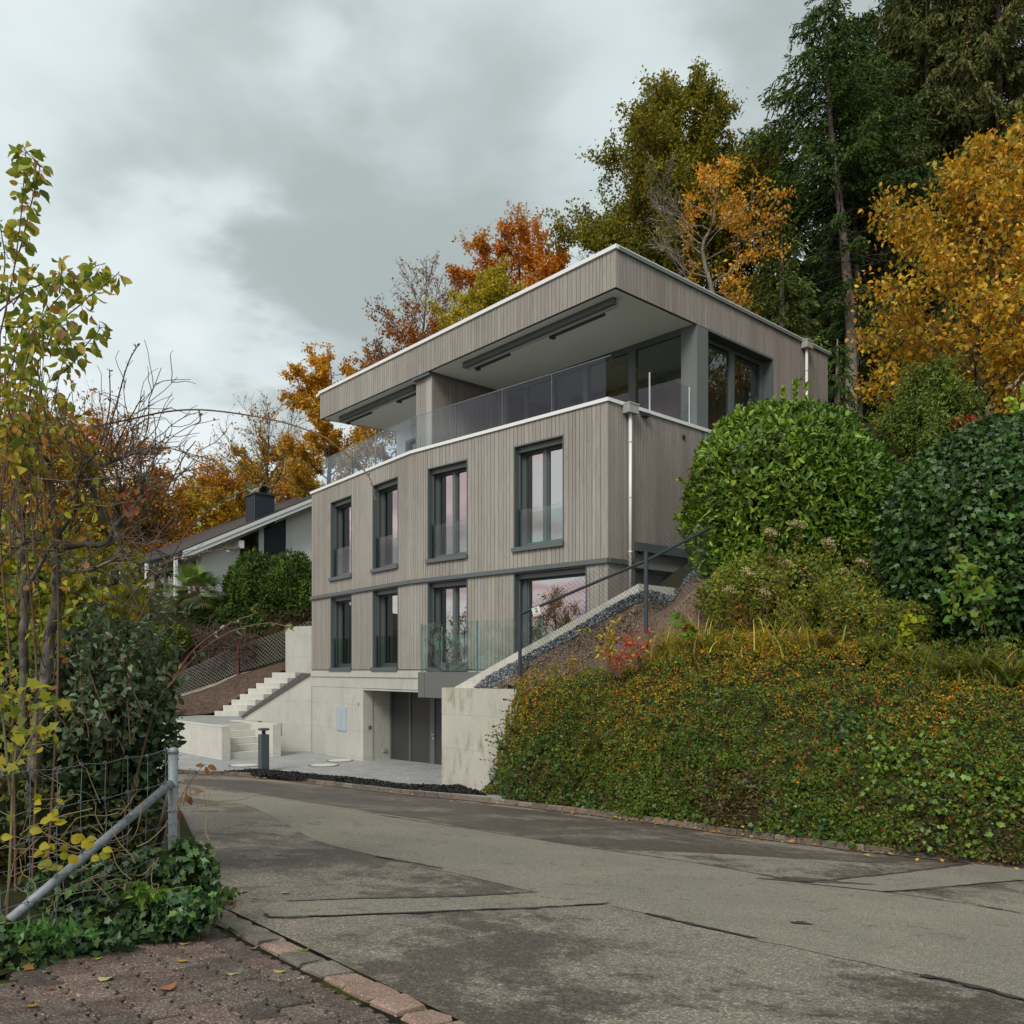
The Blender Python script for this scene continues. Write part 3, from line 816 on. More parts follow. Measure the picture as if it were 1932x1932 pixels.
g = MB(); WD.box(g, x0 - 0.1, x3 + 2.0, zd0 - 0.14, zd0 - 0.004, -0.1, 0.22); g.build('door_sill', M['concrete_edge'], house)
# cabinet, doorbell, socket
mc = MB(); ua, ub = WL.u(635.2), WL.u(653.8); WL.box(mc, ua, ub, WL.z(635, 1378), WL.z(635, 1332.7), -0.02, 0.012)
WL.box(mc, ua + 0.03, ub - 0.03, WL.z(635, 1378) + 0.03, WL.z(635, 1332.7) - 0.03, 0.012, 0.02)
cab = mc.build('meter_cabinet', M['cabinet'], house)
g = MB(); um = (ua + ub) / 2; WL.box(g, um - 0.004, um + 0.004, WL.z(635, 1374), WL.z(635, 1336), 0.0202, 0.0215); g.build('door_seam', M['fibre'], cab)
g = MB(); rec.box(g, 0.18, 0.30, WL.z(684, 1375) - 0.03, WL.z(684, 1375) + 0.09, 0.0, 0.03); g.build('doorbell', M['steel'], house)
g = MB(); rec.box(g, 0.72, 0.86, PZ + 0.25, PZ + 0.37, 0.0, 0.04); g.build('socket_box', M['hopper'], house)
g = MB(); ul = WL.u(677); WL.box(g, ul - 0.04, ul + 0.04, WL.z(677, 1330), WL.z(677, 1325), 0.0, 0.05); g.build('wall_sensor', M['hopper'], house)

# ---------------------------------------------------------------- balcony
BD = 0.9
ub0 = WR.u(788.5, BD); ub1 = WR.u(1024, BD) + 0.4
bl = MB(); WR.box(bl, ub0, ub1 - 0.4, -0.72, -0.045, 0.003, BD)
bal = bl.build('balcony', M['fibre'], house)
sm = MB(); us_ = WR.u(801, BD); WR.box(sm, us_ - 0.004, us_ + 0.004, -0.718, -0.05, BD, BD + 0.003)
sm.build('panel_joint', M['dark_gap'], bal)
gu = MB(); ed_ = MB()
brk = [ub0 + 0.06, WR.u(897, BD), WR.u(1021, BD) ]
for a, b in zip(brk, brk[1:]):
    WR.box(gu, a + 0.01, b - 0.01, -0.04, 1.26, BD - 0.06, BD - 0.044)
    for e in (a + 0.004, b - 0.014): WR.box(ed_, e, e + 0.01, -0.04, 1.26, BD - 0.063, BD - 0.041)
p = WR.pt(ub0 + 0.06, -0.04, 0.45); q = WR.pt(ub0 + 0.06, -0.04, BD - 0.08)
WR.box(gu, ub0 + 0.06, ub0 + 0.075, -0.04, 1.2, 0.10, BD - 0.08)
WR.box(ed_, ub0 + 0.055, ub0 + 0.08, -0.04, 1.2, 0.085, 0.099)
gu.build('guard_glass', M['guard'], bal); ed_.build('glass_edge', M['glass_edge'], bal)

# ---------------------------------------------------------------- terrace guard
tg = MB(); te = MB(); tp = MB()
GZ = 7.31
def guard(W, xs, off, edges=True, pale=(), blue=True):
    us = [W.u(x, off) for x in xs]
    for i, (a, b) in enumerate(zip(us, us[1:])):
        W.box(tg, a + 0.006, b - 0.006, ZP + 0.001, GZ, off - 0.008, off + 0.008)
        if i: W.box(te, a - 0.003, a + 0.003, ZP + 0.001, GZ, off - 0.01, off + 0.01)
guard(WL, [608, 664, 722, 776], -0.12)
guard(WR, [776.5, 785, 860, 948, 1041, 1143], -0.12)
us = [WS.u(x, -0.12) for x in (1143.2, 1226, 1301)]
for a, b in zip(us, us[1:]):
    WS.box(tg, a + 0.006, b - 0.012, ZP + 0.001, GZ, -0.128, -0.112); WS.box(tp, b - 0.02, b + 0.004, ZP + 0.001, GZ, -0.132, -0.108)
g = tg.build('terrace_guard', M['guard_blue'], house); te.build('glass_edge', M['glass_edge_pale'], g); tp.build('polished_edge', M['coping'], g)
tt = MB()
for W in (WL, WR):
    W.box(tt, W.u(608, -0.12) if W is WL else 0, W.len, GZ + 0.0005, GZ + 0.012, -0.13, -0.11)
tt.build('glass_top_edge', M['glass_edge_pale'], g)

# ---------------------------------------------------------------- top storey
B0 = WS.xy(WS.u(1313)); Fn = np.array((-0.42, 27.05)); Uu = P(748, 816, 31.77)[:2]
WB = Wall(Fn, B0); WU = Wall(Uu, Fn)
WB.n = WR.n.copy() if WB.n.dot(WR.n) > 0 else -WB.n
uw = MB()
ucol0, ucol1 = WS.u(1315), WS.u(1336)
c0 = WB.u(1285)
col = MB(); pa = WB.xy(c0); pb = WB.xy(WB.len) ; pc = WS.xy(ucol1)
col.prism([pa, WS.xy(ucol0), pc, pc + (pa - WS.xy(ucol0))], 5.95, ZS - 0.004)
col.build('steel_column', M['grey_metal_mid'], house)
# side: glazing between the column and the boards
uw0, uw1 = WS.u(1337), WS.u(1459)
mb = MB()
WS.box(mb, uw1 - 0.04, uw1, 5.98, ZS, -0.42, 0.006); WS.box(mb, uw0, uw1 - 0.04, ZS - 0.06, ZS, -0.42, 0.006)
WS.box(mb, uw1 - 0.16, uw1 - 0.04, 6.0, ZS - 0.06, -0.42, -0.30); WS.box(mb, uw0, uw1 - 0.16, ZS - 0.16, ZS - 0.06, -0.42, -0.30)
um = WS.u(1378, -0.36); WS.box(mb, um - 0.10, um + 0.10, 6.0, ZS - 0.16, -0.42, -0.29)
WS.box(mb, um - 0.02, um + 0.02, 6.0, ZS - 0.16, -0.29, -0.27)
WS.box(mb, uw0 - 0.01, uw0 + 0.05, 6.0, ZS - 0.16, -0.42, -0.30); WS.box(mb, uw0, uw1, 5.9, 6.0, -0.42, 0.02)
swn = mb.build('corner_window', M['grey_metal'], house)
g = MB(); WS.sheet(g, uw0, uw1 - 0.1, 6.0, ZS - 0.1, -0.36); g.build('pane', M['pane_dark'], swn)
g = MB(); WS.box(g, um - 0.1, uw1 - 0.3, 6.02, 7.15, -0.27, -0.255); g.build('guard_glass', M['guard'], swn)
# terrace glazing
mb = MB(); ue = 0.35
zt = ZS - 0.004
WB.box(mb, ue, c0, zt - 0.16, zt, -0.12, 0.0); WB.box(mb, ue, c0, 6.0, 6.1, -0.12, 0.0)
for xa, xb in ((1186, 1199), (1100, 1108.5), (1040, 1046), (990, 995)):
    a, b = WB.u(xa), WB.u(xb); WB.box(mb, a, b, 6.1, zt - 0.16, -0.11, 0.01)
WB.box(mb, ue, ue + 0.08, 6.1, zt - 0.16, -0.12, 0.0)
tw = mb.build('terrace_window', M['grey_metal'], house)
g = MB(); WB.sheet(g, ue, c0, 6.1, zt - 0.1, -0.06); g.build('pane', M['pane_dark'], tw)
# boards: fin, inner walls, side, fascia
cl = MB(); uf0, uf1 = 0.0, 0.0
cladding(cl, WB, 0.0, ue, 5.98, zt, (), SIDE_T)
fa = P(785, 712.6, 25.75)[:2]; fa = WL.xy(WL.u(785, -0.25), -0.25) if False else fa
f1 = P(815.4, 702, 25.32)[:2]; f0 = f1 + WF.d * -0.75
ff = Wall(f0, f1); 
xa = ff.u(785); 
cladding(cl, ff, xa, ff.len, 6.0, ZS - 0.10)
fs = Wall(f1, Fn); fs.n = -fs.n if fs.n.dot(np.array((1.0, -1.0))) < 0 else fs.n
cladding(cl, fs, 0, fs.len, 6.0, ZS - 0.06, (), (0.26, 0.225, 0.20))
cl.build('terrace_cladding', M['wood'], house)
g = MB(); g.prism([ff.xy(xa, -0.025), f1 - 0.02 * np.array((1, 0)), Fn + np.array((-0.03, 0)), Fn + 0.5 * WF.d * -1], 5.99, ZS - 0.06)
g.prism([Fn, Uu, Uu + 6 * sdv, Fn + 4 * sdv], 6.0, 6.01)
for a, b in ((Uu + 6.0 * sdv, Uu),): Wall(a, b).sheet(g, 0, Wall(a, b).len, 5.9, ZS, 0)
g.build('terrace_wall_core', M['hopper'], house)
g = MB(); WB.sheet(g, 0, ue, 5.98, zt, -0.03); g.build('wall_core', M['dark_gap'], house)
g = MB(); g.prism([ff.xy(xa - 0.02, 0.14), ff.xy(ff.len + 0.02, 0.13), fs.xy(fs.len, 0.035), fs.xy(0.3, -0.5), ff.xy(xa - 0.02, -0.3)], ZS - 0.098, ZS - 0.002)
g.build('fin_cap', M['grey_metal'], house)
# left terrace: plastered back wall with a window
g = MB(); hl = WU.u(765); hr = WU.u(783)
wall_with_holes(g, WU, 0, WU.len, 5.95, ZS, [(hl, hr + 0.8, 6.0, 8.5)], 0.0); g.build('plaster_wall', M['white_paint'], house)
g = MB(); WU.box(g, hl, hl + 0.08, 6.0, 8.5, -0.2, 0.01); WU.box(g, hr + 0.72, hr + 0.8, 6.0, 8.5, -0.2, 0.01); WU.box(g, hl + 0.08, hr + 0.72, 8.4, 8.5, -0.2, 0.01); w = g.build('terrace_window', M['grey_metal'], house)
g = MB(); WU.sheet(g, hl, hr + 0.8, 6.0, 8.5, -0.12); g.build('pane', M['pane_dark'], w)
# interior of the top storey
g = MB(); bk = Wall(Dd + 0.0 * sdv, Uu + 6 * sdv); bk.sheet(g, 0, bk.len, 5.9, ZS, 0)
WB.sheet(g, 0.2, WB.len - 0.5, 6.0, ZS, -4.2)
g.build('room_wall', M['room'], house)

# ---------------------------------------------------------------- roof
rf = MB(); rp = [RL, Rr, Dd, RB]
rf.prism(inset(rp, 0.03), ZS + 0.006, ZT - 0.10)
roof = rf.build('roof', M['dark_gap'], house)
g = MB(); g.prism(inset(rp, 0.06), ZS - 0.0, ZS + 0.005); g.build('soffit', M['soffit'], roof)
g = MB(); cladding(g, WF, 0.0, WF.len, ZS - 0.012, ZT - 0.09)
ur = WS.u(1162)
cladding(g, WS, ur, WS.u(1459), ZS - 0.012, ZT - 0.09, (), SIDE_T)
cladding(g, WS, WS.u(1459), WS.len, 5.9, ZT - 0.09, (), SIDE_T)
WE = Wall(RB, RL); WE.n = np.array((-1.0, 0.2)) / np.linalg.norm((-1.0, 0.2)) if False else WE.n
cladding(g, WE, 0.0, WE.len, ZS - 0.012, ZT - 0.09)
g.build('fascia_cladding', M['wood'], roof)
g = MB(); WS.sheet(g, WS.u(1459), WS.len, 5.9, ZS, -0.03); g.build('wall_core', M['dark_gap'], house)
g = MB()
WF.box(g, -0.05, WF.len + 0.05, ZT - 0.095, ZT, -0.4, 0.05)
WE.box(g, 0, WE.len, ZT - 0.095, ZT - 0.001, -0.4, 0.05)
g.build('roof_coping', M['coping'], roof)
g = MB(); WS.box(g, ur + 0.055, WS.len + 0.05, ZT - 0.115, ZT - 0.03, -0.35, 0.055)
g.build('side_coping', M['coping_dark'], roof)
g = MB(); WS.box(g, ur + 0.055, WS.len + 0.05, ZT - 0.028, ZT - 0.006, -0.3, 0.058)
g.build('side_coping_top', M['coping'], roof)
# drip edge under the fascia
g = MB(); WF.box(g, 0.0, WF.len, ZS - 0.02, ZS - 0.012, -0.07, 0.004); WS.box(g, ur, WS.u(1459), ZS - 0.02, ZS - 0.012, -0.07, 0.004)
g.build('drip_edge', M['anthracite'], roof)

# awnings under the soffit
def awning(xa, xb, off, arms):
    """xa, xb: ends seen on the soffit line; off: inwards from the roof front"""
    a, b = WF.u(xa, -off), WF.u(xb, -off)
    g = MB(); WF.box(g, a, b, ZS - 0.16, ZS - 0.002, -off - 0.06, -off + 0.06)
    aw = g.build('awning', M['grey_metal'], house)
    g = MB(); g.tube([WF.pt(a + 0.03, ZS - 0.13, -off - 0.11), WF.pt(b - 0.03, ZS - 0.13, -off - 0.11)], 0.065, 10)
    g.build('fabric_roll', M['hopper'], aw)
    for p_, q_ in arms:
        g = MB()
        u0, u1 = WF.u(p_, -off - 0.35), WF.u(q_, -off - 0.35)
        g.tube([WF.pt(u0, ZS - 0.10, -off - 0.36), WF.pt(u1, ZS - 0.10, -off - 0.36)], 0.045, 8)
        WF.box(g, u0 - 0.03, u0 + 0.08, ZS - 0.17, ZS - 0.002, -off - 0.43, -off - 0.28)
        g.build('heater_bar', M['bollard'], aw)
awning(876, 1160, 0.42, [(900, 961), (1041, 1140)])
awning(642, 783, 0.42, [(656, 700), (752, 787)])

# downpipes
def downpipe(x, ytop, zbot, bw=0.17):
    u = WS.u(x, 0.12); zt_ = WS.z(x, ytop, 0.12)
    g = MB(); p0 = WS.pt(u, zbot, 0.10); p1 = WS.pt(u, zt_ - 0.2, 0.10)
    g.tube([p0, p1], 0.042, 12)
    for z in np.arange(zt_ - 0.9, zbot, -1.3): g.tube([WS.pt(u, z, 0.10), WS.pt(u, z + 0.03, 0.10)], 0.052, 12)
    dp = g.build('downpipe', M['downpipe'], house, True)
    g = MB(); WS.box(g, u - bw, u + bw, zt_ - 0.23, zt_, 0.012, 0.22)
    WS.box(g, u - bw - 0.01, u + bw + 0.01, zt_ - 0.03, zt_ + 0.004, 0.01, 0.235)
    g.build('hopper', M['hopper'], dp)
downpipe(1190.5, 762, 1.7)
downpipe(1523, 643, 5.0, 0.16)
g = MB(); u = WS.u(1290, 0.01); c = WS.pt(u, WS.z(1290, 825), 0.0); n3 = np.array((*WS.n, 0)); g.tube([c, c + n3 * 0.03], 0.06, 16); g.build('vent', M['anthracite'], house)
g = MB(); u = WS.u(1217, 0.05); WS.box(g, u - 0.1, u + 0.12, ZP - 0.2, ZP - 0.12, 0.0, 0.13); g.build('security_lamp', M['anthracite'], house)
# ---------------------------------------------------------------- street and ground sheets
def smooth_line(pts, n=6):
    """Catmull-Rom through the points"""
    p = np.array(pts, float); out_ = []
    q = np.vstack([2 * p[0] - p[1], p, 2 * p[-1] - p[-2]])
    for i in range(1, len(q) - 2):
        for t_ in np.linspace(0, 1, n, endpoint=False):
            a, b, c, d = q[i - 1], q[i], q[i + 1], q[i + 2]
            out_.append(0.5 * ((2 * b) + (-a + c) * t_ + (2 * a - 5 * b + 4 * c - d) * t_ ** 2 + (-a + 3 * b - 3 * c + d) * t_ ** 3))
    out_.append(p[-1]); return np.array(out_)
def struct(o): o['kind'] = 'structure'; return o
def triang(poly):
    from mathutils.geometry import tessellate_polygon
    return tessellate_polygon([[Vector((p[0], p[1], 0)) for p in poly]])
def sheet(name, pts3, mt, kind='structure'):
    tr_ = triang(pts3); me = bpy.data.meshes.new(name)
    me.from_pydata([tuple(map(float, p)) for p in pts3], [], [tuple(f) for f in tr_])
    for p in me.polygons:
        pass
    me.materials.append(mt); me.update()
    o = bpy.data.objects.new(name, me); C.objects.link(o)
    if kind: o['kind'] = kind
    return o
def gxy(X, Y, dz=0.0): return np.array((X, Y, gz(X, Y) + dz))
kerb_px = [(250, 1455), (340, 1459), (430, 1463), (500, 1468.5), (640, 1484), (740, 1496), (830, 1505), (910, 1513), (1080, 1533), (1250, 1555), (1400, 1577), (1600, 1603), (1780, 1622), (1932, 1638), (2100, 1656)]
kerb = smooth_line([G(x, y) for x, y in kerb_px], 5)
e_ = kerb[-1] - kerb[-5]; kerb = np.vstack([kerb, kerb[-1] + e_ * 4, kerb[-1] + e_ * 9])
kerb[:, 2] = [gz(p[0], p[1]) for p in kerb]
far_l = kerb[0] + (kerb[0] - kerb[3]) * 3
road = [gxy(-22, 26)] + [gxy(*kerb[0][:2])] + [p for p in kerb[1:]] + [gxy(16, -6), gxy(-16, -6), gxy(-22, 0)]
sheet('road', road, M['asphalt'])
g = MB(); g.quad((-300, -120, -4.2), (300, -120, -4.2), (300, 500, -4.2), (-300, 500, -4.2)); struct(g.build('ground', M['soil']))

def c4(x, y): return (301.9 + x * .492, 1434 + y * .492)
def c5(x, y): return (1056.6 + x * .4532, 1434 + y * .4532)
st_up = [c4(150, 108), c4(330, 132), c4(500, 158), c4(850, 213), c4(1250, 275), c4(1640, 335), c5(400, 405), c5(850, 480), c5(1020, 515), c5(1340, 550), c5(1700, 602), c5(1932, 643), (2150, 1775)]
st_lo = [c4(150, 150), c4(330, 175), c4(470, 240), c4(600, 310), c4(800, 362), c4(960, 398), c4(1150, 440), c4(1440, 507), c4(1700, 553), c5(350, 640), c5(800, 745), c5(1200, 832), c5(1500, 897), c5(1932, 1000), (2150, 1945)]
def jag(line, amp, seed):
    p = smooth_line(line, 14); rs = np.random.RandomState(seed)
    k = np.convolve(rs.normal(size=len(p)), np.ones(3) / 3, 'same') * amp
    t_ = np.gradient(p, axis=0)[:, :2]; t_ /= np.linalg.norm(t_, axis=1)[:, None]
    p[:, 0] += -t_[:, 1] * k; p[:, 1] += t_[:, 0] * k; return p
U = jag([G(*q) for q in st_up], 0.012, 1); W_ = jag([G(*q) for q in st_lo], 0.015, 2)
def up_(ps, dz): return [gxy(p[0], p[1], dz) for p in ps]
sheet('road_strip', up_(list(U) + list(W_[::-1]), 0.004), M['asphalt_strip'])
kk = [p for p in kerb if -12 < p[0] < 9]
kin = [p + np.array((-0.36, -0.5, 0)) * 0.25 for p in kerb]
# darker, damper asphalt along the far kerb
fu = [G(*q) for q in [(345, 1470), (430, 1471), (500, 1475), (640, 1488), (740, 1500), (830, 1509), (910, 1518), (1080, 1539), (1250, 1564), (1400, 1586), (1600, 1612), (1700, 1622)]]
flw = [G(*q) for q in [c4(100, 92), c4(330, 122), c4(500, 150), c4(850, 205), c4(1250, 268), c4(1640, 328), c5(250, 372), c5(560, 385), c5(900, 405), c5(1250, 425), c5(1420, 430)]]
sheet('road_damp', up_(list(smooth_line(fu, 6)) + list(jag(flw, 0.03, 5)[::-1]), 0.003), M['asphalt_far'])
# trench patches
def strip(name, up_l, lo_l, mt, dz): return sheet(name, up_(list(jag([G(*q) for q in up_l], 0.008, 7)) + list(jag([G(*q) for q in lo_l], 0.008, 8)[::-1]), dz), mt)
strip('road_patch', [c4(385, 566), c4(500, 540), c4(1050, 528), c4(1455, 510)], [c4(410, 604), c4(700, 598), c4(1100, 580), c4(1560, 560), c4(1700, 552)], M['asphalt_strip'], 0.006)
strip('road_patch', [c5(1030, 517), c5(1240, 492), c5(1700, 435), c5(1932, 408), (2100, 1600)], [c5(1340, 550), c5(1520, 540), c5(1932, 500), (2100, 1648)], M['asphalt_strip'], 0.007)
def seam(line, w, seed):
    p = jag([G(*q) for q in line], 0.012, seed); rs = np.random.RandomState(seed)
    t_ = np.gradient(p, axis=0)[:, :2]; t_ /= np.linalg.norm(t_, axis=1)[:, None]
    n_ = np.stack([-t_[:, 1], t_[:, 0]], 1); ww = w * np.clip(0.55 + 0.5 * np.abs(np.convolve(rs.normal(size=len(p)), np.ones(4) / 4, 'same') * 2), 0.3, 1.8)
    ww[0] = ww[-1] = 0.001
    a = [(q[0] + n[0] * k, q[1] + n[1] * k) for q, n, k in zip(p, n_, ww)]; b = [(q[0] - n[0] * k, q[1] - n[1] * k) for q, n, k in zip(p, n_, ww)]
    m_ = len(p); V = [gxy(x, y, 0.010) for x, y in a] + [gxy(x, y, 0.010) for x, y in b]
    return V, [(i, i + 1, m_ + i + 1, m_ + i) for i in range(m_ - 1)]
sm_ = MB()
for i, (ln, w) in enumerate([
    ([c4(480, 545), c4(760, 535), c4(1100, 527), c4(1455, 509)], 0.022),
    ([c4(405, 592), c4(450, 606), c4(740, 597), c4(1100, 582), c4(1500, 566), c4(1730, 551)], 0.016),
    ([c5(350, 640), c5(560, 690), c5(830, 748)], 0.022),
    ([c5(1500, 897), c5(1700, 940), c5(1932, 1002), (2050, 1915)], 0.028),
    ([c4(840, 212), c4(1050, 245), c4(1250, 275), c4(1640, 337), c5(560, 430), c5(850, 482), c5(1020, 515), c5(1340, 551), c5(1700, 602), c5(1932, 643)], 0.016),
    ([c5(900, 492), c5(1020, 508), c5(1150, 500), c5(1240, 490), c5(1500, 462), c5(1700, 435)], 0.028),
    ([c5(1340, 550), c5(1480, 541), c5(1932, 500)], 0.012),
    ([c4(820, 370), c4(960, 395), c4(1090, 420)], 0.02)]):
    sm_.add(*seam(ln, w, 30 + i))
struct(sm_.build('road_seams', M['tar']))
# oily patch where the seams meet, small drain lid
def blob(name, x, y, rx, ry, mt, dz, seed, n=40):
    c = G(x, y); rs = np.random.RandomState(seed); a = np.arange(n) * 2 * math.pi / n
    k = 1 + 0.25 * np.sin(a * 3 + seed) + 0.12 * rs.normal(size=n)
    return sheet(name, [gxy(c[0] + rx * k[i] * math.cos(a[i]), c[1] + ry * k[i] * math.sin(a[i]), dz) for i in range(n)], mt)
blob('damp_patch', *c5(1060, 505), 0.50, 0.16, M['asphalt_far'], 0.009, 3)
blob('damp_patch', *c5(1003, 682), 0.07, 0.05, M['tar'], 0.011, 4)

# pale gutter strip and kerb stones on the far side
g = MB(); ks = MB(); rs = np.random.RandomState(5)
def offs(line, d):
    t_ = np.gradient(line, axis=0)[:, :2]; t_ /= np.linalg.norm(t_, axis=1)[:, None]
    return [(p[0] - q[1] * d, p[1] + q[0] * d) for p, q in zip(line, t_)]
a = offs(kerb, -0.16); b = offs(kerb, -0.0)
for i in range(len(kerb) - 1):
    g.add([gxy(*a[i], 0.012), gxy(*a[i + 1], 0.012), gxy(*b[i + 1], 0.012), gxy(*b[i], 0.012)], [(0, 1, 2, 3)])
M['gutter'] = concrete('gutter_mortar', (0.22, 0.19, 0.155), 0.6)
struct(g.build('gutter', M['gutter']))
seg = np.linalg.norm(np.diff(kerb[:, :2], axis=0), axis=1); cum = np.concatenate(([0], np.cumsum(seg)))
def along(line, cum_, s):
    i = min(np.searchsorted(cum_, s, 'right') - 1, len(line) - 2); f = (s - cum_[i]) / (cum_[i + 1] - cum_[i])
    p = line[i] * (1 - f) + line[i + 1] * f; d = (line[i + 1] - line[i])[:2]; return p, d / np.linalg.norm(d)
def stone(mb, p, d, ln, w, h, rs, top=0.02, z=None, side=1):
    """a rough stone: length along d, width to the left of d"""
    n = np.array((-d[1], d[0])) * side
    vs = []
    for zz, ins in ((-0.1, 0), (h - top, 0), (h, top)):
        for a_, b_ in ((0, 0), (1, 0), (1, 1), (0, 1)):
            q = p[:2] + d * (ins + a_ * (ln - 2 * ins)) + n * (ins + b_ * (w - 2 * ins)) + rs.uniform(-0.011, 0.011, 2)
            vs.append((q[0], q[1], (gz(q[0], q[1]) if z is None else z) + zz + rs.uniform(-0.007, 0.007)))
    fs = [(8, 9, 10, 11)]
    for k in (0, 4):
        fs += [(k + i, k + (i + 1) % 4, k + 4 + (i + 1) % 4, k + 4 + i) for i in range(4)]
    if side < 0: fs = [f[::-1] for f in fs]
    mb.add(vs, fs)
s = 0.0
kc = [(0.22, 0.18, 0.14), (0.17, 0.14, 0.115), (0.24, 0.175, 0.14), (0.18, 0.16, 0.13), (0.28, 0.245, 0.20)]
while s < cum[-1] - 0.6:
    ln = rs.uniform(0.28, 0.52); p, d = along(kerb, cum, s)
    c_ = kc[rs.randint(5)]; k = rs.uniform(0.75, 1.15); ks.cur = tuple(v * k for v in c_)
    stone(ks, p, d, ln - 0.012, 0.15, 0.10, rs, 0.018); s += ln
o = ks.build('kerb', M['cobble']); struct(o)

# ---------------------------------------------------------------- forecourt
kp = kerb[1:47]
r0 = [gxy(*p, 0.085) for p in offs(kp, 0.13)]
r1 = [np.array((*p, 0.35 * (gz(*p) + 0.085) + 0.65 * PZ)) for p in offs(kp, 0.75)]
r2 = [np.array((*p, PZ)) for p in offs(kp, 1.5)]
nk = len(kp); V = np.array(r0 + r1 + r2 + [np.array((-24, 26, PZ)), np.array((-24, 45, PZ)), np.array((-6, 36, PZ)), np.array((4.5, 20, PZ))])
Fs_ = [(j * nk + i, j * nk + i + 1, (j + 1) * nk + i + 1, (j + 1) * nk + i) for j in range(2) for i in range(nk - 1)]
Fs_ = [f[::-1] for f in Fs_]
me_ = bpy.data.meshes.new('forecourt')
top_ = list(range(2 * nk, 3 * nk)) + [3 * nk + 3, 3 * nk + 2, 3 * nk + 1, 3 * nk]
tp_ = triang([V[i] for i in top_])
me_.from_pydata([tuple(map(float, v)) for v in V], [], [tuple(f) for f in Fs_] + [tuple(top_[i] for i in f) for f in tp_])
me_.materials.append(M['plaza']); o = bpy.data.objects.new('forecourt', me_); C.objects.link(o); o['kind'] = 'structure'
# manhole lids
for i, (cx_, cy2, r_) in enumerate([(630, 1120, 0.46), (1110, 1119, 0.46), (1207, 1091, 0.42)]):
    c = PL(264.15 + cx_ * .3125, 1094.3 + cy2 * .3125)
    lab = ['round pale manhole lid in the paving just left behind the near bollard', 'round pale manhole lid in the middle of the paved forecourt', 'pale manhole lid close to the concrete house wall'][i]
    h = thing('manhole_cover', lab, 'manhole cover', c, 'manhole lids in the forecourt')
    g = MB(); g.tube([c + (0, 0, 0.004), c + (0, 0, 0.010)], r_, 32); g.build('frame_ring', M['anthracite'], h)
    g = MB(); g.tube([c + (0, 0, 0.011), c + (0, 0, 0.016)], r_ * 0.88, 32); g.build('lid', M['concrete_edge'], h)
# planting bed of black mulch
def c6(x, y): return (264.15 + x * .3125, 1094.3 + y * .3125)
bt = [c6(505, 1166), c6(600, 1160), c6(720, 1152), c6(900, 1166), c6(1100, 1188), c6(1250, 1196), c6(1430, 1222), c6(1530, 1236), c6(1932, 1247)]
bb = [c6(510, 1170), c6(640, 1182), c6(740, 1196), c6(900, 1212), c6(1100, 1228), c6(1300, 1246), c6(1500, 1262), c6(1700, 1280), (920, 1505)]
T_ = smooth_line([PL(*q) for q in bt], 10)
B_ = smooth_line([G(q[0], q[1] - 3.8, 0.07) for q in bb], 10)
V = []; nr = 8
for j in range(nr):
    f = j / (nr - 1)
    for a, b in zip(T_, B_):
        q = a * (1 - f) + b * f; k = math.sin(math.pi * f)
        V.append((q[0], q[1], max(q[2], PZ) + 0.006 + 0.05 * min(1, 3 * k) * (0.3 + vnoise(np.array([q]), 3.2)[0])))
n_ = len(T_)
Fq = np.array([(j * n_ + i, j * n_ + i + 1, (j + 1) * n_ + i + 1, (j + 1) * n_ + i) for j in range(nr - 1) for i in range(n_ - 1)])
struct(np_mesh('planting_bed', np.array(V), Fq, M['peat'], smooth=True))

# ---------------------------------------------------------------- concrete walls and steps left of the house
def wall_poly(mb, a, b, th, zb, za1, zb1, side=1):
    a = np.array(a[:2]); b = np.array(b[:2]); d = (b - a) / np.linalg.norm(b - a); n = np.array((-d[1], d[0])) * th * side
    mb.prism([a, b, b + n, a + n], zb, [za1, zb1, zb1, za1])
ZPL = -1.83
A0 = PL(434.5, 1433)[:2]; dl = np.array((-1421.0, 1592.0)); dl /= np.linalg.norm(dl)
A0p = PL(421, 1432.5)[:2]
sw1 = thing('parapet_wall', 'low pale concrete wall beside the small steps, running behind the left bushes', 'wall', (*A0, PZ))
g = MB(); g.prism([A0, A0 + dl * 6.8, A0 + dl * 6.8 - sdv * 0.28, A0 - sdv * 0.28], PZ - 0.2, ZPL); g.build('wall_body', M['concrete_edge'], sw1)
g = MB(); g.prism([A0 - dl * 0.004 + sdv * .004, A0 + dl * 6.8, A0 + dl * 6.8 - sdv * 0.29, A0 - sdv * 0.29 - dl * 0.004], ZPL + 0.001, ZPL + 0.03); g.build('wall_cap', M['concrete_edge'], sw1)
Bp = PL(529.8, 1427)[:2]; A1 = Bp - sdv * 0.28
sw2 = thing('parapet_wall', 'short pale concrete wall between the small steps and the house', 'wall', (*Bp, PZ))
g = MB(); g.prism([Bp, Bp + dl * 3.4, Bp + dl * 3.4 - sdv * 0.28, A1], PZ - 0.2, ZPL + 0.03); g.build('wall_body', M['concrete_edge'], sw2)
bx = MB(); bx.obox((*(Bp + dl * 0.2), -1.80), (*(sdv * 0.18), 0), (*(dl * 0.5), 0), (0, 0, 0.02)); bx.obox((*(Bp + dl * 0.2 + sdv * 0.1), -2.2), (*(sdv * 0.05), 0), (*(dl * 0.3), 0), (0, 0, 0.4)); bx.build('post_shelf', M['cabinet'], sw2)
st = thing('garden_steps', 'five pale concrete steps between the two low walls', 'steps', (*A0, PZ))
wdt = np.dot(A1 - A0, sdv) - 0.01
base = A0 + sdv * 0.006 + dl * 0.12
g = MB()
for i in range(5):
    z0 = PZ + 0.208 * i
    p = base + dl * 0.36 * i
    g.obox((*p, z0 + 0.003), (*(sdv * wdt), 0), (*(dl * 0.38), 0), (0, 0, 0.202))
g.build('tread', M['concrete_edge'], st)
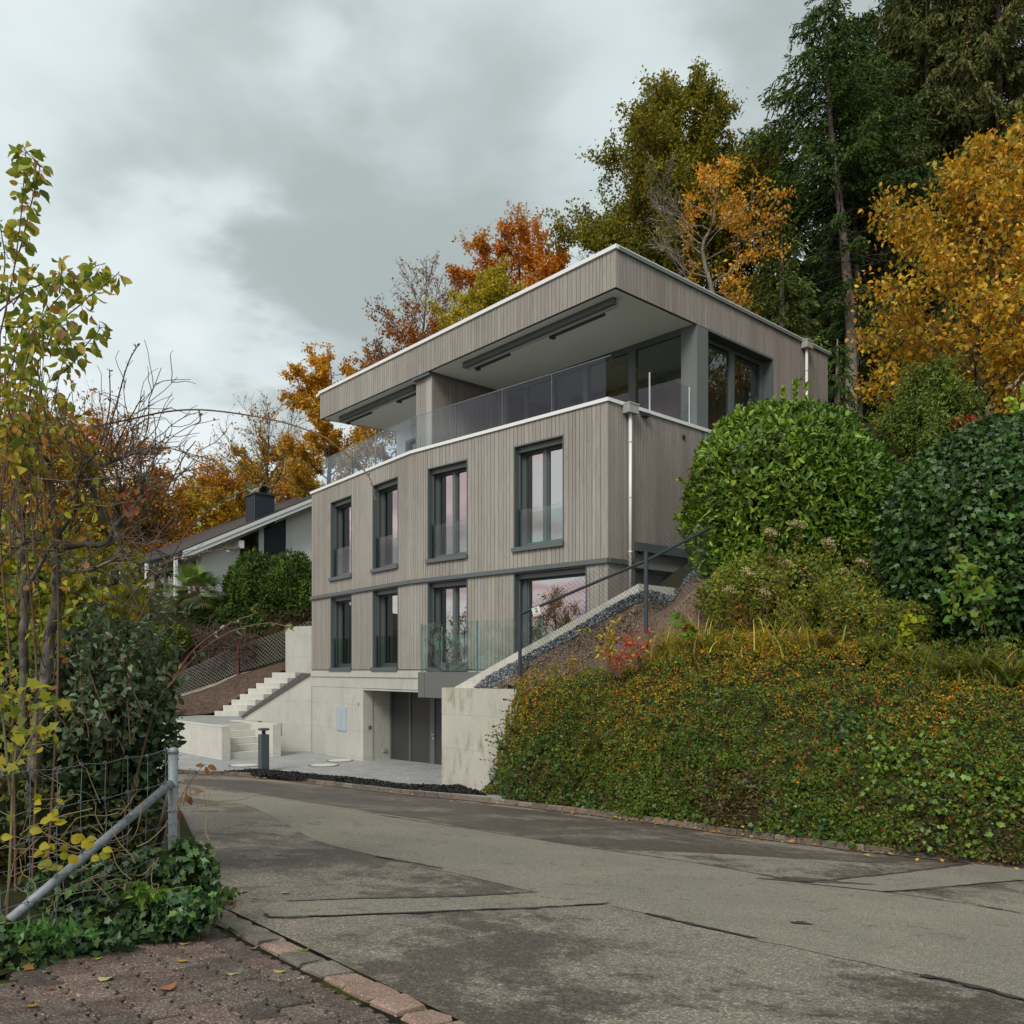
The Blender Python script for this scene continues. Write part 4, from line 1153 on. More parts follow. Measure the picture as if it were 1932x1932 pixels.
# terrace of the middle level
pt_ = [A0 + dl * 1.9 + sdv * 0.01, A0 + dl * 6.8, A0 + dl * 8.0 + sdv * 2.2, P(459, 1340, 33.9)[:2], Bp + dl * 3.4 + sdv * 1.1, Bp + dl * 2.0 + sdv * 0.02, A0 + sdv * wdt + dl * 1.9]
sheet('landing', [np.array((p[0], p[1], ZPL + 0.002)) for p in pt_], M['plaza'])
# upper flight
up0 = PL(404.8, 1352, -1.85)[:2]
st2 = thing('garden_steps', 'longer flight of eight pale block steps climbing the earth slope beside the house', 'steps', (*up0, -1.85))
dw = PL(448, 1352, -1.85)[:2] - up0
top = P(522, 1268.7, 35.6)[:2]; stp = (top - up0) / 7.6
fw = np.array((1.3, -0.25)); fw = fw / np.linalg.norm(fw) * 1.05
for i in range(8):
    g = MB(); p = up0 + stp * i; z = -1.84 + 0.22 * i
    g.obox((*p, z - 0.15), (*fw, 0), (*(stp * 1.25), 0), (0, 0, 0.345 + 0.02)); g.build('step_block', M['concrete_edge'], st2)
# sloping wall from the house corner down to the forecourt
H0 = WL.xy(0.0, -0.10); H1 = P(461, 1355, 30.95)[:2]
sw3 = thing('retaining_wall', 'concrete wall with sloping top running from the left house corner down to the steps', 'wall', (*H0, PZ))
g = MB(); hd = (H0 - H1) / np.linalg.norm(H0 - H1); nd = np.array((-hd[1], hd[0])) * 0.25; sdh = hd
g.prism([H1, H0, H0 + nd, H1 + nd], PZ - 0.2, [-1.79, -0.16, -0.16, -1.79]); g.build('wall_body', M['concrete'], sw3)
g = MB(); g.prism([H1 - hd * .02 - nd * .06, H0 - nd * .06, H0 + nd * 1.05, H1 + nd * 1.05 - hd * .02], [-1.785, -0.155, -0.155, -1.785], [-1.76, -0.13, -0.13, -1.76]); g.build('wall_cap', M['concrete_edge'], sw3)
# tall wall slab at the top of the steps
wa = P(538.6, 1265, 36.2)[:2]; wb = P(600, 1265, 35.2)[:2]
sw4 = thing('screen_wall', 'upright concrete slab wall at the top of the steps beside the house', 'wall', (*wa, -0.1))
g = MB(); dd_ = (wb - wa) / np.linalg.norm(wb - wa); nn_ = np.array((-dd_[1], dd_[0]))
g.prism([wa + dd_ * 0.0, wb, wb + nn_ * 0.3, wa + nn_ * 0.9 - dd_ * 0.15, ], -1.2, 1.87); g.build('wall_body', M['concrete'], sw4)

# front wall beside the garage and the sloping wing wall
F0 = PL(833.5, 1481)[:2]; F1 = F0 - WR.d * 0 + WR.d * 2.18
f1y = None
zt_ = -0.43
sw5 = thing('retaining_wall', 'thick stained concrete wall block between garage entrance and berry hedge', 'wall', (*F0, PZ))
k = (973.7 - CX) / F_; uu = (k * F0[1] - F0[0]) / (WR.d[0] - k * WR.d[1]); F1 = F0 + WR.d * uu
side_n = np.array((-WR.d[1], WR.d[0])); 
if side_n[1] < 0: side_n = -side_n
g = MB(); g.prism([F0, F1, F1 + sdv * 0.5, F0 + sdv * 0.5], PZ - 0.4, [zt_, zt_, zt_, zt_]); g.build('wall_body', M['concrete_old'], sw5)
WG = [np.array((-1.36, 20.95)), np.array((2.75, 18.3)), np.array((3.75, 18.95))]
wz = [-0.43, 1.90, 1.93]
sw6 = thing('wing_wall', 'pale concrete wing wall rising diagonally in front of the lower right windows', 'wall', (*WG[0], -0.43))
g = MB(); nn1 = np.array((0.54, 0.84)) * 0.26
W0 = P(857, 1298, 21.1)[:2]; W1 = P(1205, 1101, 18.0)[:2]; W2 = P(1272, 1104, 18.6)[:2]
zz1 = (HY - 1101) / F_ * 18.0; zz2 = zz1
g.prism([W0, W1, W1 + nn1, W0 + nn1], [-0.44, -0.44, -0.44, -0.44], [-0.42, zz1, zz1, -0.42])
g.prism([W1 + (0.002, 0), W2, W2 + nn1, W1 + nn1 + (0.002, 0)], -1.0, [zz1 - .003, zz2 - .03, zz2 - .03, zz1 - .003]); g.build('wall_body', M['concrete_edge'], sw6)

# ---------------------------------------------------------------- paving in the near corner
O = G(430, 1728); E1 = (G(860, 1935) - O)[:2]; E1 /= np.linalg.norm(E1); E2 = np.array((E1[1], -E1[0]))
if E2[0] > 0: E2 = -E2
pv_top = [G(*q) for q in [(-200, 1905), (0, 1852), (120, 1808), (200, 1782), (330, 1748), (430, 1722)]]
def inside_pave(q):
    xs = [p[0] for p in pv_top]; ys = [p[1] for p in pv_top]
    return q[1] < np.interp(q[0], xs, ys) + 0.02
pw, ph = 0.235, 0.17; zig = [(0, 0), (.10, 0), (.17, .026), (.33, .026), (.40, 0), (.60, 0), (.67, .026), (.83, .026), (.90, 0), (1, 0)]
pm = MB(); rs = np.random.RandomState(3)
off0 = 0.232
for j in range(0, 26):
    for i in range(-22, 18):
        a0 = i * pw + (0.5 * pw if j % 2 else 0); b0 = off0 + j * ph
        c = O[:2] + E1 * (a0 + pw / 2) + E2 * (b0 + ph / 2)
        if not inside_pave(c) or c[1] < 1.2: continue
        loop = [(a0 + u * pw, b0 + v) for u, v in zig] + [(a0 + u * pw, b0 + ph + v) for u, v in zig[::-1]]
        cc = np.array((a0 + pw / 2, b0 + ph / 2 + 0.012)); h = rs.uniform(-0.003, 0.004); ti = rs.uniform(-0.025, 0.025, 2)
        vs = []
        for ins, zz in ((0.006, -0.03), (0.006, 0.006), (0.013, 0.0135)):
            for l in loop:
                q = np.array(l); dq = cc - q; q = q + dq * min(0.9, ins / (abs(dq).max()) * 1.0)
                w = O[:2] + E1 * q[0] + E2 * q[1]
                vs.append(gxy(w[0], w[1], zz + h + 0.012 + ti[0] * (q[0] - cc[0]) + ti[1] * (q[1] - cc[1])))
        nn2 = len(loop); k = rs.uniform(0.85, 1.5); red = rs.uniform(-0.006, 0.022)
        pm.cur = ((0.135 + red) * k, 0.112 * k, 0.096 * k)
        fs = [tuple(range(2 * nn2, 3 * nn2))]
        for lv in (0, nn2): fs += [(lv + t_, lv + (t_ + 1) % nn2, lv + nn2 + (t_ + 1) % nn2, lv + nn2 + t_) for t_ in range(nn2)]
        pm.add(vs, fs)
struct(pm.build('paving', M['paver']))
ja = O[:2] - E1 * 0.3 + E2 * 0.0
jp = [gxy(*p[:2], 0.008) for p in [O[:2] + E1 * -0.25 - E2 * 0.018, O[:2] + E1 * 5 - E2 * 0.018, O[:2] + E1 * 5 + E2 * 6, pv_top[0][:2] + np.array((-1, 0.1))]] + [gxy(p[0], p[1] + 0.05, 0.008) for p in pv_top]
sheet('paving_bed', jp, M['joint'])
cb_ = MB(); s = -0.22
cc_ = [(0.31, 0.22, 0.17), (0.25, 0.22, 0.175), (0.22, 0.20, 0.165), (0.34, 0.235, 0.185), (0.19, 0.165, 0.145), (0.27, 0.245, 0.20)]
while s < 4.5:
    ln = rs.uniform(0.19, 0.27); p = O[:2] + E1 * s
    k = rs.uniform(0.85, 1.15); q = cc_[rs.randint(6)]; cb_.cur = tuple(v * k for v in q)
    stone(cb_, p, E1, ln - 0.032, 0.185, 0.034, rs, 0.016, side=-1 if np.dot(np.array((-E1[1], E1[0])), E2) < 0 else 1); s += ln
struct(cb_.build('cobble_edge', M['cobble']))
# ---------------------------------------------------------------- earth slope beside the wing wall
def loft(name, rows, mt, nu=8, nv=6, amp=0.0, scale=2.0, seed=0, vr=None, kind='structure'):
    """rows: lists of 3D points of equal length; returns object and grid (rows, cols, 3)"""
    rows = [smooth_line(r, nu) for r in rows]
    A = np.array(rows)                                        # (R, n, 3)
    out_ = []
    for c in range(A.shape[1]): out_.append(smooth_line(A[:, c], nv))
    Gd = np.array(out_).transpose(1, 0, 2)
    if amp:
        w = np.ones(Gd.shape[0]); 
        Gd[..., 2] += amp * (fnoise(Gd, scale, seed) - 0.5) * 2
    Rn, n = Gd.shape[:2]
    if vr: Gd = Gd[int(vr[0] * (Rn - 1)):int(vr[1] * (Rn - 1)) + 1]; Rn = Gd.shape[0]
    i, j = np.meshgrid(np.arange(n - 1), np.arange(Rn - 1))
    Fq = np.stack([j * n + i, j * n + i + 1, (j + 1) * n + i + 1, (j + 1) * n + i], -1).reshape(-1, 4)
    o = np_mesh(name, Gd.reshape(-1, 3), Fq, mt, smooth=True)
    if kind: o['kind'] = kind
    return Gd
wn1 = np.array((-0.67, -0.745, 0)); 
ra = [P(893, 1297.5, 20.35)] + [np.array((*(W0 * (1 - f) + W1 * f), -0.42 * (1 - f) + zz1 * f - 0.20)) + wn1 * 0.02 for f in (0.22, 0.4, 0.65, 1.0)] + [np.array((*W2, zz2 - 0.20)) + wn1 * 0.02, P(1300, 1084, 18.3), P(1345, 1060, 18.8), P(1400, 1050, 19.3)]
rb = [P(974, 1300, 19.62), P(995, 1296, 19.35), P(1030, 1282, 19.05), P(1110, 1246, 18.4), P(1190, 1205, 17.8), P(1245, 1175, 17.4), P(1290, 1140, 17.4), P(1340, 1110, 17.5), P(1400, 1100, 17.6)]
mid = [a * 0.5 + b * 0.5 + (0, 0, 0.05) for a, b in zip(ra, rb)]
gr = [a * 0.76 + b * 0.24 for a, b in zip(ra, rb)]; gr[0] = ra[0] * 0.2 + rb[0] * 0.8; gr[1] = ra[1] * 0.5 + rb[1] * 0.5
ra2 = [p + (0, 0, 0.0) for p in ra]
loft('gravel_strip', [ra, [a * .5 + b * .5 for a, b in zip(ra, gr)], gr], M['gravel'], 12, 10, 0.03, 6.0, 2)
slope_G = loft('earth_slope', [[p - (0, 0, 0.02) for p in gr], mid, rb, [p + np.array((0.0, -0.12, -0.9)) for p in rb]], M['jute'], 16, 14, 0.05, 3.0, 3)
# loose slate chips
def chips(name, pts, size, cols, mt, seed):
    rs = np.random.RandomState(seed); N = len(pts)
    T = np.array([(-1, -.7, -.4), (1, -.8, -.4), (.9, .7, -.4), (-.8, .8, -.4), (-.6, -.5, .5), (.6, -.4, .6), (.5, .5, .5), (-.5, .4, .4)])
    Fc = np.array([(0, 1, 5, 4), (1, 2, 6, 5), (2, 3, 7, 6), (3, 0, 4, 7), (4, 5, 6, 7)])
    q = unit(rs, N); a = unit(rs, N); b = np.cross(q, a); b /= np.linalg.norm(b, axis=1)[:, None]; c = np.cross(q, b)
    s_ = size * rs.uniform(0.5, 1.3, N)
    V = pts[:, None, :] + s_[:, None, None] * (T[None, :, 0:1] * q[:, None] + T[None, :, 1:2] * b[:, None] * .7 + T[None, :, 2:3] * c[:, None] * .6)
    Ff = (Fc[None] + (np.arange(N) * 8)[:, None, None]).reshape(-1, 4)
    return np_mesh(name, V.reshape(-1, 3), Ff, mt, None, np.repeat(cols, 8, 0))
def samp(Gd, N, rs, fr=(0, 1), fc=(0, 1)):
    """random points and normals on a loft grid, even in area"""
    A, B_, C_, D_ = Gd[:-1, :-1], Gd[1:, :-1], Gd[:-1, 1:], Gd[1:, 1:]
    nn = np.cross(C_ - A, B_ - A); ar = np.linalg.norm(nn, axis=2) + 1e-9; n1 = nn / ar[..., None]
    n1 = np.where(n1[..., 2:3] < 0, -n1, n1)
    w = ar.copy(); R_, K_ = w.shape
    rr = np.arange(R_) / R_; cc2 = np.arange(K_) / K_
    w[(rr < fr[0]) | (rr > fr[1]), :] = 0; w[:, (cc2 < fc[0]) | (cc2 > fc[1])] = 0
    p = (w / w.sum()).ravel(); idx = rs.choice(len(p), N, p=p); i, j = np.unravel_index(idx, w.shape)
    u, v = rs.rand(N, 1), rs.rand(N, 1)
    pt = A[i, j] * (1 - u) * (1 - v) + B_[i, j] * u * (1 - v) + C_[i, j] * (1 - u) * v + D_[i, j] * u * v
    return pt, n1[i, j], i / R_, j / K_
rs = np.random.RandomState(9)
gg = np.array([smooth_line(ra, 12), smooth_line([a * .5 + b * .5 for a, b in zip(ra, gr)], 12), smooth_line(gr, 12)])
pt, nn_, _, _ = samp(gg, 5200, rs); M['chip'] = attr_mat('slate_chips', 0.7, 0)
o = chips('slate_chippings', pt + (0, 0, 0.01), 0.026, pal(rs, 5200, [(0.13, 0.15, 0.165), (0.24, 0.265, 0.28), (0.38, 0.40, 0.415), (0.07, 0.082, 0.095)]), M['chip'], 4); o['kind'] = 'stuff'
gg = np.array([smooth_line(r, 16) for r in ([p - (0, 0, 0.02) for p in gr], mid, rb)])
pt, _, _, _ = samp(gg, 5200, rs)
o = chips('soil_clods', pt + (0, 0, 0.02), 0.032 * rs.rand(5200) ** 1.5 + 0.008, pal(rs, 5200, [(0.15, 0.108, 0.078), (0.22, 0.16, 0.115), (0.09, 0.063, 0.046), (0.29, 0.225, 0.165)]), M['chip'], 6); o['kind'] = 'stuff'
# mulch crumbs in the planting bed
Vb = np.array(V).reshape(nr, n_, 3)
pt, _, _, _ = samp(Vb, 2600, rs)
o = chips('mulch_crumbs', pt + (0, 0, 0.01), 0.03, pal(rs, 2600, [(0.006, 0.006, 0.006), (0.015, 0.014, 0.013), (0.04, 0.038, 0.036)]), M['chip'], 5); o['kind'] = 'stuff'

# ---------------------------------------------------------------- bank with the hedge
bx_ = [912, 945, 990, 1080, 1180, 1290, 1400, 1520, 1640, 1780, 1932, 2120, 2400]
cy3 = [1490, 1440, 1308, 1286, 1268, 1236, 1232, 1246, 1262, 1286, 1306, 1335, 1375]
cY = [20.1, 19.7, 18.9, 17.9, 17.2, 16.5, 15.6, 14.7, 13.9, 13.1, 12.3, 11.3, 10.0]
kx, ky = zip(*kerb_px); kyi = np.interp(bx_, kx, ky); kyi[-1] = 1695; kyi[-2] = 1659
foot = [G(x, y - 9, 0.09) * (1.02, 1.02, 1.02) for x, y in zip(bx_, kyi)]
foot[0] = P(912, 1500, 20.2); foot[1] = P(945, 1503, 19.75)
crest = [P(x, y, Y) for x, y, Y in zip(bx_, cy3, cY)]
def between(f, c, fy, fz): return np.array((f[0] + (c[0] - f[0]) * fy, f[1] + (c[1] - f[1]) * fy, f[2] + (c[2] - f[2]) * fz))
rows = [foot] + [[between(f, c, a, b) for f, c in zip(foot, crest)] for a, b in ((0.12, 0.27), (0.36, 0.58), (0.66, 0.82))] + [crest]
def back(dY, dz, w0):
    r = []
    for x, c in zip(bx_, crest):
        w = min(1, max(0.06, (x - 1230) / 170)) if x < 1400 else 1
        k = (c[1] + dY * w) / c[1]; r.append(np.array((c[0] * k, c[1] * k, c[2] + dz * w - (0.25 if w < 0.1 else 0))))
    return r
rows += [back(1.3, 0.35, 0), back(3.2, 0.9, 0), back(5.0, 2.6, 0), back(11, 5.2, 0), back(22, 10.5, 0)]
bank_G = loft('bank', rows, M['soil'], 8, 5, 0.05, 1.5, 8)
BR = bank_G.shape[0]
rowf = lambda k: k * 5 / (BR - 1)                                # fraction of the loft at row k

# ---------------------------------------------------------------- slopes left of the house
rA = [P(270, 1352, 34.3), P(350, 1349, 34.6), P(404, 1344, 34.9), P(440, 1322, 35.2), P(480, 1297, 35.5), P(523, 1270, 36.0), P(545, 1262, 36.4)]
rB = [P(270, 1334, 36.2), P(327, 1318, 36.4), P(400, 1296, 36.7), P(440, 1277, 36.9), P(480, 1264, 37.1), P(515, 1252, 37.4), P(545, 1246, 37.6)]
rC = [P(270, 1330, 36.7), P(327, 1312, 36.9), P(400, 1288, 37.2), P(440, 1270, 37.4), P(480, 1257, 37.6), P(515, 1243, 37.9), P(545, 1230, 38.2)]
rD = [P(270, 1200, 40), P(327, 1185, 40), P(400, 1165, 40), P(440, 1155, 40), P(480, 1150, 40.2), P(520, 1142, 40.5), P(600, 1130, 41)]
loft('earth_bed', [rA, [a * .5 + b * .5 + (0, 0, 0.12) for a, b in zip(rA, rB)], rB], M['dirt'], 8, 6, 0.06, 2.2, 4)
loft('gravel_edge', [rB, [a * .4 + b * .6 + (0, 0, 0.03) for a, b in zip(rB, rC)], rC], M['chalk'], 8, 4, 0.03, 3, 5)
dsl = loft('garden_slope', [rC, [a * .6 + b * .4 + (0, 0, 0.1) for a, b in zip(rC, rD)], rD, [p + np.array((0, 3, 0.2)) for p in rD]], M['soil'], 8, 6, 0.1, 1.5, 6)
q0_, q1_ = P(452, 1353, 33.5), P(566, 1270, 36.1)
s0, s1 = P(461, 1357, 31.4), P(596, 1271, 30.5)
ln1 = [q0_ * (1 - f) + q1_ * f for f in (0, .33, .66, 1)]; ln3 = [s0 * (1 - f) + s1 * f for f in (0, .33, .66, 1)]; ln2 = [a * .45 + b * .55 for a, b in zip(ln1, ln3)]
loft('gravel_strip', [ln1, ln2], M['gravel'], 6, 4); loft('earth_bed', [ln2, ln3], M['dirt'], 6, 4, 0.0, 3, 5)

# ---------------------------------------------------------------- hill behind
xs = np.linspace(-90, 110, 81); ys = np.concatenate([np.linspace(36.5, 60, 24), np.linspace(63, 170, 24)])
Xg, Yg = np.meshgrid(xs, ys)
def hillz(X, Y):
    s_ = np.clip((X + 5) / 19.0, 0, 1); s_ = s_ * s_ * (3 - 2 * s_)
    return 2.0 + (Y - 34) * (0.20 + 0.27 * s_) + 5.5 * s_
Zg = hillz(Xg, Yg) + 1.2 * (fnoise(np.stack([Xg, Yg, 0 * Xg], -1), 0.12, 4) - 0.5)
Zg[0, :] -= 6
n = len(xs); i, j = np.meshgrid(np.arange(n - 1), np.arange(len(ys) - 1))
Fq = np.stack([j * n + i, j * n + i + 1, (j + 1) * n + i + 1, (j + 1) * n + i], -1).reshape(-1, 4)
struct(np_mesh('hillside', np.stack([Xg, Yg, Zg], -1).reshape(-1, 3), Fq, M['hill'], smooth=True))

# ---------------------------------------------------------------- neighbour's house
nc = P(345, 1040, 40.0); ev = np.array((-sdv[1], sdv[0]))            # eave direction
tanp = 3.4 / 6.75; RG = 10.5
nb = thing('white_house', 'white neighbouring house with brown tiled pitched roof and dark metal chimney', 'house', (nc[0], nc[1], 0.5))
def nz_(t_): return nc[2] + tanp * t_
def roofpt(t_, e, dz=0.0): q = nc[:2] + sdv * t_ + ev * e; return np.array((q[0], q[1], nz_(t_) + dz))
def slab(mb, t0, t1, e0, e1, z0, z1):
    a = [roofpt(t0, e0), roofpt(t1, e0), roofpt(t1, e1), roofpt(t0, e1)]
    vs = [p + (0, 0, z0) for p in a] + [p + (0, 0, z1) for p in a]
    mb.add(vs, [(3, 2, 1, 0), (4, 5, 6, 7), (0, 1, 5, 4), (1, 2, 6, 5), (2, 3, 7, 6), (3, 0, 4, 7)])
g = MB()
tt_ = 0.0
while tt_ < RG:                                                      # courses of tiles
    slab(g, tt_, tt_ + 0.36, 0.0, 15.0, 0.0 - 0.02 , 0.09 + 0.0); tt_ += 0.335
roofn = g.build('roof', M['tile'], nb)
g = MB(); slab(g, 0.0, RG, -0.04, -0.005, -0.16, 0.02); slab(g, 0.0, RG, 0.0, 0.16, -0.36, -0.14)
slab(g, 0.35, RG, 0.55, 0.75, -0.52, -0.20); g.build('verge_board', M['white_wood'], nb)
g = MB(); slab(g, 0.0, RG, 0.17, 15, -0.14, -0.05); g.build('eaves_boarding', M['white_wood'], nb)
for e in np.arange(0.8, 14.5, 0.85):
    g = MB(); slab(g, 0.1, 1.6, e, e + 0.12, -0.36, -0.145); g.build('rafter', M['white_wood'], nb)
g = MB(); g.tube([roofpt(-0.08, 0.0, -0.02), roofpt(-0.08, 15, -0.02)], 0.10, 10); g.build('gutter', M['slate'], nb)
p0 = roofpt(-0.05, 0.6, -0.1)
g = MB(); g.tube(smooth_line([p0, p0 + (0.02, 0.03, -0.25), p0 + (0.5, 0.45, -0.65), p0 + (0.75, 0.67, -0.95), p0 + (0.75, 0.67, -4)], 4), 0.05, 8); g.build('downpipe', M['slate'], nb)
# gable wall
NW = Wall(nc[:2] + sdv * 1.3 + ev * 1.0, nc[:2] + sdv * 10.4 + ev * 1.0)
NW.n = -ev
def gable_cell(mb, u0, u1, z0, top=None, off=0.0):
    a, b = NW.pt(u0, z0, off), NW.pt(u1, z0, off)
    za = top if top is not None else nz_(u0 + 1.3) - 0.14; zb = top if top is not None else nz_(u1 + 1.3) - 0.14
    mb.quad(a, b, np.array((b[0], b[1], zb)), np.array((a[0], a[1], za)))
g = MB()
w0, w1 = NW.u(449), NW.u(491); v0, v1 = NW.u(497), NW.u(539)
zw = NW.z(449, 1052)
gable_cell(g, 0, w0, -1.0); gable_cell(g, w0, w1, -1.0, zw); gable_cell(g, w1, v0, -1.0); gable_cell(g, v1, NW.len, -1.0)
nx = Wall(nc[:2] + sdv * 1.3 + ev * 15, nc[:2] + sdv * 1.3 + ev * 1.0); nx.n = -sdv
wall_with_holes(g, nx, 0, nx.len, -1.0, 5.9, [(3.0, 6.0, 3.3, 5.4), (7.2, 10.5, 3.3, 5.4), (11.3, 13.4, 3.2, 5.6)], 0.0)
g.build('rendered_wall', M['white_paint'], nb)
g = MB(); gable_cell(g, w0, w1, zw, None, -0.12); wq = g.build('gable_window', M['pane_dark'], nb)
g = MB(); NW.box(g, w0, w0 + 0.08, zw, nz_(w0 + 1.3) - 0.2, -0.1, 0.03); NW.box(g, w1 - 0.08, w1, zw, nz_(w1 + 1.3) - 0.2, -0.1, 0.03); NW.box(g, w0, w1, zw - 0.1, zw, -0.1, 0.06); g.build('window_frame', M['white_wood'], wq)
g = MB(); gable_cell(g, v0, v1, -1.0, None, -0.05); g.build('dark_panel', M['slate'], nb)
g = MB(); NW.box(g, w1 + 0.0, v0, 1.0, nz_(w1 + 1.35) - 0.2, 0.0, 0.05); NW.box(g, v1, v1 + 0.3, 1.0, nz_(v1 + 1.3) - 0.2, 0.0, 0.05); g.build('pilaster', M['white_wood'], nb)
g = MB(); NW.box(g, 1.55, 1.8, nz_(2.9) - 1.0, nz_(2.9) - 0.62, -0.05, 0.85); g.build('purlin_end', M['white_wood'], nb)
g = MB(); NW.sheet(g, 0, NW.len, -1, 6, -1.5); nx.sheet(g, 0, nx.len, -1, 5.8, -1.2); g.build('room_wall', M['room'], nb)
for a, b, c_, d_ in ((3.0, 6.0, 3.3, 5.4), (7.2, 10.5, 3.3, 5.4), (11.3, 13.4, 3.2, 5.6)):
    g = MB(); nx.box(g, a, b, d_ - 0.1, d_, -0.1, 0.03); nx.box(g, a, b, c_, c_ + 0.1, -0.1, 0.03)
    for u in (a, (a + b) / 2, b - 0.08): nx.box(g, u, u + 0.08, c_ + 0.1, d_ - 0.1, -0.1, 0.03)
    w = g.build('window', M['white_wood'], nb)
    g = MB(); nx.sheet(g, a, b, c_, d_, -0.06); g.build('pane', M['pane_dark'], w)
g = MB()
nx.box(g, 2.0, 14.5, 2.75, 2.95, 0.0, 1.5)
nbal = g.build('balcony_floor', M['white_wood'], nb)
for u in (2.1, 6.2, 10.3, 14.35):
    g = MB(); nx.box(g, u, u + 0.15, -0.5, 5.5, 1.35, 1.5); g.build('balcony_post', M['white_wood'], nb)
g = MB(); nx.box(g, 2.0, 14.5, 3.75, 3.82, 1.42, 1.48)
for u in np.arange(2.3, 14.4, 0.16): nx.box(g, u, u + 0.03, 2.95, 3.75, 1.44, 1.47)
g.build('balcony_railing', M['hopper'], nb)
# chimney
cpos = P(491, 985, 43.6); q = cpos[:2]; zb_ = cpos[2] - 0.25; zt2 = (HY - 937) / F_ * 43.6
ch = thing('chimney_tmp', None, None) if False else None
g = MB(); hw = 0.52
o_ = q - sdv * hw - ev * hw; g.obox((*o_, zb_), (*(sdv * 2 * hw), 0), (*(ev * 2 * hw), 0), (0, 0, zt2 - zb_))
g.obox((*(q - sdv * (hw + .07) - ev * (hw + .07)), zt2), (*(sdv * 2 * (hw + .07)), 0), (*(ev * 2 * (hw + .07)), 0), (0, 0, 0.09))
for k in range(7):
    a = -hw + 2 * hw * k / 6
    for s1_, s2_, b_ in ((sdv, ev, -1), (ev, sdv, -1)):
        pp = q + s1_ * a + s2_ * (b_ * (hw + 0.02)); g.obox((*(pp - s1_ * .012), zb_), (*(s1_ * .024), 0), (*(s2_ * .03), 0), (0, 0, zt2 - zb_))
chm = g.build('chimney', M['slate'], roofn)
g = MB(); g.tube([(*(q - ev * 0.5), zt2 + 0.16), (*(q + ev * 0.5), zt2 + 0.16)], 0.33, 20, cap=False); g.tube([(*(q - ev * 0.5), zt2 + 0.16), (*(q + ev * 0.5), zt2 + 0.16)], 0.26, 20, cap=False)
g.build('clay_cowl', bark('clay_pipe', (0.16, 0.11, 0.08), (0.28, 0.22, 0.17)), roofn)

# ---------------------------------------------------------------- bollards
def bollard(p, h, w, yaw, label):
    t_ = thing('bollard_light', label, 'bollard light', p, 'anthracite bollard lights')
    c, s = math.cos(yaw), math.sin(yaw); ax, ay = np.array((c, s)), np.array((-s, c)); b = p[:2]
    g = MB(); g.obox((*(b - ax * w - ay * w), p[2] - 0.05), (*(ax * 2 * w), 0), (*(ay * 2 * w), 0), (0, 0, h * 0.86 + 0.05)); g.build('post', M['bollard'], t_)
    g = MB(); g.obox((*(b - ax * w * .35 - ay * w * .35), p[2] + h * .86), (*(ax * .7 * w), 0), (*(ay * .7 * w), 0), (0, 0, h * 0.09)); g.build('neck', M['anthracite'], t_)
    g = MB(); g.obox((*(b - ax * w * 1.0 - ay * w * 1.0), p[2] + h * .95), (*(ax * 2 * w), 0), (*(ay * 2 * w), 0), (0, 0, h * 0.05)); g.build('cap', M['bollard'], t_)
bollard(P(497.5, 1456, 24.0), 82 / F_ * 24, 0.115, R(42), 'anthracite bollard light standing at the tip of the black planting bed')
bollard(P(322, 1351, 34.2), 49 / F_ * 34.2, 0.10, R(42), 'anthracite bollard light beside the upper earth bed, near a red post')

# ---------------------------------------------------------------- chain-link fences
def chainlink(name, lo, hi, pitch, th, mt, parent, nrm):
    """diamond wires between a lower and an upper polyline (same number of points)"""
    lo, hi = np.array(lo), np.array(hi); segs = []
    sl = np.concatenate(([0], np.cumsum(np.linalg.norm(np.diff(lo, axis=0), axis=1)))); Ls = sl[-1]
    H = np.mean(np.linalg.norm(hi - lo, axis=1))
    def pt(s, v):
        s = min(max(s, 0), Ls); i = min(np.searchsorted(sl, s, 'right') - 1, len(lo) - 2); f = (s - sl[i]) / (sl[i + 1] - sl[i])
        a = lo[i] * (1 - f) + lo[i + 1] * f; b = hi[i] * (1 - f) + hi[i + 1] * f; return a * (1 - v) + b * v
    k = -H
    while k < Ls + H:
        for sg in (1, -1):
            s0_, s1_ = (k, k + H) if sg > 0 else (k + H, k)
            v0_, v1_ = 0.0, 1.0
            def clampv(s0, s1, v0, v1):
                d = s1 - s0
                for lim in (0, Ls):
                    pass
                ta = [0, 1]
                if d > 0: ta = [max(0, -s0 / d), min(1, (Ls - s0) / d)]
                else: ta = [max(0, (Ls - s0) / d), min(1, -s0 / d)]
                return ta
            ta, tb = clampv(s0_, s1_, 0, 1)
            if tb - ta > 0.02:
                m_ = 5; q = np.linspace(ta, tb, m_); segs.append((np.array([pt(s0_ + (s1_ - s0_) * x, x) + nrm * (th * sg * .5) for x in q]), np.full(m_, th)))
        k += pitch
    Vv, Ff = tubes_np(segs, 3); return np_mesh(name, Vv, Ff, mt, parent)
M['wire_dark'] = mat('green_black_wire', (0.035, 0.045, 0.05), 0.5)
cf = thing('chain_link_fence', 'dark chain-link fence with top rail on the slope beside the wing wall', 'fence', P(981, 1298, 19.05))
pa_, pb_, pc_ = P(981, 1298, 19.3), P(1219, 1175, 17.1), P(1352, 1080, 17.8)
ta_, tb_, tc_ = P(981, 1146, 19.3), P(1219, 1041, 17.1), P(1352, 975, 17.8)
for a, b in ((pa_, ta_), (pb_, tb_), (pc_, tc_)):
    g = MB(); g.tube([a - (0, 0, 0.2), b], 0.045, 10); g.tube([b, b + (0, 0, 0.02)], [0.055, 0.03], 10); g.build('fence_post', M['anthracite'], cf)
r0_, r1_, r2_ = P(984, 1158, 19.27), P(1219, 1058, 17.1), P(1352, 990, 17.8)
g = MB(); g.tube([r0_, r1_, r2_], 0.032, 10); g.build('top_rail', M['anthracite'], cf)
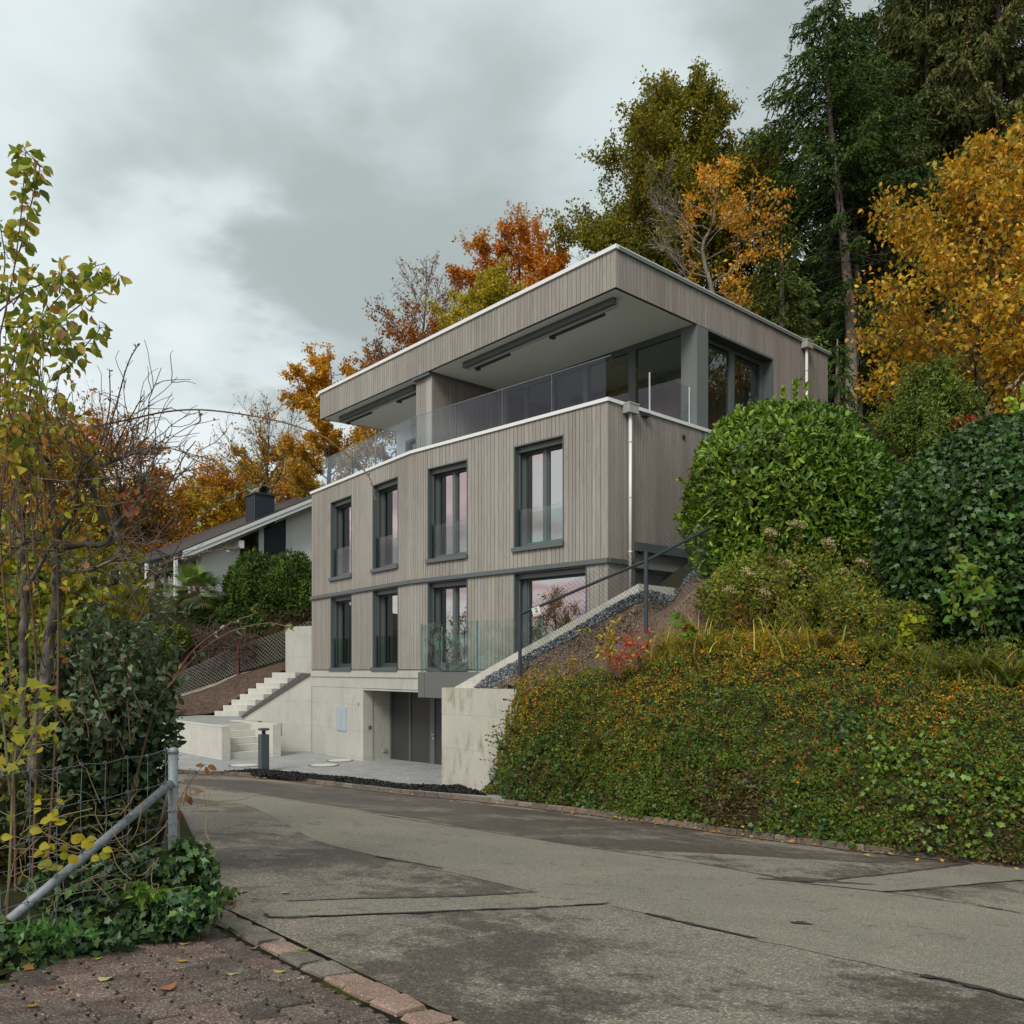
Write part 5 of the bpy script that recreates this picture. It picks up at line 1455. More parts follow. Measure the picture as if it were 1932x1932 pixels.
hi_ = [P(984, 1146, 19.25), P(1100, 1085, 18.1), P(1219, 1030, 17.07), P(1352, 975, 17.8)]
lo_ = [P(984, 1292, 19.25), P(1100, 1228, 18.1), P(1219, 1172, 17.07), P(1352, 1085, 17.8)]
chainlink('wire_mesh', lo_, hi_, 0.10, 0.0032, M['wire_dark'], cf, np.array((0.6, 0.8, 0)) * 0.3)
# small sign on the mesh with its emblem
sp = thing('fence_sign', 'small white sign with green and red emblem wired to the chain-link fence', 'sign', P(1012, 1150, 18.95))
c0_, cx0 = P(1006.5, 1163, 18.95), P(1021, 1158, 18.83); c1_ = P(1003, 1148, 18.95)
ax = cx0 - c0_; ay = c1_ - c0_; nz3 = np.cross(ax, ay); nz3 /= np.linalg.norm(nz3); 
if nz3[1] > 0: nz3 = -nz3
g = MB(); g.obox(c0_, ax, ay, nz3 * 0.006); g.build('sign_panel', mat('white_sign', (0.75, 0.75, 0.73), 0.5), sp)
def sgn(pts, w, mt, nm):
    g = MB()
    for a, b in zip(pts, pts[1:]):
        A_ = c0_ + ax * a[0] + ay * a[1] + nz3 * 0.008; B2 = c0_ + ax * b[0] + ay * b[1] + nz3 * 0.008
        d = B2 - A_; k = np.cross(nz3, d); k = k / np.linalg.norm(k) * w
        g.quad(A_ - k - d * .15, B2 - k + d * .15, B2 + k + d * .15, A_ + k - d * .15)
    return g.build(nm, mt, sp)
sgn([(0.36, 0.72), (0.42, 0.84), (0.58, 0.84), (0.66, 0.72), (0.60, 0.60)], 0.010, mat('sign_green', (0.02, 0.35, 0.08), 0.5), 'emblem_top')
sgn([(0.60, 0.58), (0.38, 0.42), (0.50, 0.40), (0.72, 0.42)], 0.011, mat('sign_red', (0.55, 0.03, 0.02), 0.5), 'emblem_base')
sgn([(0.18, 0.16), (0.82, 0.16)], 0.006, bpy.data.materials['sign_red'], 'sign_line')
# left garden fence
gf = thing('garden_fence', 'old chain-link fence with red posts along the top of the earth bed', 'fence', P(319, 1313, 36.9))
for (x, y0, y1, Y, r_) in ((319.5, 1316, 1266, 36.4, 0.10), (449, 1268, 1216, 36.95, 0.055), (545, 1232, 1180, 37.5, 0.05)):
    g = MB(); a, b = P(x, y0 + 3, Y), P(x, y1, Y); g.tube([a, b], r_, 8); g.build('fence_post', M['red_post'], gf)
chainlink('wire_mesh', [P(270, 1330, 36.3), P(327, 1312, 36.5), P(400, 1289, 36.8), P(449, 1268, 37.0), P(520, 1248, 37.1), P(588, 1222, 37.0)],
          [P(270, 1290, 36.3), P(327, 1274, 36.5), P(400, 1240, 36.8), P(449, 1217, 37.0), P(520, 1195, 37.1), P(588, 1170, 37.0)], 0.15, 0.010, mat('grey_wire', (0.30, 0.29, 0.27), 0.6), gf, np.array((0.6, -0.8, 0)) * 0.2)
# ---------------------------------------------------------------- plants: builders
def branch(rs, p, d, ln, r0, r1, n=6, wob=0.12, up=0.0):
    pts = [p]; d = d / np.linalg.norm(d)
    for i in range(n):
        d = d + rs.normal(size=3) * wob + np.array((0, 0, up)); d /= np.linalg.norm(d)
        pts.append(pts[-1] + d * ln / n)
    return np.array(pts), np.linspace(r0, r1, n + 1)
def side_dir(rs, t, ang):
    a = rs.normal(size=3); a -= t * a.dot(t); a /= np.linalg.norm(a) + 1e-9
    return t * math.cos(ang) + a * math.sin(ang)
def at(pts, f):
    k = f * (len(pts) - 1); i = min(int(k), len(pts) - 2); return pts[i] + (pts[i + 1] - pts[i]) * (k - i), (pts[i + 1] - pts[i]) / (np.linalg.norm(pts[i + 1] - pts[i]) + 1e-9)
def tree(name, label, cat, base, H, R_, h0=0.25, n1=26, n2=9, n3=6, trunk_r=0.18, up=(0.2, 0.9), leafn=30, lsize=0.11, palette=None, weights=None,
         shape='tri2', mt=None, bk=None, seed=1, mask=None, group=None, profile=None, lean=(0, 0), spread=0.28, twigs=True, droop=-0.1, jit=0.2, extra_limbs=(), colf=None, trunk_pts=None, twig_mat=None, tw=1.0):
    rs = np.random.RandomState(seed); base = np.array(base, float)
    profile = profile or (lambda h: math.sin(math.pi * min(1, max(0.03, h)) ** 0.75) ** 0.7)
    tp = [base + np.array((lean[0] * f + 0.02 * H * rs.normal() * (f > 0) * 0.4, lean[1] * f + 0.02 * H * rs.normal() * (f > 0) * 0.4, H * 0.96 * f)) for f in np.linspace(0, 1, 8)] if trunk_pts is None else [np.array(q, float) for q in trunk_pts]
    tp = smooth_line(tp, 3); tr_r = trunk_r * (1 - np.linspace(0, 1, len(tp)) ** 1.2 * 0.93)
    big, small, tw_pts = [(tp, tr_r)], [], []
    limbs = []
    for i in range(n1):
        h = h0 + (1 - h0) * (i + rs.rand()) / n1 * 0.98; p, t_ = at(tp, h)
        az = i * 2.399 + rs.normal() * 0.4; hh = (h - h0) / (1 - h0)
        el = up[0] + (up[1] - up[0]) * hh + rs.normal() * 0.12
        d = np.array((math.cos(az) * math.cos(el), math.sin(az) * math.cos(el), math.sin(el)))
        limbs.append((p, d, max(0.25, R_ * profile(hh) * rs.uniform(0.75, 1.15)), trunk_r * (1 - h * 0.8) * 0.38))
    for q, d, ln in extra_limbs: limbs.append((np.array(q, float), np.array(d, float), ln, trunk_r * 0.35))
    for p, d, ln, r in limbs:
        b = branch(rs, p, d, ln, max(r, 0.012), 0.008, 7, 0.13, 0.03); big.append(b)
        m2 = max(2, int(n2 * min(1.6, ln / R_ * 1.3)))
        for j in range(m2):
            f = 0.22 + 0.78 * (j + rs.rand()) / m2; q, t_ = at(b[0], min(f, 1))
            l2 = ln * 0.42 * (1.15 - 0.6 * f) * rs.uniform(0.7, 1.3)
            b2 = branch(rs, q, side_dir(rs, t_, rs.uniform(0.4, 0.95)), l2, max(0.008, r * 0.35), 0.005, 5, 0.16, 0.04); small.append(b2)
            for k in range(n3):
                g_ = 0.15 + 0.85 * (k + rs.rand()) / n3; q3, t3 = at(b2[0], min(g_, 1))
                l3 = max(0.25, l2 * 0.42) * rs.uniform(0.6, 1.2)
                d3 = side_dir(rs, t3, rs.uniform(0.35, 0.9)); b3 = branch(rs, q3, d3, l3, 0.005, 0.003, 3, 0.15, 0.05)
                tw_pts.append(b3)
    root = thing(name, label, cat, base, group)
    bk = bk or M['bark']
    V_, F2 = tubes_np([b for b in big[:1]], 10); np_mesh('trunk', V_, F2, bk, root, smooth=True)
    V_, F2 = tubes_np(big[1:], 6)
    np_mesh('branches', V_, F2, bk, root, smooth=True)
    fine = small + (tw_pts if twigs else [])
    if fine:
        fine = [(a, b * tw) for a, b in fine]
        V_, F2 = tubes_np(fine, 3); np_mesh('twigs', V_, F2, twig_mat or M['twig'], root)
    if leafn and palette:
        A = np.array([b[0][0] for b in tw_pts]); B_ = np.array([b[0][-1] for b in tw_pts])
        N = len(A) * leafn; i = np.repeat(np.arange(len(A)), leafn); f = rs.uniform(0.1, 1.15, (N, 1))
        pos = A[i] * (1 - f) + B_[i] * f + rs.normal(size=(N, 3)) * spread * 0.35
        if mask is not None: pos = pos[mask(pos, rs)]
        N = len(pos); c = pal(rs, N, palette, weights, jit)
        hue = fnoise(pos, 0.55, seed, 2); c = c * (0.72 + 0.56 * hue)[:, None]
        if colf is not None: c = colf(pos, c, rs)
        d = unit(rs, N) + np.array((0, 0, droop * 4))
        leaves('crown', pos, d, lsize * rs.uniform(0.6, 1.3, N), c, shape, mt or M['foliage'], root, rs=rs)
    return root

def spruce(name, label, base, H, R_, crown0=0.2, seed=1, dens=1.0, palette=None, trunk_r=0.28, lean=(0, 0), dead=0.15, group=None, needle=0.16, trunk_pts=None, bk=None, droop=0.35, whorl=0.55):
    rs = np.random.RandomState(seed); base = np.array(base, float)
    tp = smooth_line([base + np.array((lean[0] * f, lean[1] * f, H * f)) for f in (0, .25, .5, .75, 1)] if trunk_pts is None else trunk_pts, 5)
    big = [(tp, np.maximum(trunk_r * (1 - np.linspace(0, 1, len(tp)) * 0.95), 0.02))]
    br, tw, pos, dr = [], [], [], []
    z = dead * H
    while z < H * 0.985:
        f = z / H; p, _ = at(tp, f); live = f > crown0
        prof = (1 - (f - crown0) / (1 - crown0)) ** 0.8 if live else 0.5
        nb_ = int(rs.randint(4, 7) * (1 if live else 0.8))
        a0 = rs.rand() * 6.28
        for k in range(nb_):
            az = a0 + k * 6.283 / nb_ + rs.normal() * 0.25
            ln = max(0.3, R_ * prof * rs.uniform(0.65, 1.15)); el = 0.15 * f - 0.12 + rs.normal() * 0.08
            d = np.array((math.cos(az), math.sin(az), el)); n_s = 7; pts = [p]
            for q in range(n_s):
                x = (q + 1) / n_s; dd = d + np.array((0, 0, -droop * x * (1.1 - f) + 0.35 * max(0, x - 0.7)))
                pts.append(pts[-1] + dd / np.linalg.norm(dd) * ln / n_s + rs.normal(size=3) * 0.015 * ln)
            pts = np.array(pts); br.append((pts, np.linspace(0.035 * (1 - f) + 0.012, 0.006, n_s + 1)))
            if not live:
                for q in range(5):
                    pp, tt2 = at(pts, rs.uniform(0.3, 1)); tw.append(branch(rs, pp, side_dir(rs, tt2, 0.9) + np.array((0, 0, -0.3)), ln * 0.3, 0.006, 0.003, 3, 0.15))
                if rs.rand() < 0.6: continue
            m_ = int(ln * 9 * dens) + 3
            sd_ = np.cross(d, (0, 0, 1.0)); sd_ /= np.linalg.norm(sd_)
            for q in range(m_):
                x = 0.12 + 0.88 * (q + rs.rand()) / m_; pp, tt2 = at(pts, min(1, x)); s_ = 1 if q % 2 else -1
                tl = (0.30 + 0.30 * ln * (1.05 - x) * 0.6) * rs.uniform(0.7, 1.3)
                td = tt2 * 0.6 + sd_ * s_ * rs.uniform(0.3, 1.0) + np.array((0, 0, -droop * 1.4 * rs.uniform(0.4, 1.6)))
                td /= np.linalg.norm(td); nn3 = max(3, int(tl * 15))
                ff = np.linspace(0.05, 1, nn3)[:, None]
                bend = np.array((0, 0, -0.35)) * ff ** 2 * tl
                pos.append(pp + td * tl * ff + bend); dr.append(np.repeat((td * 0.8 + np.array((0, 0, -0.35)))[None], nn3, 0))
        z += whorl * rs.uniform(0.8, 1.2)
    root = thing(name, label, 'spruce tree', base, group)
    V_, F2 = tubes_np(big, 10); np_mesh('trunk', V_, F2, bk or M['bark_spruce'], root, smooth=True)
    V_, F2 = tubes_np(br + tw, 4); np_mesh('branches', V_, F2, M['bark'] if bk is None else bk, root)
    pos = np.concatenate(pos); dr = np.concatenate(dr); N = len(pos)
    pos = np.concatenate([pos, pos]); dr = np.concatenate([dr + rs.normal(size=(N, 3)) * 0.45, dr + rs.normal(size=(N, 3)) * 0.45]); N *= 2
    c = pal(rs, N, palette or [(0.022, 0.040, 0.014), (0.030, 0.052, 0.016), (0.045, 0.062, 0.018), (0.016, 0.030, 0.014)], None, 0.3)
    c = c * (0.6 + 0.8 * fnoise(pos, 0.7, seed, 2))[:, None]
    leaves('crown', pos, dr, needle * rs.uniform(0.7, 1.4, N), c, 'needle', M['needles'], root, rs=rs)
    return root

def lumpy(c, r, seed, amp=0.22, n=40, sc=0.9):
    u = np.linspace(0, 2 * math.pi, n, endpoint=False); v = np.linspace(0.04, math.pi - 0.04, n // 2)
    U_, V_ = np.meshgrid(u, v); d = np.stack([np.cos(U_) * np.sin(V_), np.sin(U_) * np.sin(V_), np.cos(V_)], -1)
    k = 1 + amp * 2 * (fnoise(d * np.array(r) , sc, seed, 3) - 0.5)
    pts = np.array(c) + d * np.array(r) * k[..., None]
    m_ = len(v); i, j = np.meshgrid(np.arange(n), np.arange(m_ - 1)); i2 = (i + 1) % n
    Fq = np.stack([j * n + i, (j + 1) * n + i, (j + 1) * n + i2, j * n + i2], -1).reshape(-1, 4)
    return pts.reshape(-1, 3), Fq
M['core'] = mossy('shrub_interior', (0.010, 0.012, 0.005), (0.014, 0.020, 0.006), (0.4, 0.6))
def bush(name, label, cat, c, r, N, lsize, palette, weights=None, shape='oval', mt=None, seed=1, amp=0.22, sc=0.9, depth=0.22, outw=0.6, upw=0.2, colf=None, group=None, core=True, cut=None, jit=0.25, zmin=None, parts=True):
    rs = np.random.RandomState(seed); c = np.array(c, float); r = np.array(r, float)
    root = thing(name, label, cat, c - (0, 0, r[2]), group)
    d = unit(rs, N); k = 1 + amp * 2 * (fnoise(d * r, sc, seed, 3) - 0.5)
    s_ = 1 - depth * rs.rand(N) ** 1.6 + 0.04 * rs.rand(N)
    pos = c + d * r * (k * s_)[:, None]
    nrm = d / r; nrm /= np.linalg.norm(nrm, axis=1)[:, None]
    if zmin is not None:
        q = pos[:, 2] > zmin; pos, nrm, d = pos[q], nrm[q], d[q]
    if cut is not None:
        q = cut(pos); pos, nrm, d = pos[q], nrm[q], d[q]
    M_ = len(pos); col_ = pal(rs, M_, palette, weights, jit) * (0.42 + 1.16 * fnoise(pos, 1.7, seed, 3))[:, None]
    if colf is not None: col_ = colf(pos, col_, rs)
    dr = nrm * outw + unit(rs, M_) + np.array((0, 0, upw))
    leaves('foliage', pos, dr, lsize * rs.uniform(0.6, 1.25, M_), col_, shape, mt or M['foliage'], root, nrm=nrm * 1.5, rs=rs, roll=0.8)
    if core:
        V_, Fq = lumpy(c, r * (1 - depth * 0.75), seed, amp, 40, sc); np_mesh('dark_core', V_, Fq, M['core'], root)  # added solid dark core that blocks the view through the leaves
    return root
def stems_obj(name, lines, r0, r1, mt, parent, n=5, smooth_n=6):
    segs = []
    for l in lines:
        p = smooth_line(l, smooth_n); segs.append((p, np.linspace(r0, r1, len(p))))
    V_, Fq = tubes_np(segs, n); return np_mesh(name, V_, Fq, mt, parent, smooth=True)
def rand_on(rs, lines, N, f0=0.0, sn=6):
    ls = [smooth_line(l, sn) for l in lines]; P_, T_ = [], []
    w = np.array([np.linalg.norm(np.diff(l, axis=0), axis=1).sum() for l in ls]); idx = rs.choice(len(ls), N, p=w / w.sum())
    for i in idx:
        p, t_ = at(ls[i], rs.uniform(f0, 1)); P_.append(p); T_.append(t_)
    return np.array(P_), np.array(T_)
# ---------------------------------------------------------------- trees behind the houses
def base_on_hill(x, Y): X = (x - CX) / F_ * Y; return np.array((X, Y, hillz(X, Y) - 0.3))
def zt_of(y, Y): return (HY - y) / F_ * Y
OR_ = [(0.36, 0.15, 0.012), (0.44, 0.21, 0.018), (0.27, 0.10, 0.012), (0.42, 0.27, 0.03)]
RU = [(0.34, 0.11, 0.014), (0.42, 0.16, 0.018), (0.22, 0.07, 0.015), (0.38, 0.20, 0.03)]
YG = [(0.32, 0.25, 0.02), (0.24, 0.21, 0.025), (0.40, 0.28, 0.02), (0.14, 0.15, 0.02)]
def tall(name, label, x, ytop, Y, R_, **k):
    b = base_on_hill(x, Y); H = zt_of(ytop, Y) - b[2]; return tree(name, label, k.pop('cat', 'tree'), b, H, R_, **k)
def topmask(zc, soft, seed, keep=0.05):
    return lambda pos, rs: rs.rand(len(pos)) < np.clip((zc + 2.5 * (fnoise(pos, 0.3, seed) - 0.5) - pos[:, 2]) / soft, keep, 1)
def greenbelow(z, soft, green=(0.10, 0.12, 0.015), amt=0.75):
    def f(pos, c, rs):
        k = np.clip((z - pos[:, 2]) / soft + 0.8 * (rs.rand(len(pos)) - 0.5), 0, 1)[:, None] * amt
        return c * (1 - k) + np.array(green) * (0.7 + 0.6 * rs.rand(len(pos), 1)) * k
    return f
BG = 'autumn trees on the slope behind the houses'
tall('beech_tree', 'golden orange beech rising behind the left end of the flat roof', 622, 628, 48, 4.0, n1=34, n2=9, n3=6, leafn=28, lsize=0.17, palette=OR_, weights=[3, 4, 0.5, 4], seed=11, h0=0.12, group=BG,
     mask=topmask(zt_of(640, 48), 2.0, 3), colf=greenbelow(zt_of(840, 48), 4.0), profile=lambda h: (1 - h) ** 0.55 * (0.55 + 0.45 * min(1, h * 5)) + 0.06, up=(0.15, 0.8))
tall('beech_tree', 'orange beech with a bare crown above the white house chimney', 505, 775, 56, 5.2, n1=34, n2=9, n3=7, leafn=20, lsize=0.19, palette=OR_, weights=[4, 2, 3, 1], seed=12, h0=0.12, group=BG,
     mask=topmask(zt_of(870, 56), 3.5, 5, 0.03), colf=greenbelow(zt_of(930, 56), 4.0), up=(0.3, 1.1), twig_mat=M['twig'], tw=1.5)
tall('beech_tree', 'rust brown beech with bare grey top left of the taller orange one', 800, 468, 50, 4.6, n1=38, n2=10, n3=7, leafn=24, lsize=0.16, palette=[(0.24, 0.075, 0.014), (0.30, 0.11, 0.018), (0.17, 0.055, 0.015), (0.26, 0.14, 0.03)], weights=[3, 2, 3, 1], seed=13, h0=0.3, group=BG,
     mask=topmask(zt_of(575, 50), 3.5, 6, 0.03), up=(0.25, 1.15), tw=1.5)
tall('beech_tree', 'tall rust orange beech above the middle of the roof', 985, 368, 52, 4.3, n1=38, n2=10, n3=6, leafn=34, lsize=0.18, palette=RU, weights=[3, 5, 1, 2], seed=14, h0=0.35, group=BG,
     mask=topmask(zt_of(415, 52), 3.0, 7, 0.04), up=(0.2, 1.1), tw=1.5)
tall('maple_tree', 'yellow green maple in front of the tall rust orange beech', 935, 500, 45, 4.0, n1=34, n2=10, n3=6, leafn=26, lsize=0.15, palette=YG, weights=[3, 3, 3, 2], seed=15, h0=0.3, group=BG)
tall('birch_tree', 'slim almost bare tree just left of the rust brown beech', 712, 612, 44, 1.5, n1=22, n2=7, n3=5, leafn=2, lsize=0.14, palette=OR_, seed=16, h0=0.35, up=(0.7, 1.2), bk=M['bark_pale'], group=BG, trunk_r=0.1, tw=1.4,
     mask=lambda pos, rs: pos[:, 2] < zt_of(680, 44))
tall('birch_tree', 'bare pale twigs of a tree peeking over the roof beside the oak', 1160, 392, 60, 3.0, n1=24, n2=9, n3=7, leafn=0, seed=17, h0=0.5, up=(0.2, 1.0), group=BG, bk=M['bark_pale'], twig_mat=M['bark_pale'], tw=1.5)
# oak
ob = base_on_hill(1290, 40)
oakc = [(0.125, 0.12, 0.012), (0.18, 0.15, 0.013), (0.065, 0.075, 0.012), (0.22, 0.14, 0.012)]
tall('oak_tree', 'tall olive and ochre oak rising behind the roof corner', 1275, 168, 40, 4.9, n1=58, n2=12, n3=7, leafn=30, lsize=0.16, palette=oakc, weights=[4, 3, 3, 1.5], seed=21, h0=0.28, up=(0.15, 1.0), trunk_r=0.3, spread=0.45, jit=0.3,
     profile=lambda h: 1.0 * max(0.05, 1 - max(0, h - 0.4) / 0.64) ** 0.5, extra_limbs=[(P(1230, 480, 40), (-1.0, 0, 0.75), 4.2), (P(1240, 500, 40), (-1.0, -0.2, 0.42), 3.4), (P(1310, 380, 40), (1.0, 0.1, 0.5), 3.6), (P(1330, 420, 40), (1.0, -0.1, 0.7), 3.6), (P(1290, 420, 40), (0.9, 0.4, 0.8), 4.5)])
spruce('spruce_tree', 'dark slender conifer standing inside the oak crown', base_on_hill(1295, 41.5), zt_of(300, 41.5) - base_on_hill(1295, 41.5)[2], 2.0, 0.1, 22, 0.9, needle=0.2)
tall('birch_tree', 'pale crooked tree with sparse orange leaves in front of the oak', 1345, 330, 33, 3.4, n1=22, n2=8, n3=6, leafn=6, lsize=0.15, palette=[(0.50, 0.24, 0.02), (0.42, 0.16, 0.015), (0.5, 0.32, 0.04)], seed=23, h0=0.25, up=(0.3, 1.0), bk=M['bark_pale'], twig_mat=M['bark_pale'], trunk_r=0.13, tw=1.6,
     trunk_pts=[base_on_hill(1365, 33), P(1352, 640, 33), P(1346, 560, 33), P(1325, 470, 33), P(1345, 420, 33), P(1355, 330, 33)], mask=lambda pos, rs: (pos[:, 0] > (1300 - CX) / F_ * 33))
# spruces
G1 = [(0.026, 0.052, 0.012), (0.042, 0.074, 0.016), (0.017, 0.036, 0.010), (0.065, 0.09, 0.018)]
G2 = [(0.045, 0.065, 0.016), (0.08, 0.085, 0.022), (0.03, 0.048, 0.012), (0.12, 0.09, 0.045)]
def sp(label, x, ytop, Y, R_, c0, seed, **k):
    b = base_on_hill(x, Y); return spruce('spruce_tree', label, b, zt_of(ytop, Y) - b[2], R_, c0, seed, group='spruces on the wooded slope', **k)
sb = base_on_hill(1600, 36)
spruce('spruce_tree', 'tallest spruce with a long bare trunk, right behind the house', sb, 1, 4.6, 0.44, 31, 1.0, palette=G1, trunk_r=0.30, dead=0.2, needle=0.17, group='spruces on the wooded slope',
       trunk_pts=[sb, P(1606, 640, 36), P(1598, 520, 36), P(1583, 390, 36), P(1568, 240, 36), P(1560, 130, 36), P(1555, -40, 36)]) if False else None
def spruce_on(label, pts, R_, c0, seed, **k):
    pts = [np.array(q, float) for q in pts]; b = pts[0]; H = pts[-1][2] - b[2]
    return spruce('spruce_tree', label, b, H, R_, c0, seed, trunk_pts=pts, group='spruces on the wooded slope', **k)
spruce_on('tallest spruce with a long bare pale trunk behind the right end of the house', [base_on_hill(1604, 35), P(1606, 640, 35), P(1598, 520, 35), P(1585, 390, 35), P(1568, 240, 35), P(1560, 110, 35), P(1552, -60, 35)], 4.7, 0.52, 31, palette=G1, trunk_r=0.27, dead=0.16, needle=0.17, droop=0.25)
spruce_on('thin spruce trunk just right of the tallest spruce, with sparse crown', [base_on_hill(1622, 37), P(1620, 600, 37), P(1614, 450, 37), P(1608, 330, 37), P(1606, 150, 37), P(1604, 20, 37)], 2.8, 0.5, 32, palette=G1, trunk_r=0.16, dead=0.2, needle=0.17)
sp('broad dark spruce between the oak and the tallest spruce', 1470, 235, 40, 4.4, 0.06, 33, palette=G1, needle=0.2)
sp('dark spruce with light green tips close behind the roof edge', 1475, 400, 33.5, 3.4, 0.05, 34, palette=[(0.05, 0.07, 0.018), (0.07, 0.09, 0.022), (0.03, 0.05, 0.014), (0.10, 0.11, 0.03)], needle=0.17)
sp('dark spruce behind the sparse orange tree', 1400, 430, 42, 3.8, 0.04, 35, palette=G1, needle=0.2)
sp('deep green spruce behind the tallest spruce', 1640, 10, 44, 5.6, 0.12, 36, palette=G1, needle=0.22)
sp('tall brownish spruce with hanging twigs near the top right', 1750, -330, 38, 5.8, 0.12, 37, dens=1.2, palette=G2, droop=0.7, needle=0.2)
sp('huge brown green spruce at the upper right edge', 1885, -420, 36, 6.2, 0.12, 38, dens=1.2, palette=G2, droop=0.75, needle=0.2)
sp('dark spruce filling the gap behind the golden tree', 1700, -60, 47, 6.5, 0.05, 39, palette=G1, needle=0.24)
sp('dark spruce behind the golden tree at the right edge', 1830, -150, 46, 6.5, 0.05, 40, palette=G1, needle=0.24)
sp('spruce beyond the right edge of the golden tree', 1990, 60, 40, 5.0, 0.05, 41, palette=G1, needle=0.22)
sp('dense dark spruce seen between the bare trunks', 1555, 420, 52, 6.0, 0.02, 44, palette=G1, needle=0.26)
sp('small dark spruce low behind the house corner', 1580, 640, 31, 2.2, 0.02, 42, palette=G1, needle=0.15)
sp('low dark spruce at the foot of the bare trunks', 1680, 560, 39, 3.6, 0.02, 43, palette=G1, needle=0.17)
# golden tree
gb = P(1850, 905, 21.5)
tree('lime_tree', 'golden orange leafy tree above the ivy hedge', 'tree', gb, zt_of(400, 21.5) - gb[2], 3.7, h0=0.02, n1=44, n2=9, n3=6, trunk_r=0.11, up=(0.15, 1.2), leafn=11, lsize=0.13, seed=51, shape='ovate',
     palette=[(0.42, 0.23, 0.018), (0.34, 0.15, 0.014), (0.28, 0.21, 0.025), (0.50, 0.30, 0.04), (0.14, 0.13, 0.02)], weights=[5, 2.5, 3, 2.5, 2], spread=0.42, droop=-0.18, jit=0.25,
     profile=lambda h: 0.35 + 0.65 * math.sin(math.pi * min(1, 0.12 + h * 0.85)), colf=greenbelow(zt_of(760, 21.5), 1.2, (0.14, 0.12, 0.015), 0.6), tw=1.2)
tree('cypress_shrub', 'feathery green conifer under the golden tree', 'conifer', P(1760, 960, 19.0), 3.0, 1.5, h0=0.02, n1=40, n2=8, n3=6, trunk_r=0.05, up=(0.3, 1.2), leafn=26, lsize=0.09, seed=52, shape='needle',
     palette=[(0.08, 0.11, 0.02), (0.12, 0.14, 0.025), (0.05, 0.075, 0.018)], spread=0.25, mt=M['needles'], profile=lambda h: (1 - h) ** 0.6 + 0.1)
bush('maple_shrub', 'small dark red maple peeking out above the ivy hedge', 'shrub', P(1812, 815, 18.0), (0.45, 0.4, 0.28), 900, 0.08, [(0.20, 0.012, 0.012), (0.12, 0.01, 0.01), (0.25, 0.05, 0.015)], shape='ivy', seed=53, amp=0.4, core=False, depth=0.8)
# trees beyond the left
tall('beech_tree', 'orange red tree behind the bare branches on the left', 175, 790, 60, 7.2, n1=36, n2=9, n3=6, leafn=18, lsize=0.24, palette=[(0.32, 0.11, 0.015), (0.26, 0.08, 0.015), (0.36, 0.19, 0.02)], seed=61, h0=0.1, group=BG, mask=topmask(zt_of(800, 60), 2, 2))
tall('beech_tree', 'ochre tree low behind the left bushes', 60, 850, 55, 7.0, n1=30, n2=9, n3=6, leafn=20, lsize=0.24, palette=YG + OR_, seed=62, h0=0.1, group=BG)
tall('beech_tree', 'brownish orange tree between the left bushes and the white roof', 290, 925, 58, 4.5, n1=30, n2=9, n3=6, leafn=14, lsize=0.2, palette=RU + OR_, seed=63, h0=0.1, group=BG, mask=topmask(zt_of(960, 58), 3, 2))
for i, (x, y, Y, c_) in enumerate([(345, 945, 80, 0), (400, 955, 95, 1), (440, 930, 85, 0), (320, 985, 70, 1), (250, 1000, 60, 0), (372, 900, 90, 2), (460, 880, 66, 1), (540, 850, 62, 0), (420, 990, 60, 1)]):
    lb = ['brown wooded slope tree', 'ochre wooded slope tree', 'bare thin tree on the skyline'][c_]
    wh = ['left of the chimney, farthest', 'just left of the chimney', 'close behind the chimney', 'low above the eaves', 'behind the balcony roof', 'between the arching twigs', 'behind the chimney right side', 'right of the chimney', 'touching the white roof ridge'][i]
    tall('beech_tree', lb + ' ' + wh, x, y, Y, 4.5 if c_ < 2 else 2.5, n1=20, n2=8, n3=5, leafn=(12 if c_ < 2 else 0), lsize=0.26, palette=(RU + YG) if c_ == 0 else (OR_ + YG), seed=70 + i, h0=0.15, group=BG, tw=2.0)

# spruces to the right of the view that the corner window mirrors
for i, (X, Y, R2) in enumerate([(25, 21, 4.5), (29, 28, 5.0), (34, 22, 5.0), (27, 34, 4.5)]):
    spruce('spruce_tree', ['dark spruce right of the picture, nearest the street', 'dark spruce right of the picture, second from the street', 'dark spruce right of the picture, farthest to the side', 'dark spruce right of the picture, highest on the slope'][i], (X, Y, 6.5 + i), 17, R2, 0.05, 95 + i, 0.6, palette=G1, needle=0.3, group='spruces on the wooded slope', whorl=0.8)
# trees across the street on the left, outside the view, that the lower windows mirror
for i, (X, Y, H, lf) in enumerate([(-25, 22, 6.2, 5), (-31, 17, 7.5, 6), (-30, 29, 5.5, 6)]):
    tree('pear_tree', ['leafy garden tree across the street, mirrored in the lower windows', 'taller garden tree across the street, nearer the camera', 'low garden tree across the street, farthest back'][i], 'tree', (X, Y, -2.9), H, 3.0, n1=22, n2=8, n3=5, leafn=lf, lsize=0.14, palette=YG + RU, seed=90 + i, h0=0.2, up=(0.3, 1.0), tw=1.5)
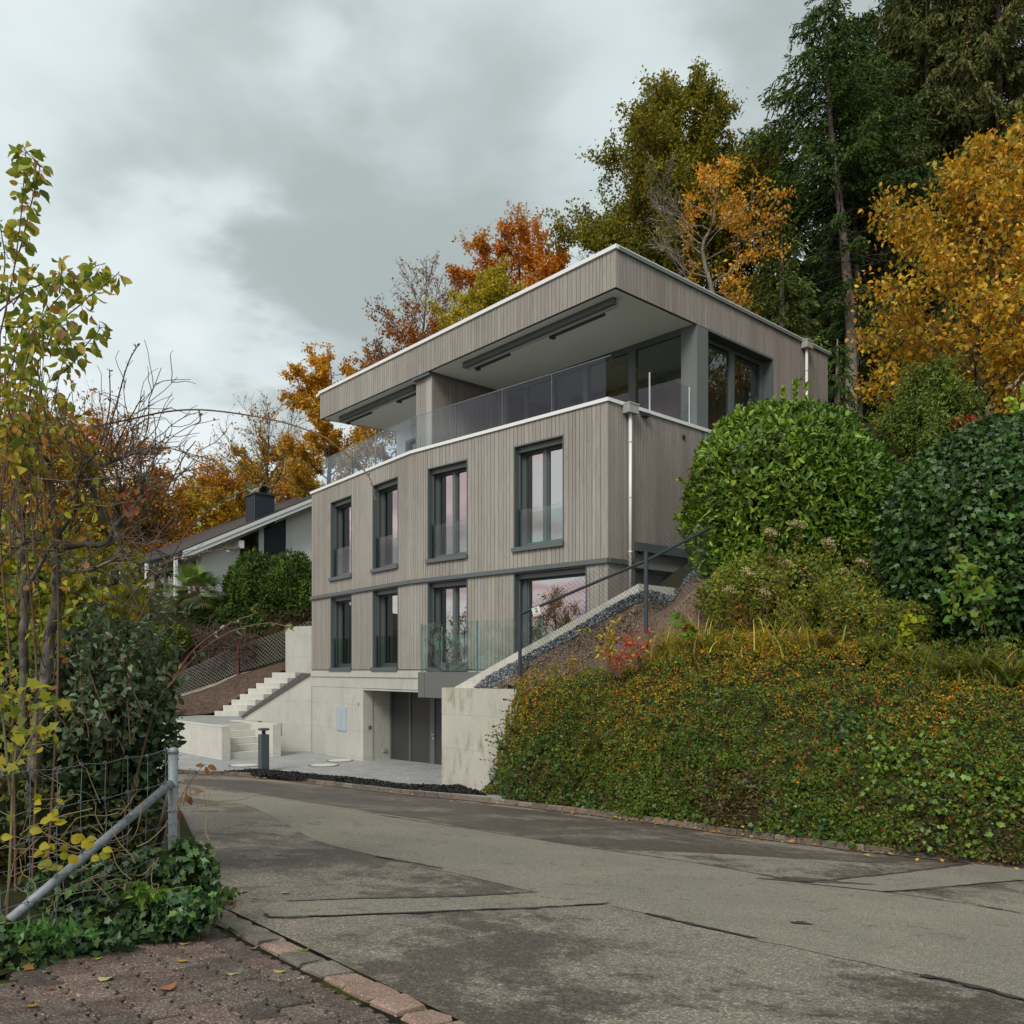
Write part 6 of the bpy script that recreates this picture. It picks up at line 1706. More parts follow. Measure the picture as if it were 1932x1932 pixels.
# ---------------------------------------------------------------- plants on the right bank
LG = [(0.085, 0.14, 0.014), (0.135, 0.195, 0.016), (0.045, 0.085, 0.011), (0.20, 0.235, 0.022)]
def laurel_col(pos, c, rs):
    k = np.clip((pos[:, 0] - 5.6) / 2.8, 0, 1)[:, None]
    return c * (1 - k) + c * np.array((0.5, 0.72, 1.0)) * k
lc = P(1483, 985, 18.6)
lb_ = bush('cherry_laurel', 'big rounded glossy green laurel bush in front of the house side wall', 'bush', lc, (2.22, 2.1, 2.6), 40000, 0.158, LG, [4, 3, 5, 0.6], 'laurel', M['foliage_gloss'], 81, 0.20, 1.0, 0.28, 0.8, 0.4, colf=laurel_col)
rs = np.random.RandomState(82); ln_ = []
for x0, y0, x1, y1 in ((1488, 790, 1478, 735), (1502, 790, 1500, 722), (1516, 790, 1520, 728), (1470, 800, 1462, 756), (1310, 930, 1285, 905), (1290, 990, 1276, 975), (1400, 800, 1392, 772), (1500, 760, 1507, 716)):
    ln_.append([P(x0, y0 + 20, 18.4), P((x0 + x1) / 2, (y0 + y1) / 2, 18.3), P(x1, y1, 18.3)])
stems_obj('shoots', ln_, 0.012, 0.005, M['twig_red'], lb_)
p_, t_ = rand_on(rs, ln_, 170, 0.2); leaves('young_leaves', p_, t_ * 0.9 + unit(rs, 170) * 0.7, 0.14, pal(rs, 170, [(0.13, 0.20, 0.02), (0.18, 0.24, 0.03)]), 'oval', M['foliage_gloss'], lb_, rs=rs)
IV = [(0.030, 0.066, 0.016), (0.048, 0.092, 0.022), (0.018, 0.043, 0.011), (0.075, 0.12, 0.03)]
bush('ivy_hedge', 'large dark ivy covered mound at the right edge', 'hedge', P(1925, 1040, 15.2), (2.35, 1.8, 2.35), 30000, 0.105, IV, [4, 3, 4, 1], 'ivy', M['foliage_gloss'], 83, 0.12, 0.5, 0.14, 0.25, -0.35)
HB = [(0.08, 0.125, 0.024), (0.13, 0.165, 0.028), (0.20, 0.18, 0.03), (0.24, 0.13, 0.03)]
# scrub between laurel and ledge, as single shrubs
scr = [(1378, 1125, 17.2, 0.6, 0.6, 'olive shrub at the left foot of the laurel'), (1430, 1110, 16.6, 0.8, 0.75, 'shrub with yellow leaves under the middle of the laurel'), (1520, 1120, 16.2, 0.8, 0.8, 'leafy green shrub under the right half of the laurel'),
       (1600, 1150, 15.8, 0.7, 0.65, 'loose green shrub right of the laurel foot'), (1660, 1110, 16.5, 0.8, 0.9, 'dim shrub in the gap between laurel and ivy'), (1700, 1190, 14.8, 0.55, 0.5, 'light green bramble left of the ivy mound')]
for i, (x, y, Y, rx, rz, lb) in enumerate(scr):
    bush('shrub', lb, 'shrub', P(x, y, Y), (rx, rx * 0.9, rz), 5200, 0.075, HB, [5, 4, 3, 1.2], 'leaf', None, 90 + i, 0.5, 1.9, 0.6, 0.3, 0.4, group='scrubby shrubs under the laurel')
bush('spindle_shrub', 'bright yellow leafed sprig between laurel and ivy mound', 'shrub', P(1702, 930, 16.2), (0.26, 0.2, 0.17), 150, 0.11, [(0.50, 0.42, 0.02), (0.42, 0.36, 0.02)], shape='broad', seed=99, core=False, depth=0.8, amp=0.3)
# dry seed heads
rs = np.random.RandomState(101)
for i, (x, y) in enumerate([(1450, 1000), (1500, 985), (1560, 1020), (1405, 1075), (1480, 1060), (1590, 1075), (1375, 1110), (1530, 1090), (1622, 1058), (1440, 1115)]):
    Y = 15.9 + rs.uniform(-0.3, 0.3); b = P(x + rs.uniform(-8, 8), y + 110, Y + 0.1); tp_ = P(x, y, Y)
    wh = ['tallest left', 'tallest middle', 'upper right', 'left', 'central', 'right', 'leftmost', 'lower central', 'rightmost', 'lowest left'][i]
    t0 = thing('hemp_agrimony', f'dry stalk with pale fluffy seed head before the laurel, the {wh} one', 'dry plant', b, 'pale seed heads before the laurel')
    l = [b, (b + tp_) / 2 + rs.normal(size=3) * 0.03, tp_]; l2 = [(b + tp_) / 2, (b + tp_) / 2 + (0.08, 0, 0.25), tp_ + (rs.uniform(.05, .13), 0, -0.07)]
    stems_obj('stem', [l, l2], 0.006, 0.004, M['twig_red'], t0, 4)
    n = 190; pp = np.where(rs.rand(n, 1) < 0.65, tp_, l2[-1]) + rs.normal(size=(n, 3)) * (0.05, 0.05, 0.025)
    leaves('seed_head', pp, unit(rs, n), 0.028, pal(rs, n, [(0.42, 0.32, 0.22), (0.30, 0.21, 0.14), (0.5, 0.4, 0.3)]), 'tri2', M['litter'], t0, rs=rs)
    n = 90; pp, tt_ = rand_on(rs, [l, l2], n); leaves('leaves', pp, unit(rs, n) + (0, 0, -0.2), 0.09, pal(rs, n, [(0.10, 0.10, 0.02), (0.18, 0.12, 0.02), (0.07, 0.09, 0.02)]), 'lance', None or M['foliage'], t0, rs=rs)

bush('cotoneaster_shrub', 'small dark green sprawling shrub at the foot of the concrete wall block', 'shrub', P(958, 1462, 19.4), (0.42, 0.35, 0.42), 2600, 0.05, [(0.05, 0.09, 0.025), (0.08, 0.12, 0.03), (0.03, 0.05, 0.015)], None, 'leaf', None, 105, 0.5, 2.5, 0.6, 0.8, 0.3)
bush('cotoneaster_shrub', 'low yellowish sprig shrub at the kerb left of the hedge', 'shrub', P(926, 1494, 19.6), (0.22, 0.25, 0.18), 800, 0.045, [(0.10, 0.12, 0.03), (0.16, 0.14, 0.03), (0.05, 0.07, 0.02)], None, 'leaf', None, 106, 0.5, 2.5, 0.7, 0.8, 0.3)
# hedge of small leaves and berries over the bank
rs = np.random.RandomState(111)
N = 150000
pt, nn_, fr_, fc_ = samp(bank_G, N, rs, (0, rowf(4.6)))
lump = 0.55 * fnoise(pt, 1.5, 3, 3) + 0.45 * (0.5 + 1.5 * (fnoise(pt, 0.62, 8, 2) - 0.5)); lump2 = fnoise(pt, 5.0, 5, 2)
hh_ = np.clip(fr_ / rowf(4.0), 0, 1); pt = pt + nn_ * ((lump - 0.35) * (0.25 + 0.55 * hh_) + (lump2 - 0.5) * 0.26 + rs.rand(N)[:, None][:, 0] * 0.05)[:, None]
h = (fr_ / rowf(4.0))                                             # 0 at the kerb, 1 at the crest
xs_ = fc_
mixn = fnoise(pt, 0.8, 9, 3) + rs.normal(size=N) * 0.10
c = pal(rs, N, [(0.072, 0.115, 0.024), (0.11, 0.155, 0.028), (0.18, 0.185, 0.034), (0.042, 0.072, 0.018)], [4, 4, 3, 2], 0.35)
clus = fnoise(pt, 0.9, 31, 3); warm = np.clip((h - 0.22) * 2.2, 0, 1) * np.clip((clus - 0.36) * 5, 0.1, 1.4)
k = rs.rand(N) < 0.23 * warm; c[k] = pal(rs, k.sum(), [(0.46, 0.22, 0.022), (0.55, 0.29, 0.025), (0.42, 0.12, 0.02), (0.30, 0.20, 0.02)])
k = rs.rand(N) < 0.020 * np.clip(h * 3, 0, 1); c[k] = pal(rs, k.sum(), [(0.50, 0.03, 0.015), (0.45, 0.08, 0.015)])
ol = (h > 0.86) & (mixn > 0.42); c[ol] = c[ol] * (1.5, 1.15, 0.8)
moss = (h < 0.42) & (xs_ < 0.30) & (mixn > 0.52); c[moss] = pal(rs, moss.sum(), [(0.12, 0.10, 0.012), (0.09, 0.075, 0.02), (0.06, 0.07, 0.012)])
brn = (h < 0.3) & (mixn < 0.36); c[brn] = pal(rs, brn.sum(), [(0.10, 0.07, 0.035), (0.16, 0.12, 0.07), (0.05, 0.04, 0.02)])
sz = np.where(h < 0.45, 0.058, 0.040) * rs.uniform(0.6, 1.5, N)
edge = (rs.rand(N) < 0.9)
o = leaves('berry_hedge', pt, nn_ * 0.5 + unit(rs, N) + (0, 0, 0.15), sz, c, 'leaf', M['foliage'], None, nrm=nn_, rs=rs)
tag(o, None, None, None, 'stuff'); o['label'] = 'dense low hedge of small dark leaves with orange and red berries covering the bank'; o['category'] = 'hedge'
# loose shoots standing out of the hedge
pt, nn_, fr_, fc_ = samp(bank_G, 520, rs, (rowf(0.6), rowf(4.4)), (0.03, 1)); sg, lp, ld, lc_ = [], [], [], []
for p, n_ in zip(pt, nn_):
    b = branch(rs, p + n_ * 0.15, n_ + rs.normal(size=3) * 0.5 + (0, 0, 0.5), rs.uniform(0.2, 0.5), 0.004, 0.002, 5, 0.25); sg.append(b); c_ = pal(rs, 1, [(0.06, 0.10, 0.022), (0.10, 0.14, 0.028), (0.03, 0.055, 0.018), (0.17, 0.14, 0.03)])[0]
    for q in range(rs.randint(14, 26)): a_, t_ = at(b[0], rs.uniform(0.2, 1)); lp.append(a_); ld.append(t_ + rs.normal(size=3) * 0.8); lc_.append(c_)
V_, Fq = tubes_np(sg, 3); o = np_mesh('hedge_shoots', V_, Fq, M['twig_red']); o['kind'] = 'stuff'
N_ = len(lp); o = leaves('hedge_shoot_leaves', np.array(lp), np.array(ld), 0.055 * rs.uniform(0.5, 1.3, N_), np.array(lc_) * rs.uniform(0.8, 1.2, (N_, 1)), 'leaf', M['foliage'], None, rs=rs); o['kind'] = 'stuff'
# ivy and bramble leaves near the foot
N = 7000
pt, nn_, fr_, fc_ = samp(bank_G, N, rs, (0, rowf(2.4)), (0.12, 1))
n1_ = fnoise(pt, 1.1, 13, 3); k = rs.rand(N) < np.clip((n1_ - 0.42) * 6, 0.08, 1); pt, nn_, fc_ = pt[k], nn_[k], fc_[k]; N = len(pt)
pt = pt + nn_ * (0.12 + 0.12 * rs.rand(N, 1))
lt = np.clip((fc_ - 0.55) * 3, 0, 1) * (rs.rand(N) < 0.55)
c = np.where((lt > 0.3)[:, None], pal(rs, N, [(0.13, 0.20, 0.025), (0.09, 0.15, 0.02)]), pal(rs, N, [(0.025, 0.06, 0.018), (0.04, 0.08, 0.02), (0.05, 0.10, 0.02)]))
o = leaves('ivy_ground_cover', pt, nn_ * 0.3 + unit(rs, N) + (0, 0, -0.3), 0.062 * rs.uniform(0.5, 1.5, N), c, 'ivy', M['foliage_gloss'], None, nrm=nn_ * 1.6, rs=rs); o['kind'] = 'stuff'
# ledge herbs
N = 42000
pt, nn_, fr_, fc_ = samp(bank_G, N, rs, (rowf(3.9), rowf(6.6)), (0.24, 1))
pt = pt + (0, 0, 1) * (rs.rand(N, 1) ** 1.3 * 0.42 * (0.4 + fnoise(pt, 1.2, 17, 2))[:, None])
c = pal(rs, N, [(0.09, 0.135, 0.025), (0.14, 0.18, 0.03), (0.21, 0.18, 0.03), (0.25, 0.14, 0.03), (0.05, 0.08, 0.018)], [4, 3, 2.4, 1, 2.5])
o = leaves('herb_layer', pt, unit(rs, N) + (0, 0, 0.5), 0.075 * rs.uniform(0.5, 1.4, N), c, 'lance', M['foliage'], None, rs=rs); o['kind'] = 'stuff'
# dead stalks between
N = 700
pt, nn_, fr_, fc_ = samp(bank_G, N, rs, (0, rowf(6)), (0.05, 1)); segs = []
for p in pt:
    segs.append(branch(rs, p, np.array((rs.normal() * .8, -0.4, rs.uniform(-.2, 1))), rs.uniform(0.25, 0.6), 0.004, 0.002, 4, 0.25))
V_, Fq = tubes_np(segs, 3); o = np_mesh('dry_stalks', V_ + (0, -0.05, 0.1), Fq, mat('straw', (0.22, 0.16, 0.09), 0.9)); o['kind'] = 'stuff'

# grass and iris tufts along the ledge, ferns
def tuft(label, p, n, ln, palette, seed, spread=0.12, arch=0.75, group='arching grass tufts on the bank ledge', w=1.0):
    rs = np.random.RandomState(seed); t0 = thing('grass_tuft', label, 'grass tuft', p, group); V_, F2, C2 = [], [], []
    k = 0
    for i in range(n):
        az = rs.rand() * 6.28; d = np.array((math.cos(az), math.sin(az) * 0.8, 0)); L_ = ln * rs.uniform(0.6, 1.2); b = np.array(p) + np.array((*rs.normal(size=2), 0)) * spread
        a_ = rs.uniform(0.35, 1.15) * arch; pts = []
        for q in np.linspace(0, 1, 6): pts.append(b + d * L_ * (a_ * q ** 1.4) + np.array((0, 0, 1)) * L_ * (q - a_ * 0.65 * q ** 2.4))
        sd = np.cross(d, (0, 0, 1)); wd = 0.012 * w * rs.uniform(0.7, 1.3); c_ = np.clip(pal(rs, 1, palette)[0] * 1.5, 0, 0.8)
        for q, pp in enumerate(pts):
            ww = wd * (1 - (q / 5) ** 2 * 0.9); V_ += [pp - sd * ww, pp + sd * ww]; C2 += [c_, c_]
        F2 += [(k + 2 * q, k + 2 * q + 1, k + 2 * q + 3, k + 2 * q + 2) for q in range(5)]; k += 12
    np_mesh('blades', np.array(V_), np.array(F2), M['foliage'], t0, np.array(C2)); return t0
YB = [(0.34, 0.28, 0.03), (0.24, 0.24, 0.03), (0.42, 0.32, 0.05), (0.14, 0.17, 0.02), (0.36, 0.24, 0.12)]
rs = np.random.RandomState(120)
tx = [1258, 1280, 1302, 1325, 1362, 1400, 1440, 1480, 1525, 1565, 1600, 1640, 1690, 1740, 1800, 1870]
wh = ['below the fence post', 'beside the red leaved plant', 'third from the left', 'below the round leaves', 'under the laurel left side', 'under the seed heads', 'middle left', 'under the laurel centre', 'with straw coloured blades', 'middle right', 'leaning to the road', 'before the dark gap', 'left of the ivy mound', 'under the ivy mound', 'among the ferns', 'at the right edge']
for i, x in enumerate(tx):
    Yt = np.interp(x, bx_, cY) + 0.45; yb = np.interp(x, bx_, cy3) + 2
    tuft(f'yellow green arching grass tuft on the ledge {wh[i]}', P(x, yb - 2, Yt - 0.35), int(rs.uniform(30, 75)), rs.uniform(0.5, 1.1) * (1 if i < 9 else 0.75), YB if i < 9 else [(0.20, 0.20, 0.03), (0.13, 0.16, 0.02), (0.32, 0.24, 0.08)], 130 + i, w=1.5, arch=1.0, spread=0.2)
for i, (x, y) in enumerate([(1062, 1480), (1122, 1500), (1105, 1462)]):
    b = G(x, y); f = P(x, y, b[1] + 0.15)
    tuft(['green grass clump low on the bank near the concrete wall', 'green grass clump at the kerb', 'green grass clump above the kerb on mossy ground'][i], P(x, y, np.interp(x, bx_, [q[1] for q in foot]) + 0.1), 46, 0.42, [(0.10, 0.16, 0.02), (0.15, 0.20, 0.03)], 150 + i, 0.06, 0.7, 'green grass clumps at the foot of the bank')
def fern(label, p, n, ln, palette, seed):
    rs = np.random.RandomState(seed); t0 = thing('fern', label, 'fern', p, 'ferns under the ivy mound'); pos, dr, sz_, st_ = [], [], [], []
    for i in range(n):
        az = i * 6.28 / n + rs.normal() * 0.3; d = np.array((math.cos(az), math.sin(az), 0)); sd = np.cross(d, (0, 0, 1.0)); L_ = ln * rs.uniform(0.75, 1.15); pts = []
        for q in np.linspace(0, 1, 22):
            pp = np.array(p) + d * L_ * 0.55 * q ** 1.3 + np.array((0, 0, 1)) * L_ * (q - 0.35 * q ** 2.4); pts.append(pp)
            if q > 0.12:
                for s_ in (1, -1): pos.append(pp); dr.append(sd * s_ + d * 0.35 + np.array((0, 0, -0.15))); sz_.append(0.17 * (1.05 - q) * ln / 0.6 + 0.015)
        st_.append((np.array(pts), np.linspace(0.005, 0.002, 22)))
    V_, Fq = tubes_np(st_, 3); np_mesh('stalk', V_, Fq, M['twig_red'], t0)
    N = len(pos); leaves('fronds', np.array(pos), np.array(dr), np.array(sz_), pal(rs, N, palette), 'lance', M['foliage'], t0, nrm=np.tile((0, 0, 2.0), (N, 1)), rs=rs, roll=0.3)
FG = [(0.12, 0.14, 0.02), (0.16, 0.16, 0.02), (0.09, 0.12, 0.02)]
FO = [(0.24, 0.13, 0.02), (0.20, 0.15, 0.02), (0.13, 0.12, 0.02)]
for i, (x, y, pl, lb) in enumerate([(1590, 1262, FO, 'reddish brown fern at the edge of the ledge'), (1650, 1270, FG, 'yellow green fern right of the reddish one'), (1715, 1285, FG, 'fern in the middle of the fern row'), (1790, 1300, FG, 'green fern below the climbing hop leaves'), (1850, 1300, FG, 'green fern near the right edge'), (1905, 1312, FG, 'rightmost green fern below the ivy mound'), (1560, 1245, FO, 'brownish fern behind the grass tufts')]):
    fern(lb, P(x, y - 14, np.interp(x, bx_, cY) - 0.05), 11, 0.66 * (0.8 + 0.4 * ((i * 37) % 10) / 10), pl, 160 + i)

# autumn coloured plants on the ledge
rs = np.random.RandomState(170)
def stemmy(name, label, cat, stems_, n, size, palette, shape, seed, mt=None, r=0.006, smat=None, f0=0.2, dv=(0, 0, 0), jitter=0.0, group=None, up=0.0):
    rs = np.random.RandomState(seed); t0 = thing(name, label, cat, stems_[0][0], group)
    stems_obj('stems', stems_, r, r * 0.4, smat or M['twig_red'], t0, 5)
    p, t_ = rand_on(rs, stems_, n, f0); p = p + rs.normal(size=(n, 3)) * jitter
    leaves('leaves', p, t_ * 0.35 + unit(rs, n) + np.array(dv), size * rs.uniform(0.65, 1.25, n), pal(rs, n, palette), shape, mt or M['foliage'], t0, rs=rs); return t0
def fan(x, y, Y, n, h, w, rs): return [[P(x + rs.normal() * 4, y, Y), P(x + rs.normal() * w * .5, y - h * .5, Y - 0.05), P(x + rs.normal() * w, y - h * rs.uniform(.6, 1.1), Y - 0.1 * rs.rand())] for _ in range(n)]
stemmy('dogwood_sapling', 'yellow leaved sapling at the left end of the ledge, before the gravel', 'sapling', fan(1150, 1268, 16.9, 9, 100, 24, rs), 120, 0.13, [(0.50, 0.36, 0.02), (0.40, 0.30, 0.02), (0.25, 0.22, 0.02)], 'lance', 171)
stemmy('peony', 'plant with bright red and pink leaves beside the yellow sapling', 'plant', fan(1200, 1262, 16.6, 11, 80, 26, rs), 130, 0.12, [(0.50, 0.07, 0.05), (0.55, 0.13, 0.09), (0.30, 0.04, 0.02), (0.45, 0.28, 0.03)], 'lance', 172)
stemmy('spirea', 'small rust red twiggy shrub between sapling and red plant', 'shrub', fan(1165, 1278, 16.8, 14, 60, 20, rs), 360, 0.045, [(0.35, 0.05, 0.02), (0.40, 0.12, 0.02)], 'leaf', 173)
stemmy('bergenia', 'plant with big round green leaves beside the upper fence post', 'plant', fan(1298, 1200, 15.9, 8, 34, 18, rs), 26, 0.17, [(0.08, 0.16, 0.02), (0.12, 0.20, 0.03), (0.30, 0.10, 0.02)], 'broad', 174)
stemmy('weed', 'dry yellow tuft on the crest near the first fence post', 'plant', fan(1085, 1268, 17.6, 10, 30, 12, rs), 120, 0.06, [(0.40, 0.28, 0.03), (0.20, 0.16, 0.02)], 'lance', 175)
hs = [[P(1865, 1225, 13.2), P(1850, 1150, 13.1), P(1825, 1090, 13.15), P(1800, 1040, 13.3)], [P(1830, 1180, 13.1), P(1850, 1130, 13.0), P(1860, 1100, 13.0)], [P(1795, 1190, 13.2), P(1800, 1130, 13.1), P(1810, 1075, 13.1)]]
stemmy('bramble', 'light green climbing plant hanging down the ivy mound', 'climbing plant', hs, 120, 0.15, [(0.08, 0.15, 0.03), (0.12, 0.20, 0.04), (0.16, 0.20, 0.03)], 'oval', 176, jitter=0.06, dv=(0, -0.3, -0.6))
stemmy('hazel_sapling', 'yellow green leaves standing out left of the ivy mound foot', 'sapling', fan(1708, 1232, 14.2, 6, 75, 18, rs), 60, 0.14, [(0.30, 0.30, 0.02), (0.20, 0.24, 0.02)], 'broad', 177, dv=(0, -.2, -.4))
sh_ = [[P(1925, 800, 15.0), P(1915, 770, 15.0), P(1900, 740, 15.0)], [P(1932, 790, 15), P(1935, 760, 15), P(1930, 735, 15)]]
stemmy('walnut_sapling', 'pale lime green leaves sticking up from the ivy mound', 'sapling', sh_, 26, 0.17, [(0.30, 0.40, 0.08), (0.22, 0.32, 0.05)], 'oval', 178, dv=(0, 0, -0.3))
rs = np.random.RandomState(190)
for i, (x, y, h_, lb) in enumerate([(1362, 1190, 80, 'leftmost tall weed before the laurel'), (1385, 1195, 120, 'tall olive weed before the left half of the laurel'), (1430, 1200, 110, 'tall weed with yellowing leaves before the laurel'), (1475, 1200, 150, 'tallest weed before the middle of the laurel'),
        (1520, 1205, 120, 'tall green weed right of the tallest one'), (1565, 1205, 140, 'tall yellow green weed before the right half of the laurel'), (1610, 1210, 110, 'tall weed at the right foot of the laurel'), (1655, 1215, 90, 'shorter weed before the dark gap'), (1500, 1215, 80, 'low bushy weed behind the grass tufts'), (1410, 1210, 80, 'low reddish weed behind the left grass tufts')]):
    stemmy('goldenrod', lb, 'weed', fan(x, y, np.interp(x, bx_, cY) + 0.7, 14, h_, 20, rs), 420, 0.085, [(0.12, 0.17, 0.03), (0.20, 0.21, 0.03), (0.30, 0.24, 0.03), (0.08, 0.12, 0.025)] if i != 9 else [(0.28, 0.12, 0.03), (0.2, 0.15, 0.03)], 'lance', 191 + i, jitter=0.03, f0=0.1, group='tall weeds before the laurel', r=0.004)
# pale heap and post at the right edge
hp = thing('gravel_heap', 'pale pointed heap of gravel behind the ivy mound at the right edge', 'heap', P(1935, 790, 26))
a_ = np.linspace(0, 2 * math.pi, 48, endpoint=False); V_ = []; rr_ = np.linspace(0.02, 1, 14)
c0 = P(1940, 800, 26.5)
for r_ in rr_:
    for q in a_:
        p = np.array((math.cos(q) * r_ * 1.9, math.sin(q) * r_ * 1.6, (1 - r_) * 1.75)); V_.append(c0 + p)
V_ = np.array(V_); V_[:, 2] += 0.25 * (fnoise(V_, 1.5, 3) - 0.5); i, j = np.meshgrid(np.arange(48), np.arange(13)); i2 = (i + 1) % 48
np_mesh('heap_surface', V_, np.stack([j * 48 + i, (j + 1) * 48 + i, (j + 1) * 48 + i2, j * 48 + i2], -1).reshape(-1, 4), M['chalk'], hp, smooth=True)
pf = thing('fence_post', 'dark metal fence post with brace before the pale heap', 'post', P(1922, 800, 22.5))
g = MB(); g.tube([P(1922, 860, 22.5), P(1922, 735, 22.5)], 0.04, 8); g.build('post', M['anthracite'], pf)
g = MB(); g.tube([P(1885, 800, 22.5), P(1932, 735, 22.5)], 0.03, 8); g.build('brace', M['anthracite'], pf)
# shed wall in the gap
shd = thing('garden_shed', 'grey timber shed wall glimpsed in the gap right of the laurel', 'shed', P(1690, 990, 25))
g = MB(); ws = Wall(P(1630, 990, 25)[:2], P(1716, 990, 24.2)[:2]); cladding(g, ws, 0, ws.len, zt_of(1000, 24.6), zt_of(868, 24.6), (), SIDE_T); g.build('timber_wall', M['wood'], shd)
g = MB(); ws.box(g, 0, ws.len, zt_of(1000, 24.6), zt_of(870, 24.6), -0.6, -0.03); g.build('shed_body', M['dark_gap'], shd)

# leaf litter along the kerb
rs = np.random.RandomState(180); N = 900; s_ = rs.uniform(0, cum[-1] * 0.98, N) ** 1.0; PP, cc = [], []
for s in s_:
    p, d = along(kerb, cum, s); n = np.array((-d[1], d[0])); o_ = rs.normal() * 0.10 - 0.06 if rs.rand() < 0.8 else rs.uniform(-0.9, 0.2)
    q = p[:2] + n * o_; on = o_ > 0.0; PP.append((q[0], q[1], gz(*q) + (0.125 if 0.0 < o_ < 0.15 else 0.03)))
PP = np.array(PP); w_ = np.clip((PP[:, 0] + 1) / 3, 0.12, 1); k = rs.rand(N) < w_; PP = PP[k]; N = len(PP)
dd_ = rs.normal(size=(N, 3)) * (1, 1, 0.12)
o = leaves('leaf_litter', PP, dd_, 0.10 * rs.uniform(0.4, 1.3, N), pal(rs, N, [(0.30, 0.12, 0.05), (0.22, 0.10, 0.045), (0.38, 0.18, 0.07), (0.12, 0.06, 0.03), (0.40, 0.24, 0.05)]), 'leaf', M['litter'], None, nrm=np.tile((0, 0, 2.0), (N, 1)), rs=rs, roll=0.4); o['kind'] = 'stuff'
# pine needles and crumbs on the street
N = 420; xs_ = rs.uniform(420, 1930, N); ys_ = rs.uniform(1540, 1925, N); segs = []
for x, y in zip(xs_, ys_):
    p = G(x, y, 0.014)
    if inside_pave(p): continue
    a = rs.normal() * 0.5 ; L_ = rs.uniform(0.04, 0.16); d = np.array((math.cos(a), math.sin(a), 0)) * L_; m_ = p + d * .5 + np.array((-d[1], d[0], 0)) * rs.normal() * 0.15
    ps = [p, m_, p + d]; ps = [gxy(q[0], q[1], 0.015) for q in ps]; segs.append((np.array(ps), np.full(3, 0.0022)))
V_, Fq = tubes_np(segs, 3); o = np_mesh('pine_needles', V_, Fq, mat('dry_needles', (0.20, 0.10, 0.05), 0.8)); o['kind'] = 'stuff'
# ---------------------------------------------------------------- garden slope left of the house
CG = [(0.032, 0.062, 0.012), (0.062, 0.095, 0.016), (0.018, 0.036, 0.010), (0.09, 0.115, 0.02)]
def spray_col(zlow, soft, brown=(0.06, 0.04, 0.022)):
    def f(pos, c, rs):
        k = np.clip((zlow - pos[:, 2]) / soft + 0.5 * (rs.rand(len(pos)) - 0.5), 0, 1)[:, None]; return c * (1 - k) + np.array(brown) * (0.5 + rs.rand(len(pos), 1)) * k
    return f
cz = lambda y, Y: (HY - y) / F_ * Y
for i, (x, y, Y, r, N, lb, zl) in enumerate([
    (545, 1118, 38.3, (1.55, 1.2, 1.75), 15000, 'dark bushy conifer against the left wall of the grey house', 1150),
    (475, 1110, 38.6, (1.25, 1.2, 1.65), 13000, 'bright green bushy conifer right of the palm', 1165),
    (585, 1135, 38.0, (0.9, 0.9, 1.5), 7000, 'narrow dark conifer touching the grey house', 1140),
    (420, 1165, 38.0, (1.3, 0.9, 0.75), 8000, 'low spreading green conifer under the palm', 1200),
    (480, 1180, 38.0, (1.2, 0.8, 0.7), 6000, 'low green conifer above the chain link fence', 1190)]):
    bush('thuja_hedge', lb, 'conifer', P(x, y, Y), r, N, 0.19, CG, [4, 3, 4, 1], 'needle', M['needles'], 200 + i, 0.45, 1.5, 0.45, 0.6, 0.5, colf=spray_col(cz(zl, Y), 0.6), group='conifers beside the white house')
bush('shrub', 'yellow green shrub at the left foot of the palm', 'shrub', P(322, 1205, 36.8), (0.9, 0.7, 0.6), 3500, 0.14, [(0.10, 0.12, 0.015), (0.15, 0.14, 0.015), (0.05, 0.075, 0.015)], None, 'leaf', None, 208, 0.35)
# brush pile and dead growth
rs = np.random.RandomState(210)
for i, (x0, x1, y0, y1, Y, n, lb) in enumerate([(325, 480, 1175, 1285, 37.4, 2400, 'big brown pile of cut brush behind the red fence post'), (470, 592, 1150, 1225, 38.2, 1800, 'brown leafless undergrowth below the dark conifers')]):
    t0 = thing('brush_pile', lb, 'brush pile', P((x0 + x1) / 2, y1, Y)); segs = []
    for _ in range(n):
        f = rs.rand(); x = x0 + (x1 - x0) * f; top = y0 + (y1 - y0) * (0.55 * abs(f - 0.55) + 0.02) ; yb = y1 - 45 * f * (i == 0) - 20 * f * (i == 1)
        p = P(x, top + (yb - top) * rs.rand(), Y + rs.uniform(-0.5, 0.5)); segs.append(branch(rs, p, rs.normal(size=3) * (1, 0.5, 0.7), rs.uniform(0.4, 1.1), 0.016, 0.006, 5, 0.35))
    V_, Fq = tubes_np(segs, 3); np_mesh('cut_twigs', V_, Fq, mat('brown_brush', (0.15, 0.10, 0.075), 0.9), t0)
pt, nn_, _, _ = samp(dsl, 9000, rs, (0, 0.6)); N = len(pt)
o = leaves('ivy_ground_cover', pt + nn_ * rs.rand(N, 1) * 0.25, nn_ * .3 + unit(rs, N), 0.13 * rs.uniform(0.5, 1.3, N), pal(rs, N, [(0.03, 0.055, 0.012), (0.06, 0.08, 0.015), (0.05, 0.035, 0.02), (0.10, 0.11, 0.02)], [3, 2, 3, 1]), 'leaf', M['foliage'], None, nrm=nn_, rs=rs); o['kind'] = 'stuff'
